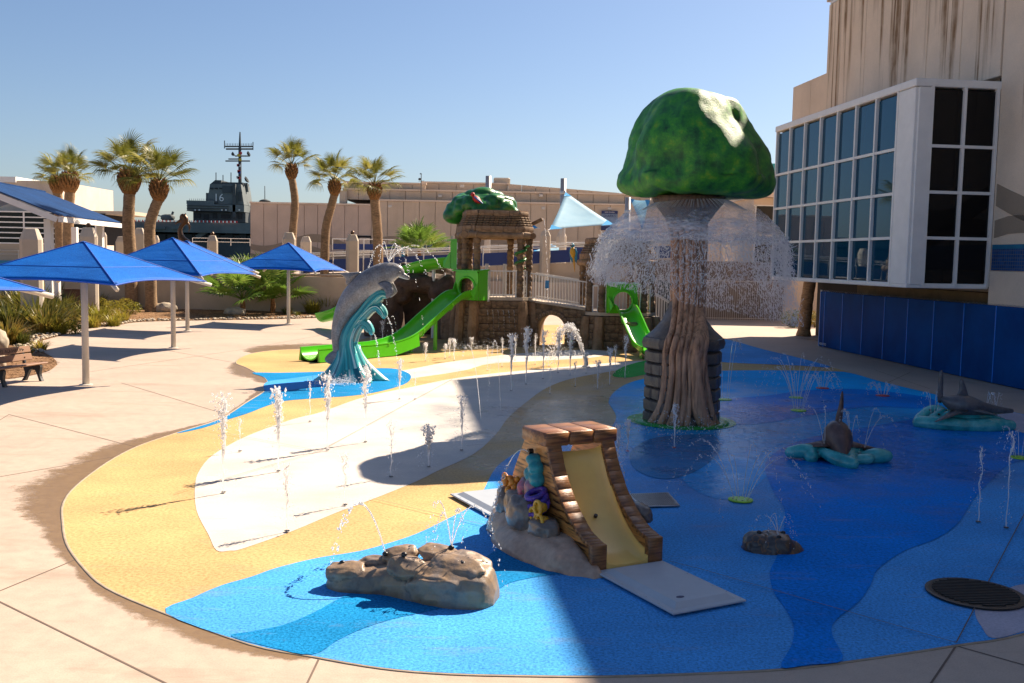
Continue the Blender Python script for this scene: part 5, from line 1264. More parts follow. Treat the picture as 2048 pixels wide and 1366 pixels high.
# fan palms low
FP = [fan_frond(s, .85, 1.0, 24, 270, .3, .034) for s in (21, 22)]
for m in FP: m.materials.append(M_('palmetto_leaf'))
def fan_palm(label, base, s, n=22, seed=1, h=.5):
    random.seed(seed); t = thing('fan_palm', label, 'palm shrub', base, 0, 'low fan palms')
    MB().tube([(0, 0, 0), (.03, 0, h*.6), (0, 0, h)], [.16, .14, .1], 10).build('trunk', 'palm_boot', t)
    for i in range(n):
        f = (i+.5)/n; el = math.asin(1-1.05*f); sc = s*random.uniform(.85, 1.15); obj('frond', FP[i % 2], None, t, (0, 0, h), (random.uniform(-.6, .6), -el, i*2.39996+seed), (sc, sc, sc))
p = G(485, 632); fan_palm('low green fan palm under the middle umbrella corner', (p.x, p.y, .1), 1.35, 15, 3, .8)
p = G(545, 630); fan_palm('low fan palm left of the fourth umbrella post', (p.x, p.y, .1), 1.25, 14, 5, .8)
p = G(520, 626); fan_palm('fan palm standing behind the other two by the wall', (p.x, p.y, .1), 1.3, 12, 8, 1.2)
p = at(838, 505, 72); fan_palm('dark fan palm beside the banner pillar on the upper walk', (p.x, p.y, p.z-.8), 1.25, 26, 6, 1.0)
# brown service box in the planting
simple('brown_box', (.11, .05, .025), .7, .15)
p = G(150, 632); t = thing('service_box', 'brown metal service box among the plants behind the first post', 'cabinet', (p.x, p.y, .1))
MB().cbox((0, 0, .62), (.95, .5, 1.2), .02).build('cabinet', 'brown_box', t); MB().cbox((0, 0, 1.24), (1.02, .56, .06), .015).build('lid', 'brown_box', t)
# ---------------------------------------------------------------- shade umbrellas
def canopy_mat():
    t = NT('shade_cloth'); co = t.objc(); f = t.noise(co, 55, 2, .8); a = t.noise(co, 1.2, 3, .5)
    c = t.ramp(f, [(.35, (.002, .11, .50)), (.6, (.003, .19, .70)), (.72, (.04, .32, .85))]); c = t.mix(1.0, c, t.ramp(a, [(.3, .85), (.7, 1.05)]), 'MULTIPLY')
    t.set(col=c, rough=.6, spec=.15); t.b.inputs['Sheen Weight'].default_value = .12; t.b.inputs['Sheen Tint'].default_value = (.45, .65, 1, 1); t.b.inputs['Sheen Roughness'].default_value = .35; wr = t.noise(co, 1.1, 3, .5, (1, 1, 4)); t.bump(t.math('ADD', t.math('MULTIPLY', f, .05), wr), .35, .09)
    tr = t.n('ShaderNodeBsdfTranslucent'); t.l(c, tr.inputs[0]); mx = t.n('ShaderNodeMixShader'); mx.inputs[0].default_value = .3
    t.l(t.b.outputs[0], mx.inputs[1]); t.l(tr.outputs[0], mx.inputs[2]); t.l(mx.outputs[0], t.out.inputs[0])
canopy_mat(); simple('seam_blue', (.003, .07, .42), .6, .1); simple('post_cream', (.58, .53, .46), .45, .08, 2)
def umbrella(label, base, hp, he=2.56, half=(2.43, 1.75), rz=0):
    t = thing('shade_umbrella', label, 'umbrella', (base[0], base[1], 0), rz, 'blue shade umbrellas')
    a = Vector((half[0], half[1])); cor = [a, Vector((a.y, -a.x)), -a, Vector((-a.y, a.x))]
    n = 14; m = 10; vs = []; fs = []
    for k in range(4):
        c0, c1 = cor[k], cor[(k+1) % 4]; b = len(vs)
        for i in range(m+1):
            f = i/m
            for j in range(n+1):
                g = j/n; p = c0.lerp(c1, g)*f; inset = .16*4*g*(1-g)*f*f; p = p*(1-inset)
                z = hp+(he-hp)*f-.10*4*g*(1-g)*f*(1-f)*1.2+.07*4*g*(1-g)*f*f - .16*f*(1-f)*0
                vs.append((p.x, p.y, z))
        for i in range(m):
            for j in range(n):
                q = b+i*(n+1)+j; fs.append((q, q+1, q+n+2, q+n+1))
    o = MB().add(vs, fs).build('canopy', 'shade_cloth', t); bm = bmesh.new(); bm.from_mesh(o.data); bmesh.ops.remove_doubles(bm, verts=bm.verts, dist=1e-4); bm.to_mesh(o.data); bm.free()
    o.data.shade_smooth(); o.data.set_sharp_from_angle(angle=R(7))
    s = o.modifiers.new('t', 'SOLIDIFY'); s.thickness = .008
    MB().tube([(0, 0, 0), (0, 0, hp-.12)], [.085, .075], 16).build('post', 'post_cream', t, smooth=True)
    MB().lathe([(.16, .0), (.16, .02), (.1, .03)], 16).build('base_plate', 'post_cream', t)
    for c in cor:          # hip seams and hem cables
        MB().tube([(c.x*f, c.y*f, hp+(he-hp)*f+.006) for f in (.01, .35, .7, .99)], .012, 5).build('hip_seam', 'seam_blue', t)
    for k in range(4):
        c0, c1 = cor[k], cor[(k+1) % 4]; pts = []
        for q in range(15): g = q/14; p = c0.lerp(c1, g)*(1-.16*4*g*(1-g)); pts.append((p.x, p.y, he+.07*4*g*(1-g)-.004))
        MB().tube(pts, .016, 5).build('hem_cable', 'seam_blue', t)
    for k in range(4):     # panel seam across each facet
        c0, c1 = cor[k], cor[(k+1) % 4]; pts = []
        for q in range(11): g = .0+q/10; f = .62; p = c0.lerp(c1, g)*f*(1-.16*4*g*(1-g)*f*f); pts.append((p.x, p.y, hp+(he-hp)*f-.10*4*g*(1-g)*f*(1-f)*1.2+.07*4*g*(1-g)*f*f+.004))
        MB().tube(pts, .007, 4).build('panel_seam', 'seam_blue', t)
    for c in cor:
        e = c*1.045; MB().tube([(0, 0, hp-.22), (e.x, e.y, he-.10)], [.055, .05], 10).build('rafter', 'post_cream', t, smooth=True)
        MB().tube([(c.x*.985, c.y*.985, he-.02), (e.x*.995, e.y*.995, he-.06)], .02, 6).build('corner_cable', 'steel', t)
    MB().lathe([(.001, hp+.012), (.05, hp+.0), (.08, hp-.02)], 12).build('peak_cap', 'shade_cloth', t, smooth=True)
    return t
for lb, px, hp in (('nearest blue square umbrella left of the photo centre', (172, 770), 3.52), ('second blue umbrella behind the nearest one', (347, 696), 3.80), ('blue umbrella almost hidden behind the second one', (375, 662), 3.80), ('farthest blue umbrella left of the dolphin', (577, 648), 3.86)):
    umbrella(lb, G(*px), hp)
umbrella('blue umbrella mostly cut off by the left photo edge', (-10.9, 15.9), 3.5)
# ---------------------------------------------------------------- bench
simple('plastic_wood', (.25, .135, .075), .6, .15, 3, .2, 30, stretch=(1, 8, 8)); simple('bench_black', (.015, .015, .016), .5, .1); simple('engraving', (.03, .018, .012), .7)
bn = thing('park_bench', 'brown slatted bench with black legs and engraved back at the left edge', 'bench', (-12.15, 23.85, 0), R(76))
for k in range(3): MB().cbox((0, -.08+.155*k, .44-.012*k), (1.78, .14, .045), .012).build('seat_slat', 'plastic_wood', bn)
for k in range(2):
    o = MB().cbox((0, 0, 0), (1.78, .045, .17), .012).build('back_slat', 'plastic_wood', bn); o.location = (0, .36+.045*k, .585+.19*k); o.rotation_euler = (R(-13), 0, 0)
    for x in (-.62, .62): MB().lathe([(.018, 0), (.016, .008)], 10, M=Matrix.Translation((x, .36+.045*k-.03, .585+.19*k)) @ Matrix.Rotation(PI/2, 4, 'X')).build('bolt', 'bench_black', bn)
text('lettering', 'STATE AQUARIUM', .118, (.12, .3805, .775), (PI/2-R(13), 0, 0), 'engraving', bn, .002)
for x in (-.62, .62):
    out = smoothpts([(-.20, .0), (-.13, .17), (-.15, .40), (.10, .42), (.35, .40), (.30, .17), (.40, 0)], 4); inn = smoothpts([(.30, 0), (.22, .16), (.16, .27), (.08, .30), (.0, .27), (-.06, .16), (-.12, 0)], 4); pr = list(out)+list(inn)
    MB().loft([[(x+e, p.x, p.y) for p in pr] for e in (-.045, .045)], True, True).build('leg_frame', 'bench_black', bn)
    MB().bar((x, .33, .40), (x, .44, .84), .07, .05).build('back_support', 'bench_black', bn)
# ================================================================ terrace, halls, pavilion, ship
simple('beige_wall', (.47, .37, .26), .8, .1, 1.0, .15, 30)
simple('beige_pillar', (.50, .42, .32), .75, .1, 1.2, .15, 30)
simple('rail_panel_blue', (.005, .028, .15), .45, .12, 1.0)
simple('turq_panel', (.01, .26, .50), .45, .1)
simple('roof_navy', (.004, .035, .12), .55, .25, .8, spec=.15)
simple('ship_grey', (.12, .14, .14), .8, .3, .12); simple('ship_dark', (.055, .066, .07), .8, .35, .12); simple('ship_black', (.016, .02, .022), .7, .2)
simple('bronze', (.10, .055, .03), .4, .25, 3, metal=.6)
terr = MB().box((-26, 89, .95), (82, 56, 1.9)).build('terrace', 'concrete_paving'); tag(terr, kind='structure')
# retaining wall along the planting bed and ramp
wl_ = thing('retaining_wall', 'long low beige wall behind the planting bed and umbrellas', 'wall', (0, 0, 0))
xa, xb = at(250, 560, 59.6).x, at(700, 560, 60.2).x
k = 0; x = xa
while x < xb:
    MB().cbox((x+1.5, 59.8, 1.55), (2.97, .35, 1.0), .015).build('wall_panel', 'beige_wall', wl_); MB().cbox((x+1.5, 59.95, .52), (2.985, .3, 1.02), .015).build('wall_base', 'beige_wall', wl_); x += 3.0
MB().cbox(((xa+xb)/2, 59.75, 2.10), (xb-xa+.6, .5, .1), .02).build('coping', 'beige_pillar', wl_)
def rail_run(name, label, cat, a, b, h=1.0, gap=1.6, panel=None, pz=(.12, .75), rails=(.85, 1.0), wallto=None, group=None):
    a = Vector(a); b = Vector(b); L = (b-a).length; n = max(2, round(L/gap)); t = thing(name, label, cat, a, 0, group); d = b-a
    for i in range(n+1):
        p = d*(i/n); MB().tube([p, p+Vector((0, 0, h))], .035, 8).build('post', 'rail_white', t)
    for r_ in rails: MB().tube([Vector((0, 0, r_*h)), d+Vector((0, 0, r_*h))], .03, 8).build('rail', 'rail_white', t)
    if panel:
        for i in range(n):
            p, q = d*((i+.02)/n), d*((i+.98)/n); o = Vector((0, .05, 0))
            MB().loft([[p+o+Vector((0, e, pz[0])), q+o+Vector((0, e, pz[0])), q+o+Vector((0, e, pz[1])), p+o+Vector((0, e, pz[1]))] for e in (0, .03)], True, True).build('infill_panel', panel, t)
    if wallto is not None:
        m = max(1, round(L/3))
        for i in range(m):
            p, q = d*(i/m), d*((i+.994)/m); base = wallto-a.z
            MB().loft([[Vector((p.x, p.y+e, base)), Vector((q.x, q.y+e, base)), q+Vector((0, e, .02)), p+Vector((0, e, .02))] for e in (.1, .5)], True, True).build('wall_panel', 'beige_wall', t)
    return t
A = at(605, 549, 60.2); B = at(1372, 517, 62.5)
rail_run('ramp_railing', 'white railing with navy panels climbing the ramp behind the play structure', 'railing', A, B, 1.28, 1.9, 'rail_panel_blue', (.08, .86), (.82, 1.0, .93), wallto=0)
rail_run('walkway_railing', 'white railing with navy panels on the far upper walkway', 'railing', at(665, 500, 80), at(915, 503, 80), .95, 2.6, 'rail_panel_blue', (.05, .52), (.95,))
rail_run('walkway_railing', 'far navy panelled railing between the temple towers', 'railing', at(1042, 505, 80), at(1250, 509, 80), .95, 2.6, 'rail_panel_blue', (.05, .52), (.95,))
rail_run('terrace_railing', 'white railing on the retaining wall behind the umbrellas', 'railing', at(415, 549, 60.0), at(600, 550, 60.4), 1.0, 1.6, None, rails=(.6, 1.0))
rail_run('terrace_railing', 'white railing with turquoise panels at the left photo edge', 'railing', at(-60, 536, 54), at(185, 539, 54), 1.0, 1.5, 'turq_panel', (.02, .45), (.8, 1.0))
rail_run('pier_railing', 'thin pale railing on the pier in front of the grey ship', 'railing', at(385, 490, 110), at(500, 492, 110), .8, 2.5, None, rails=(1.0, .5))
MB().box((-2.0, .3, 1.0), (44, .3, 2.2)).build('planter_wall', 'beige_wall', tag(thing('planter_wall', 'beige planter wall under the turquoise railing at far left', 'wall', (-26, 54.3, 0)), None))
# pillars with chamfered tops
def pillar(label, u, vtop, wpx, Y, z0=1.8, lamp=False, banner=False):
    p = at(u, vtop, Y); w = wpx/FPX*Y*.5; t = thing('concrete_pillar', label, 'pillar', (p.x, Y, 0), R(20), 'concrete pillars along the terrace'); H = p.z; c = w*.5
    o = lambda s, cc: [(-s+cc, -s), (s-cc, -s), (s, -s+cc), (s, s-cc), (s-cc, s), (-s+cc, s), (-s, s-cc), (-s, -s+cc)]
    MB().loft([[(x, y, z) for x, y in o(s, cc)] for z, s, cc in ((z0-.3, w, c*.6), (H-w*1.1, w, c*.6), (H-.02, w*.62, c*.4), (H, w*.55, c*.35))], True, True).build('shaft', 'beige_pillar', t)
    if lamp: MB().lathe([(.09, H), (.11, H+.05), (.11, H+.15), (.05, H+.22)], 12).build('lamp', 'bronze', t)
    if banner:
        MB().box((-w*.30, -w-.03, H-1.5), (w*.8, .04, 1.75)).build('banner', 'sign_blue', t); MB().box((w*.45, -w-.05, H-1.75), (w*.55, .06, .38)).build('notice_box', 'bronze', t)
for a in [('wide pillar at the far left beside the pavilion post', 62, 457, 40, 42, .2), ('wide pillar with a lamp on top above the nearest umbrella', 177, 455, 33, 48, .2, True), ('narrow pillar between pavilion and tallest palm', 207, 465, 12, 70), ('pillar right behind the tallest palm trunk', 279, 456, 22, 62),
          ('short pillar behind the leaning palm', 311, 471, 15, 80), ('pillar in front of the grey ship', 425, 471, 20, 62, 1.8, True), ('pillar behind the farthest umbrella peak', 578, 465, 25, 61.5, .1), ('smaller pillar right of the farthest umbrella peak', 612, 473, 20, 72),
          ('pillar just right of the farthest umbrella', 705, 469, 23, 59.0, .1, True), ('banner pillar beside the dark fan palm', 807, 468, 17, 74, 1.8, True, True), ('pillar partly hidden by the sculpted tree trunk', 908, 472, 16, 74), ('pillar holding the corner of the pale blue sail', 1091, 462, 18, 61.5, .1),
          ('banner pillar below the pale blue sail', 1123, 464, 17, 76, 1.8, False, True), ('low square pillar block left of the tallest palm', 242, 473, 20, 66)]: pillar(*a)
# bronze leaping figure
p = at(362, 486, 57); t = thing('bronze_statue', 'bronze leaping figure statue above the second umbrella', 'statue', p)
MB().cbox((0, 0, -.7), (1.1, .9, 1.3), .04).build('plinth', 'beige_pillar', t)
tubes('figure', [([(.3, 0, 0), (.05, 0, .3), (-.05, 0, .75), (.1, 0, 1.1)], [.28, .2, .14, .12]), ([(.1, 0, 1.05), (.3, 0, 1.35), (.1, 0, 1.6), (-.05, 0, 1.45)], [.12, .16, .12, .05]), ([(.25, 0, 1.3), (.5, 0, 1.0), (.45, 0, .6)], [.1, .07, .03]), ([(.15, 0, 1.35), (-.2, 0, 1.2), (-.35, 0, 1.05)], [.1, .07, .03]), ([(.2, 0, 1.4), (.3, 0, 1.75)], [.08, .03])], 'bronze', t, .05, 3)
# ---------------------------------------------------------------- beige hall behind
hall = thing('beige_hall', 'long beige panelled hall with wave bands behind the palms', 'building', (0, 92, 0)); Y0 = 92
def xu(u, Y=Y0): return (u-1024)/FPX*Y
def hpanels(u0, u1, z0, z1, w, y=0.0, m='precast_clean'):
    x0, x1 = xu(u0), xu(u1); n = max(1, round((x1-x0)/w)); ww = (x1-x0)/n
    for i in range(n): MB().cbox((x0+ww*(i+.5), y, (z0+z1)/2), (ww-.035, .25, z1-z0), .015).build('wall_panel', m, hall)
    MB().box(((x0+x1)/2, y+6.2, (z0+z1)/2), (x1-x0-.1, 12.1, z1-z0-.05)).build('wall_core', 'precast_dark', hall)
    MB().box(((x0+x1)/2, y-.02, z1+.09), (x1-x0+.1, .4, .16)).build('parapet', 'precast_clean', hall)
panel_mat('hall_left', (.60, .46, .36), .1, 9); panel_mat('hall_right', (.62, .49, .36), .1, 4)
hpanels(500, 741, 0, 8.0, 1.2, 0, 'hall_left'); hpanels(741, 1560, 0, 8.45, 1.48, -.15, 'hall_right'); hpanels(680, 1400, 8.6, 9.5, 1.5, 1.0, 'hall_right'); hpanels(680, 845, 9.7, 10.15, 1.2, 1.4, 'hall_right')
hpanels(835, 1010, 9.7, 10.35, 1.6, 2.2, 'hall_right')
x0, x1 = xu(1010), xu(1235)
for i in range(8):
    f0, f1 = i/8, (i+.97)/8; a, b = x0+(x1-x0)*f0, x0+(x1-x0)*f1
    MB().loft([[(a, y, 9.66), (b, y, 9.66), (b, y, 10.4-.65*f1), (a, y, 10.4-.65*f0)] for y in (1.6, 5)], True, True).build('wall_panel', 'hall_right', hall)
wave_strip(xu(500), xu(741), 4.35, .55, .35, .75, -.128, 2, 9.5, 60).build('wave_band', 'precast_dark', hall)
wave_strip(xu(500), xu(741), 3.55, .45, .3, .5, -.128, 5, 8.5, 60).build('wave_band', 'precast_dark', hall)
wave_strip(xu(742), xu(1262), 4.55, .5, .35, .7, -.278, 4, 9.5, 110).build('wave_band', 'precast_dark', hall)
MB().box((xu(722), -.16, 4.1), (1.7, .16, 2.2)).build('door_recess', 'dark_void', hall); MB().box((xu(728), -.2, 4.0), (1.0, .16, 2.0)).build('door', 'precast_clean', hall)
for u, v in ((779, 412), (901, 412), (924, 372), (880, 392), (1082, 391), (1087, 416), (1220, 417)):
    p = at(u, v, 91.3 if v > 400 else 92.6); o = MB().cbox((0, 0, 0), (.36, .22, .26), .03).build('wall_lamp', 'post_cream', hall); o.location = (p.x, p.y-92+(.45 if v > 400 else .1), p.z)
MB().lathe([(.35, 0), (.38, .2), (.36, 1.2), (.42, 1.3)], 14, (xu(682), .6, 8.1)).build('roof_vent', 'beige_pillar', hall)
MB().cbox((xu(997), 3, 10.7), (1.6, 1.2, .7), .1).build('roof_unit', 'beige_pillar', hall)
t = MB(); p = at(837, 372, 93); t.tube([(xu(837), .5, 9.3), (xu(837), .5, 11.1)], .035, 6).tube([(xu(837)-.25, .5, 10.4), (xu(837)+.3, .5, 10.45)], .02, 5); blob(t, (xu(834), .5, 10.6), (.14, .1, .12), 2); blob(t, (xu(836), .5, 11.1), (.1, .05, .06), 2)
t.build('weather_mast', 'ship_dark', hall)
# film banner
sg = thing('wall_banner', 'navy and grey film banner hanging on the hall wall', 'banner', (0, 0, 0)); pa, pb = at(1203.5, 421, 91.2), at(1235, 461, 91.2)
simple('banner_grey', (.15, .22, .33), .5, .25, 1.5); simple('banner_navy', (.008, .025, .11), .5, .1)
cx, cz = (pa.x+pb.x)/2, (pa.z+pb.z)/2; W_, Hh = pb.x-pa.x, pa.z-pb.z
MB().box((cx, 91.45, cz), (W_, .05, Hh)).build('sheet', 'banner_grey', sg); MB().box((cx, 91.415, pa.z-.14), (W_, .03, .28)).build('header', 'banner_navy', sg); MB().box((cx, 91.415, pb.z+.2), (W_, .03, .4)).build('footer', 'banner_navy', sg)
text('lettering', 'SHARKS', .34, (cx, 91.41, cz+.42), (PI/2, 0, 0), 'banner_navy', sg, .004, sx=.95); text('lettering', 'NOW PLAYING', .13, (cx, 91.39, pa.z-.14), (PI/2, 0, 0), 'white_paint', sg, .004)
# sails
def sail_mat():
    t = NT('sail_cloth'); co = t.objc(); a = t.noise(co, 1.0, 3, .5); c = t.ramp(a, [(.3, (.45, .68, .80)), (.7, (.55, .76, .86))]); t.set(col=c, rough=.6)
    tr = t.n('ShaderNodeBsdfTranslucent'); t.l(c, tr.inputs[0]); mx = t.n('ShaderNodeMixShader'); mx.inputs[0].default_value = .5; t.l(t.b.outputs[0], mx.inputs[1]); t.l(tr.outputs[0], mx.inputs[2]); t.l(mx.outputs[0], t.out.inputs[0])
sail_mat(); simple('sail_corner', (.02, .30, .60), .5, .1); simple('mast_grey', (.42, .39, .37), .4, .1, metal=.3)
def sail(label, cs, sag=.10):
    c = sum((Vector(q) for q in cs), Vector())/3; t = thing('shade_sail', label, 'shade sail', c, 0, 'pale blue shade sails'); L = [Vector(q)-c for q in cs]; n = 14; idx = {}; vs = []; fs = []; cen = Vector((0, 0, -.12))
    for i in range(n+1):
        for j in range(n+1-i):
            a, b = i/n, j/n; g = 1-a-b; p = L[0]*a+L[1]*b+L[2]*g; ins = sag*4*(a*b*(1-g)+b*g*(1-a)+a*g*(1-b))*(1-27*a*b*g*.9); p = p.lerp(Vector(), max(0, ins)); idx[i, j] = len(vs); vs.append(p+cen*(27*a*b*g))
    for i in range(n):
        for j in range(n-i):
            fs.append((idx[i, j], idx[i+1, j], idx[i, j+1]))
            if i+j < n-1: fs.append((idx[i+1, j], idx[i+1, j+1], idx[i, j+1]))
    o = MB().add(vs, fs).build('cloth', 'sail_cloth', t, smooth=True); s = o.modifiers.new('t', 'SOLIDIFY'); s.thickness = .012
    for k in range(3):
        p = L[k]; q = p*.90; e = p*1.06; MB().tube([p*.97, e], .03, 6).build('tension_cable', 'steel', t)
        o2 = (L[(k+1) % 3]-p).normalized(); o3 = (L[(k+2) % 3]-p).normalized(); f = .9
        MB().loft([[p+Vector((0, e2, .0)), p+o2*f+Vector((0, e2, 0)), p+o3*f+Vector((0, e2, 0))] for e2 in (-.05, -.03)], True, True).build('corner_patch', 'sail_corner', t)
def mast(label, u, vt, Y, r_=.22):
    p = at(u, vt, Y); t = thing('sail_mast', label, 'post', (p.x, Y, 0), 0, 'sail masts'); MB().tube([(0, 0, 1.7), (0, 0, p.z)], [r_, r_*.92], 16).build('pole', 'mast_grey', t, smooth=True); MB().lathe([(r_*1.08, p.z-1.1), (r_*1.12, p.z-1.05), (r_*1.12, p.z-.95), (r_*1.08, p.z-.9)], 16).build('collar', 'steel', t)
mast('sail mast rising left of the temple tree', 977, 352, 70); mast('sail mast holding the large pale blue sail', 1127, 357, 70); mast('sail mast behind the mushroom cap', 1256, 395, 70)
sail('large pale blue triangular sail between the temple towers', [at(1131, 384, 69.6), at(1099, 459, 62.5), at(1228, 449, 64)], .05)
sail('pale blue sail mostly hidden behind the temple tower', [at(980, 384, 69.6), at(1076, 456, 63), at(960, 470, 66)])
sail('pale blue sail glimpsed behind the mushroom cap', [at(1260, 398, 69.6), at(1300, 400, 66), at(1285, 460, 64)])
sail('low pale blue canopy on the walkway behind the temple bridge', [at(1100, 487, 75), at(1060, 505, 72), at(1150, 507, 72)])
# dark gate fence and wall right of the play structure
gf = thing('gate_fence', 'white picket gate fence seen through the falling water', 'fence', at(1290, 620, 55).to_2d().to_3d()); pickets('railing', (0, 0, .1), (8.0, .5, .1), 2.2, gf, 64, 'mast_grey')
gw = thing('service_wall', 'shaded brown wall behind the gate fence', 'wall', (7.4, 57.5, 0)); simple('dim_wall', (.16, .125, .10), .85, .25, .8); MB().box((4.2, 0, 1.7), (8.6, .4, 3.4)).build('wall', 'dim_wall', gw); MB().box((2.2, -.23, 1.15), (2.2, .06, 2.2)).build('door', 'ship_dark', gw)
for k in range(3): plant('shrub', (1585+k*22, 655), 1.0, ('dark shrub in the shaded passage left of the palm trunk', 'dark shrub behind the palm trunk under the bay', 'dark shrub between palm trunk and fence end')[k], None, 1.0, 0)
# ---------------------------------------------------------------- pavilion and glass building at left
pv = thing('blue_roof_pavilion', 'open pavilion with dark blue metal roof on white posts at left', 'pavilion', (0, 0, 0))
E1, E2, R2 = Vector((-23.2, 50, 5.05)), Vector((-25.7, 64, 5.15)), Vector((-30.0, 62.6, 6.95)); R1 = R2+(E1-E2); L1, L2 = R1+(R1-E1)*Vector((1, 1, 0)).length*0+Vector((R1.x-E1.x, R1.y-E1.y, E1.z-R1.z)), R2+Vector((R2.x-E2.x, R2.y-E2.y, E2.z-R2.z))
ns = 14
for k in range(ns):
    for (a0, a1, b0, b1) in ((E1, E2, R1, R2), (L1, L2, R1, R2)):
        f0, f1 = k/ns, (k+.97)/ns; q = [a0.lerp(a1, f0), a0.lerp(a1, f1), b0.lerp(b1, f1), b0.lerp(b1, f0)]
        MB().loft([[v+Vector((0, 0, e)) for v in q] for e in (0, .06)], True, True).build('roof_panel', 'roof_navy', pv)
MB().bar(E1+Vector((.02, 0, -.18)), E2+Vector((.02, 0, -.18)), .14, .28).build('fascia', 'white_frame', pv); MB().bar(E1+Vector((-.1, -.0, -.2)), R1+Vector((0, 0, -.2)), .16, .3).build('gable_beam', 'white_frame', pv); MB().bar(R1+Vector((0, 0, -.2)), L1+Vector((0, 0, -.2)), .16, .3).build('gable_beam', 'white_frame', pv)
MB().bar(R1+Vector((0, 0, .05)), R2+Vector((0, 0, .05)), .25, .08).build('ridge_cap', 'roof_navy', pv)
for u, Y in ((98, 50.8), (201, 61.5), (150, 68)):
    p = at(u, 480, Y); MB().cbox((p.x, Y, 2.4), (.36, .36, 5.0), .02).build('post', 'white_frame', pv)
MB().cbox((at(103, 480, 50.6).x+.28, 50.6, 1.6), (.2, .3, 3.4), .02).build('post_casing', 'white_frame', pv)
gb_ = thing('glass_hall', 'beige building with dark gridded windows behind the pavilion', 'building', (0, 82, 0)); xr = at(192, 450, 82).x; zb, zt_ = at(60, 487, 82).z, at(60, 424, 82).z
nc, nr = 9, 6; cw = 3.0; x0 = xr-nc*cw; rh = (zt_-zb)/nr
for c in range(nc):
    for r_ in range(nr): MB().box((x0+cw*(c+.5), 0, zb+rh*(r_+.5)), (cw-.1, .05, rh-.08)).build('pane', 'black_glass', gb_)
for c in range(nc+1): MB().box((x0+cw*c, -.03, (zb+zt_)/2), (.12, .12, zt_-zb)).build('mullion', 'white_frame', gb_)
for r_ in range(nr+1): MB().box(((x0+xr)/2, -.035, zb+rh*r_), (nc*cw, .1, .10)).build('transom', 'white_frame', gb_)
MB().box(((x0+xr)/2, .2, zb/2+.9), (nc*cw+.3, .5, zb-1.85)).build('base_wall', 'beige_wall', gb_)
MB().box(((x0+xr)/2+.6, 3.4, (zb+zt_)/2), (nc*cw, 6, zt_-zb)).build('wall_core', 'dark_void', gb_)
x2 = at(155, 400, 90).x; MB().box((x2-16, 10, 5.3), (32, 12, 8.0)).build('upper_wall', 'precast_clean', gb_); MB().box((x2-17.5, 10, 9.35), (28, 12.4, .5)).build('roof_edge', 'white_frame', gb_)
p = at(190, 424, 84); MB().box((p.x+.5, 3, p.z-.1), (6.5, 5, .3)).build('canopy_slab', 'beige_pillar', gb_)
# ---------------------------------------------------------------- grey warship
SY = 300.0; pxm = SY/FPX
ship = thing('warship', 'grey museum aircraft carrier with tower and mast beyond the terrace', 'ship', (0, SY, 0))
def S(u, v): p = at(u, v, SY); return p.x, p.z
def sbox(name, u0, v0, u1, v1, m, d=12, y=0, taper=None):
    a, b = S(u0, v0), S(u1, v1); mb = MB(); t0, t1 = (0, 0) if not taper else taper
    mb.loft([[(a[0]+t0*pxm, yy, a[1]), (b[0]-t1*pxm, yy, a[1]), (b[0], yy, b[1]), (a[0], yy, b[1])] for yy in (y-d/2, y+d/2)], True, True); return mb.build(name, m, ship)
sbox('hull', -700, 449, 560, 535, 'ship_dark', 34, 8); sbox('flight_deck', -720, 445, 570, 450, 'ship_grey', 40, 8)
sbox('gallery', 180, 450, 505, 462, 'ship_black', 1.5, -10.6); sbox('gallery', 215, 462, 330, 478, 'ship_black', 1.5, -9.9)
for u in range(340, 500, 26): sbox('hull_opening', u, 470, u+14, 484, 'ship_black', 1.0, -9.4)
sbox('island_base', 397, 425, 500, 446, 'ship_dark', 10); sbox('island_deck', 388, 410, 500, 426, 'ship_grey', 13); sbox('island_walkway', 386, 403, 440, 411, 'ship_grey', 12)
sbox('island_tower', 424, 370, 497, 411, 'ship_grey', 10, 0, (6, 6)); sbox('bridge_house', 428, 362, 450, 371, 'ship_dark', 8, 0, (10, 0)); sbox('island_top', 450, 366, 492, 371, 'ship_dark', 7)
sbox('gun_director', 418, 387, 430, 403, 'ship_grey', 6); sbox('island_pipe', 477, 371, 483, 436, 'ship_dark', 1, -6.0)
for u0 in (431, 440, 449): sbox('bridge_window', u0, 378, u0+6, 380.5, 'ship_black', .3, -5.2)
a = S(448, 398); text('lettering', '16', 3.2, (a[0], -5.25, a[1]), (PI/2, 0, 0), 'white_paint', ship, .05)
mb = MB(); a = S(480, 372); b = S(480, 264); mb.tube([(a[0], 0, a[1]), (a[0], 0, S(480, 300)[1]), (b[0], 0, b[1])], [.55, .45, .18], 8); mb.build('mast', 'ship_dark', ship)
for u0, u1, v, r_ in ((449, 506, 293, .22), (452, 506, 298, .25), (451, 500, 322, .2), (470, 500, 312, .2), (457, 480, 318, .2)): MB().tube([(S(u0, v)[0], 0, S(u0, v)[1]), (S(u1, v)[0], 0, S(u1, v)[1])], r_, 6).build('yardarm', 'ship_dark', ship)
for u, v0, v1 in ((449, 281, 297), (506, 284, 300), (432, 345, 365), (462, 345, 366), (446, 350, 364)): MB().tube([(S(u, v0)[0], 0, S(u, v0)[1]), (S(u, v1)[0], 0, S(u, v1)[1])], .14, 5).build('aerial', 'ship_dark', ship)
mb = MB()
for k in range(17): x = S(452+k*3.2, 290); mb.tube([(x[0], 0, x[1]-.4), (x[0], 0, x[1]+.5)], .07, 4)
mb.build('aerial_screen', 'ship_dark', ship)
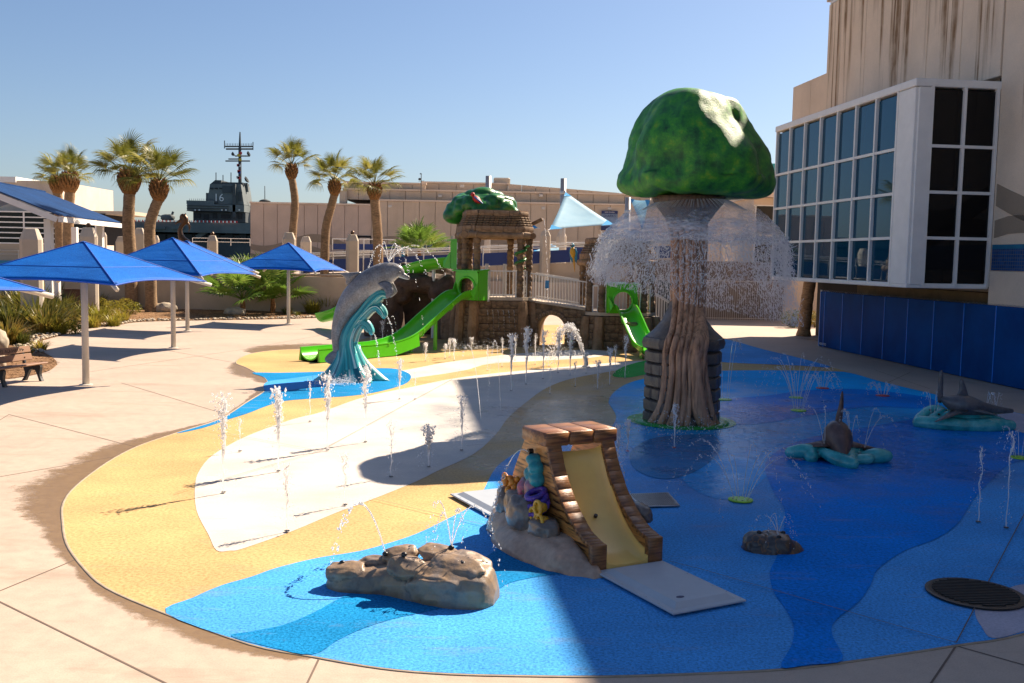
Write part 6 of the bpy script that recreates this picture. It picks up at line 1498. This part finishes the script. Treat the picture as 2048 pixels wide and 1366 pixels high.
for (u, v, r_) in ((493, 361, 1.1), (497, 309, .8), (466, 310, .7)): 
    q = S(u, v); MB().lathe([(.05, -.2), (r_*.6, 0), (r_, .55), (r_*.9, .6), (.1, -.05)], 12, M=Matrix.Translation((q[0], -1, q[1])) @ Matrix.Rotation(R(60), 4, 'Y')).build('radar_dish', 'ship_dark', ship)
MB().tube([(S(493, 366)[0], 0, S(493, 366)[1]), (S(495, 384)[0], 0, S(495, 384)[1])], .45, 8).build('radar_post', 'ship_grey', ship)
simple('flag_red', (.55, .03, .03), .6, .1); simple('flag_yellow', (.7, .45, .03), .6, .1); simple('flag_blue', (.02, .05, .3), .6, .1)
for u, v, m in ((483, 307, 'flag_red'), (479, 311, 'flag_yellow'), (482, 320, 'flag_yellow'), (478, 331, 'flag_red'), (480, 332, 'white_paint'), (479, 343, 'flag_red'), (480, 345, 'flag_blue'), (477, 355, 'white_paint'), (479, 356, 'flag_red')):
    q = S(u, v); MB().box((q[0], -.9, q[1]), (.85, .06, .75)).build('signal_flag', m, ship)
for v in (414, 419, 424): sbox('catwalk', 388, v, 470, v+.8, 'ship_black', .4, -6.7)
for u0, v0, u1, v1 in ((400, 428, 412, 437), (418, 430, 428, 440), (436, 428, 444, 438), (452, 430, 470, 438), (486, 428, 494, 440)): sbox('bulkhead_recess', u0, v0, u1, v1, 'ship_black', .4, -5.1)
for u0 in (404, 412, 456, 464, 490): sbox('flood_lamp', u0, 421, u0+2.2, 423.5, 'white_paint', .5, -6.8)
for u0, v0, u1, v1 in ((455, 374, 474, 388), (486, 386, 494, 404), (428, 404, 446, 409)): sbox('plating', u0, v0, u1, v1, 'ship_dark', .3, -5.2)
for k in range(12): sbox('deck_rail_post', 392+k*4, 399.5, 392.5+k*4, 403, 'ship_dark', .2, -6)
for u0, u1 in ((250, 300), (310, 360), (372, 395)): sbox('sponson', u0, 455, u1, 461, 'ship_grey', 3, -11.5)
MB().bar((S(415, 476)[0], -10.2, S(415, 476)[1]), (S(455, 452)[0], -10.2, S(455, 452)[1]), .5, 1.2).build('gangway', 'ship_grey', ship)
# bunting along the deck edge
mb = MB(); mb2 = MB()
for k in range(70):
    q = S(238+k*3.75, 443.5+ k*.05); (mb if k % 2 else mb2).box((q[0], -12.6, q[1]), (.3, .1, .55))
o = mb.build('bunting', 'flag_red', ship); o['kind'] = 'stuff'; o = mb2.build('bunting', 'white_paint', ship); o['kind'] = 'stuff'
q = S(345, 436); blob(MB(), (q[0], -4, q[1]), (2.0, 1.5, 1.0), 3, .1, box=.7).build('gun_turret', 'ship_grey', ship, smooth=True); MB().tube([(q[0]-1.5, -4, q[1]+.2), (q[0]-4.2, -4, q[1]+.9)], .2, 8).build('gun_barrel', 'ship_grey', ship); MB().tube([(q[0]+1, -4, q[1]), (q[0]+1.6, -4, q[1]+1.8)], .35, 8).build('gun_sight', 'ship_grey', ship)
q = S(231, 436); MB().loft([[(q[0]-1.2, -3+e, q[1]-.6), (q[0]+2.4, -3+e, q[1]-1.2), (q[0]+1.4, -3+e, q[1]-.2), (q[0]-.6, -3+e, q[1]+1.0)] for e in (0, .3)], True, True).build('aircraft_tail', 'ship_grey', ship)
q = S(523, 405); MB().lathe([(1.6, -1.2), (1.6, .5), (1.9, .6), (1.2, 1.0), (.2, 1.3)], 14, (q[0], 4, q[1])).tube([(q[0], 4, q[1]+1), (q[0], 4, S(524, 370)[1])], .12, 5).build('stern_turret', 'ship_dark', ship, smooth=True)
# ================================================================ water: umbrella curtain, jets, arcs
def spray_mat(name, gl=.5, white=.95):
    t = NT(name); g = t.n('ShaderNodeBsdfGlass'); g.inputs['IOR'].default_value = 1.33; g.inputs['Roughness'].default_value = .05
    tr = t.n('ShaderNodeBsdfTranslucent'); tr.inputs[0].default_value = (white, white, white, 1); df = t.n('ShaderNodeBsdfDiffuse'); df.inputs[0].default_value = (white, white, white, 1)
    m1 = t.n('ShaderNodeMixShader'); m1.inputs[0].default_value = .5; t.l(tr.outputs[0], m1.inputs[1]); t.l(df.outputs[0], m1.inputs[2])
    m2 = t.n('ShaderNodeMixShader'); m2.inputs[0].default_value = gl; t.l(m1.outputs[0], m2.inputs[1]); t.l(g.outputs[0], m2.inputs[2]); t.l(m2.outputs[0], t.out.inputs[0])
spray_mat('spray', .42); spray_mat('stream', .55)
def sheet_mat():
    t = NT('water_sheet'); co = t.objc()
    r1 = t.noise(co, 9, 4, .65, (1, 1, 2.6)); r2 = t.noise(co, 2.2, 3, .5, (1, 1, 3.0))
    bp = t.n('ShaderNodeBump'); bp.inputs['Strength'].default_value = .9; bp.inputs['Distance'].default_value = .06; t.l(t.math('ADD', r1, r2), bp.inputs['Height'])
    tp = t.n('ShaderNodeBsdfTransparent'); gg = t.n('ShaderNodeBsdfGlossy'); gg.inputs['Roughness'].default_value = .08; t.l(bp.outputs[0], gg.inputs['Normal'])
    tr = t.n('ShaderNodeBsdfTranslucent'); tr.inputs[0].default_value = (.9, .92, .95, 1); df = t.n('ShaderNodeBsdfDiffuse'); df.inputs[0].default_value = (.85, .88, .92, 1); t.l(bp.outputs[0], df.inputs['Normal'])
    md = t.n('ShaderNodeMixShader'); md.inputs[0].default_value = .5; t.l(tr.outputs[0], md.inputs[1]); t.l(df.outputs[0], md.inputs[2])
    ml = t.n('ShaderNodeMixShader'); ml.inputs[0].default_value = .45; t.l(md.outputs[0], ml.inputs[1]); t.l(gg.outputs[0], ml.inputs[2])
    f = t.ramp(t.math('ADD', t.math('MULTIPLY', r1, .6), t.math('MULTIPLY', r2, .4)), [(.36, .22), (.5, .55), (.63, .95)])
    sz = t.n('ShaderNodeSeparateXYZ'); t.l(co, sz.inputs[0]); f = t.math('MULTIPLY', f, t.ramp(t.math('SUBTRACT', 4.7, sz.outputs[2]), [(.22, .10), (.62, 1.0)])); mx = t.n('ShaderNodeMixShader'); t.l(f, mx.inputs[0]); t.l(tp.outputs[0], mx.inputs[1]); t.l(ml.outputs[0], mx.inputs[2]); t.l(mx.outputs[0], t.out.inputs[0])
sheet_mat()
OCT = ([(0, 0, 1), (1, 0, 0), (0, 1, 0), (-1, 0, 0), (0, -1, 0), (0, 0, -1)], [(0, 1, 2), (0, 2, 3), (0, 3, 4), (0, 4, 1), (5, 2, 1), (5, 3, 2), (5, 4, 3), (5, 1, 4)])
def drop(mb, p, r, d=None, k=1.0):
    if d is None or k == 1.0:
        b = len(mb.v); mb.v += [(p[0]+x*r, p[1]+y*r, p[2]+z*r) for x, y, z in OCT[0]]
    else:
        d = Vector(d).normalized(); a = d.orthogonal().normalized(); c = d.cross(a); b = len(mb.v)
        mb.v += [tuple(Vector(p)+a*(x*r)+c*(y*r)+d*(z*r*k)) for x, y, z in OCT[0]]
    mb.f += [tuple(i+b for i in f) for f in OCT[1]]
# --- curtain of the mushroom fountain
cur = thing('water_curtain', 'clear water dome breaking into white spray under the mushroom cap', 'water', MP+Vector((.12, 0, 0)))
pr = smoothpts([(.74, 4.62), (.95, 4.58), (1.25, 4.40), (1.50, 4.20), (1.68, 4.02), (1.80, 3.86), (1.87, 3.70)], 5); N = 120; rings = []
for i, p in enumerate(pr):
    ring = []
    for j in range(N):
        a = 2*PI*j/N; f = i/(len(pr)-1); w = .012*math.sin(f*60+3*n3(math.cos(a)*2, math.sin(a)*2))+.05*f*n3(math.cos(a)*4, math.sin(a)*4, p.y*4)
        ring.append(((p.x+w)*math.cos(a), (p.x+w)*math.sin(a), p.y+.05*f*n3(math.cos(a)*6, math.sin(a)*6, 2)))
    rings.append(ring)
mb = MB().loft(rings, True); nf = len(mb.f)
o = mb.build('water_dome', 'water_sheet', cur, smooth=True)
random.seed(77); mb = MB()
for k in range(3600):        # torn filaments below the dome rim
    a = random.uniform(0, 2*PI); h = random.random()**1.2; z = 3.84-.95*h; r_ = 1.80+.16*h+random.gauss(0, .05)+.10*n3(math.cos(a)*3, math.sin(a)*3, z*2)
    if n3(math.cos(a)*3.2, math.sin(a)*3.2, z*1.6) < -.25-.2*(1-h): continue
    p = Vector((r_*math.cos(a), r_*math.sin(a), z)); tg = Vector((-math.sin(a), math.cos(a), 0)); l = random.uniform(.02, .10); pts = [p]
    d = (tg*random.choice((-1, 1))*random.uniform(.3, 1)+Vector((math.cos(a)*.3, math.sin(a)*.3, random.uniform(-1, .4)))).normalized()
    for q in range(3): d = (d+Vector((random.gauss(0, .4), random.gauss(0, .4), random.gauss(-.15, .4)))).normalized(); pts.append(pts[-1]+d*l*.6)
    w = random.uniform(.002, .0065); mb.tube(pts, [w*.6, w, w, w*.3], 4, caps=False)
o = mb.build('water_filaments', 'spray', cur); o['kind'] = 'stuff'
mb = MB()
for k in range(15000):
    a = random.uniform(0, 2*PI); h = random.random()**.75; wind = .5+.5*math.cos(a); z = 3.86-h*(1.0+.8*wind); r_ = 1.80+.26*h+random.gauss(0, .05+.05*h)
    if n3(math.cos(a)*2.6, math.sin(a)*2.6, z*1.2) < -.35+.5*max(0, h-.7): continue
    s = random.uniform(.003, .0115)*(1.15-.35*h); drop(mb, (r_*math.cos(a), r_*math.sin(a), z), s, (random.gauss(.3*math.cos(a), .25), random.gauss(.3*math.sin(a), .25), -1), random.choice((1.0, 2.0, 3.5, 6.0)))
o = mb.build('spray_drops', 'spray', cur); o['kind'] = 'stuff'
mb = MB()
for k in range(140):         # threads leaving the nozzle ring
    a = 2*PI*k/140+random.uniform(-.02, .02); r0 = .66; pts = []
    for q in range(5): f = q/4; pts.append(((r0+.12*f+.55*f*f*.5)*math.cos(a), (r0+.12*f+.27*f*f)*math.sin(a), 4.56-.02*f-.18*f*f))
    mb.tube(pts, [.006, .006, .005, .004, .002], 4, caps=False)
o = mb.build('nozzle_threads', 'spray', cur); o['kind'] = 'stuff'
# --- ground jets
simple('nozzle_red', (.55, .03, .02), .35, .1); simple('disc_lime', (.30, .60, .02), .35, .15, 20)
def jet_mesh(h, seed, bush=1.0, thick=1.0):
    random.seed(seed); mb = MB(); n = 26; pts = []; rr = []
    for i in range(n):
        f = i/(n-1); w = .012+.05*f*f
        pts.append((w*n3(f*5, seed, 1)*1.6, w*n3(f*5, seed, 7)*1.6, h*f*.97)); rr.append(thick*(.010+.024*bush*f**1.8*(1 if f < .82 else (1-f)*5+.1))*(1+.65*n3(f*16, seed*3.1, 4)))
    mb.tube(pts, rr, 8)
    for k in range(int(200*bush)):          # tumbling lumps in the head
        f = 1-random.random()**1.3*.6; s = thick*random.uniform(.003, .016)*(.5+.6*f); rad = .075*bush*(f-.3)
        drop(mb, (random.gauss(0, rad), random.gauss(0, rad), h*f*random.uniform(.93, 1.03)), s, (random.gauss(0, .4), random.gauss(0, .4), 1), random.choice((1, 1.8, 2.4)))
    for k in range(int(150*bush)):         # falling drops
        f = random.random(); rad = .05+.13*bush*(1-f*.6); a = random.uniform(0, 6.3); drop(mb, (rad*random.random()**.5*math.cos(a)-.05*(1-f), rad*random.random()**.5*math.sin(a), h*f), random.uniform(.003, .009))
    return mb.mesh('column')
def jet(label, u, vb, vt, bush=1.0, thick=1.0, noz='nozzle_black', seed=None, cat='water jet', group='ground water jets'):
    p = G(u, vb); h = at(u, vt, p.y).z; t = thing('water_jet', label, cat, (p.x, p.y, 0), random.uniform(0, 6), group)
    o = obj('column', jet_mesh(h-.03, seed or int(u), bush, thick), 'spray', t, (0, 0, .03)); o['kind'] = 'stuff'
    MB().lathe([(.032, .026), (.032, .032), (.02, .035)], 14).build('nozzle', noz, t); return t
J = [(447, 988, 787, 1.1, 1.2, 'tall white ground jet, leftmost on the yellow surface'), (557, 945, 778, 1.2, 1.3, 'second tall ground jet from the left'), (655, 903, 746, 1.1, 1.2, 'tall jet standing in front of the dolphin base'), (731, 886, 728, 1.1, 1.2, 'tall jet just right of the dolphin base'),
     (799, 800, 718, .9, 1.1, 'jet at the right tip of the blue dolphin area'), (574, 1066, 930, .8, .7, 'faint low jet near the lower end of the white area'), (690, 1013, 905, .7, .6, 'faint jet in the middle of the white area'), (782, 956, 840, .7, .6, 'faint jet left of the round cap shadow'),
     (857, 936, 851, 1.1, 1.1, 'bushy jet at the edge of the round cap shadow'), (923, 903, 790, .9, .8, 'thin tall jet above the round cap shadow'), (1022, 783, 668, 1.1, 1.2, 'bushy jet below the main temple tower'), (1052, 770, 655, 1.3, 1.4, 'tallest bushy jet in front of the arch bridge'),
     (1086, 759, 660, 1.0, 1.0, 'jet in front of the round arch'), (1116, 747, 664, 1.2, 1.2, 'jet at the right foot of the round arch'), (1140, 752, 664, 1.2, 1.2, 'jet beside the water cannon'), (1172, 748, 705, .9, 1.0, 'short jet under the water cannon stream'), (1195, 780, 722, .9, 1.0, 'short jet left of the mushroom pedestal'),
     (1219, 772, 695, .9, 1.0, 'jet between cannon and mushroom pedestal'), (1250, 758, 670, .9, .9, 'jet below the steep green slide'), (851, 723, 686, .8, 1.0, 'small jet at the foot of the big slide tower side'), (890, 719, 688, .7, 1.0, 'small jet left of a close trio'), (899, 715, 677, .7, 1.0, 'small middle jet of the close trio'),
     (908, 723, 677, .9, 1.0, 'small right jet of the close trio'), (943, 702, 675, .8, 1.0, 'small bubbling jet at the temple base'), (765, 690, 640, .9, 1.0, 'jet behind the dolphin wave curls'), (742, 690, 650, .8, 1.0, 'jet left behind the dolphin wave curls'), (1480, 700, 685, .5, .7, 'tiny jet on the far pale blue strip')]
J += [(975, 742, 690, .5, .6, 'thin jet in the sunlit band below the temple tower'), (1004, 735, 676, .5, .6, 'thin jet left of the bushy tower jet'), (1030, 722, 672, .6, .7, 'thin jet just behind the bushy tower jet'), (1070, 730, 668, .6, .7, 'thin jet between the two arch jets'), (1150, 775, 722, .5, .6, 'thin jet in the shade below the cannon'),
      (1100, 790, 735, .4, .5, 'thin jet on the shaded grey band'), (1230, 748, 690, .6, .7, 'thin jet under the steep slide exit'), (620, 845, 760, .4, .5, 'fine jet beside the dolphin shadow'), (480, 905, 835, .4, .5, 'fine jet near the blue strip at left'), (830, 800, 742, .4, .5, 'fine jet right of the blue dolphin area')]
for u, vb, vt, b, th, lb in J: jet(lb, u, vb, vt, b, th)
for u, vb, vt, lb in ((1255, 905, 838, 'jet with red nozzle left of the mushroom foot'), (1235, 933, 850, 'jet with red nozzle nearest the toddler slide top'), (1348, 898, 807, 'jet with red nozzle in front of the mushroom roots')): jet(lb, u, vb, vt, .7, .9, 'nozzle_red')
for u, vb, vt, lb in ((1956, 1047, 893, 'thin single jet on the right pale blue wave'), (2012, 1059, 862, 'thin single jet at the right photo edge')): jet(lb, u, vb, vt, .35, .55)
# --- ballistic streams
def arc(mb, p0, v0, T, n=40, r=.010, solid=.35, jit=.02, taper=True):
    p0 = Vector(p0); v0 = Vector(v0); pos = lambda t: p0+v0*t+Vector((0, 0, -4.9*t*t))
    k = max(2, int(12*solid)); 
    if solid > 0: mb.tube([pos(T*solid*i/k) for i in range(k+1)], [r*.6]*(k+1), 5)
    for i in range(n):
        t = T*(solid+(1-solid)*random.random()); j = jit*t/T
        drop(mb, pos(t)+Vector((random.gauss(0, j), random.gauss(0, j), random.gauss(0, j))), r*random.uniform(.5, 1.05), v0+Vector((0, 0, -9.8*t)), random.choice((1, 1.5, 2)))
def aim(p0, p1, apex):
    """velocity that takes a drop from p0 over the apex height to p1"""
    p0 = Vector(p0); p1 = Vector(p1); vz = math.sqrt(2*9.8*max(.02, apex-p0.z)); T = vz/9.8+math.sqrt(2*max(.01, apex-p1.z)/9.8); d = (p1-p0)/T; return Vector((d.x, d.y, vz)), T
random.seed(9)
def spray_thing(label, loc, arcs, name='water_spray', cat='water spray', disc=None, r=.009, n=42, jit=.02, solid=.35):
    loc = Vector(loc); t = thing(name, label, cat, loc, 0, 'fine water sprays'); 
    for p0, p1, ap in arcs:
        mb = MB(); p0, p1 = Vector(p0), Vector(p1); v, T = aim(p0, p1, ap); arc(mb, p0-loc, v, T, n, r, solid, jit); o = mb.build('stream', 'stream', t); o['kind'] = 'stuff'
    if disc:
        MB().lathe([(.17, .02), (.17, .034), (.14, .04), (.05, .041)], 28).build('spray_disc', disc, t)
        for k in range(8): MB().lathe([(.014, .041), (.01, .045)], 8, (.11*math.cos(k*PI/4), .11*math.sin(k*PI/4), 0)).build('hole_ring', 'nozzle_black', t)
    return t
def fan(label, px, rad, ap, n=8, disc='disc_lime', lvl=.03, **kw):
    p = G(*px); return spray_thing(label, (p.x, p.y, 0), [((p.x+.1*math.cos(a), p.y+.1*math.sin(a), .045), (p.x+rad*math.cos(a), p.y+rad*math.sin(a), lvl), ap*random.uniform(.9, 1.1)) for a in [2*PI*k/n+.3 for k in range(n)]], disc=disc, **kw)
fan('spray fan from the lime disc in front of the small rock', (1481, 1003), 1.05, .75)
fan('spray fan from the nearer lime disc right of the mushroom', (1597, 823), 1.0, .95); fan('spray fan from the farther lime disc right of the mushroom', (1592, 797), 1.1, 1.0)
fan('low dome spray from the red disc by the fence', (1765, 793), .45, .32, 10, 'nozzle_red'); fan('low dome spray from the red disc behind the lime discs', (1645, 778), .5, .4, 8, 'nozzle_red')
fan('arching spray from the lime disc at the mushroom right side', (1449, 801), .55, 1.35, 4, 'disc_lime'); fan('small spray from the green disc at the right edge', (2040, 918), .4, .5, 6, 'disc_lime')
rw = rock.location; bpy.context.view_layer.update(); RM = rock.matrix_world
spray_thing('single water arc leaping left from the tan rock', rw, [(RM @ Vector((-.28, .02, .37)), G(662, 1128), .78)], r=.014, n=90)
spray_thing('four thin water arcs from the top of the tan rock', rw, [(RM @ Vector((.36, .16, .45)), RM @ Vector(q), a) for q, a in (((-.05, .5, .1), .86), ((.2, .05, .4), .80), ((.5, .15, .45), .84), ((.92, .2, .02), .88))])
SM = rock2.matrix_world; spray_thing('tiny spray over the small dark rock', rock2.location, [(SM @ Vector((.03, -.1, .2)), SM @ Vector((.3*math.cos(a), .25*math.sin(a), .1)), .42) for a in (0.3, 1.5, 2.8, 4.2, 5.3)], r=.006, n=24)
LM = sld.matrix_world; spray_thing('thin stream trickling down the side of the toddler slide', LM @ Vector((-.1, 1.28, 1.08)), [(LM @ Vector((-.09, 1.28, 1.08)), LM @ Vector((-.42, 1.62, .05)), 1.10)], r=.011, n=110, solid=.5)
spray_thing('water arc on the far side of the toddler slide', LM @ Vector((.9, 1.3, 1.0)), [(LM @ Vector((.9, 1.3, 1.05)), LM @ Vector((1.45, 1.35, .03)), 1.12)], r=.010, n=80)
p = DP+Vector((dx(985, 150)[0], 0, dx(985, 153)[1])); spray_thing('fan of drops spouting from the dolphin blowhole', p, [(p, p+Vector((x, y, -.3)), p.z+a) for x, y, a in ((-.55, 0, .45), (-.3, .1, .52), (.35, .05, .5), (.55, -.1, .42), (1.0, -.2, .40), (1.5, .1, .46))], r=.014, n=60)
p = DP+Vector((dx(945, 640)[0], 0, dx(945, 640)[1])); spray_thing('water falling from the upper curl of the dolphin wave', p, [(p, p+Vector((.35, .0, -1.1)), p.z+.02), (p+Vector((-.3, 0, -.5)), p+Vector((-.1, 0, -1.3)), p.z-.48)], r=.013, n=80)
p = sh.location; 
q = G(1675, 922); spray_thing('fine spray rising round the brown shark figure', q, [(q+Vector((x, y, .22)), q+Vector((x2, y2, .1)), a) for x, y, x2, y2, a in ((-.25, -.06, -.3, -.1, .95), (.16, -.12, .05, .0, .85), (.16, -.12, .3, -.2, .8), (.16, -.12, -.1, -.1, .9), (.42, -.06, .9, .3, .9), (.42, -.06, 1.1, -.1, .8), (-.25, -.06, -.7, .3, .9))], r=.008, n=50)
q = G(1925, 858); spray_thing('little water arcs along the grey shark figure', q, [(q+Vector((x, .1, .3)), q+Vector((x+d, .1, .25)), .75) for x, d in ((-.62, -.3), (-.62, -.15), (-.5, .2), (-.2, .3), (.5, .25), (.5, .1), (.7, -.1), (.7, .15), (-.55, .05))], r=.008, n=36)
# cannon
p = G(1172, 735); cn = thing('water_cannon', 'grey water cannon throwing a thick white stream by the arch', 'water feature', (p.x, p.y, 0))
MB().tube([(0, 0, 0), (0, 0, .16), (-.06, 0, .34)], [.08, .07, .055], 12).build('barrel', 'steel', cn); MB().lathe([(.13, .02), (.13, .04), (.09, .06)], 16).build('base_plate', 'steel', cn)
mb = MB(); p0 = Vector((-.06, 0, .34)); v, T = aim(p0, Vector((-1.15, .2, .05)), 1.25)
for i in range(900):
    t_ = T*random.random()**1.2; j = .02+.10*t_/T; q = p0+v*t_+Vector((0, 0, -4.9*t_*t_)); drop(mb, q+Vector((random.gauss(0, j), random.gauss(0, j), random.gauss(0, j))), random.uniform(.008, .026), v+Vector((0, 0, -9.8*t_)), random.choice((1, 1.6, 2)))
o = mb.build('stream', 'spray', cn); o['kind'] = 'stuff'
spray_thing('thin arc of drops from the floor jet in the building shadow', G(962, 841), [(G(962, 841), G(905, 842), 1.55)], r=.009, n=80, solid=.5); spray_thing('tall thin stream beside the cap shadow', G(1001, 820), [(G(1001, 820), G(975, 812), 1.5)], r=.009, n=80, solid=.5)
bpy.context.view_layer.update()
q = tow.matrix_world @ Vector((1.76, -.6, 4.85)); spray_thing('thread of water falling from the temple roof pipe', q, [(q, Vector((q.x+.30, q.y-.2, 1.0)), q.z+.02)], r=.018, n=110, solid=.15)
mb_ = []
for k in range(6):
    q = tow.matrix_world @ Vector((-.45+.2*k, -1.5, 1.35)); mb_.append((q, q+Vector((.1, -.35, -1.3)), q.z+.03))
spray_thing('row of trickles running from the temple tower wall', mb_[0][0], mb_, r=.012, n=40, solid=.3)
q = at(775, 640, 33.5); spray_thing('string of drops falling between dolphin and big slide', (q.x, q.y, 0), [((q.x-.1, q.y, 2.9), (q.x+.0, q.y, .2), 2.95), ((q.x+.6, q.y, 3.0), (q.x+1.3, q.y, .4), 3.05), ((q.x+.1, q.y+.2, 1.2), (q.x+.4, q.y, .1), 1.25)], r=.020, n=22, solid=0)
# broad bubbling splashes on the floor
def splash(label, px, s, n=260):
    p = G(*px); t = thing('water_splash', label, 'water splash', (p.x, p.y, 0), 0, 'splashes'); mb = MB()
    for k in range(n): a = random.uniform(0, 6.3); r_ = s*random.random()**.6; drop(mb, (r_*math.cos(a), r_*math.sin(a)*.6, .03+abs(random.gauss(0, .16))*s), random.uniform(.005, .015))
    o = mb.build('spray_drops', 'spray', t); o['kind'] = 'stuff'
splash('white splash below the arch bridge', (1110, 715), 1.0, 420); splash('splash spattering over the dolphin wave base', (672, 770), .6, 600); splash('splash under the big slide end', (800, 705), .5, 200); splash('splash at the temple tower foot', (925, 700), .7, 260); splash('drops scattered in front of the temple buttress', (985, 700), .8, 260)
splash('drops round the mushroom foot', (1362, 868), 1.0, 260)
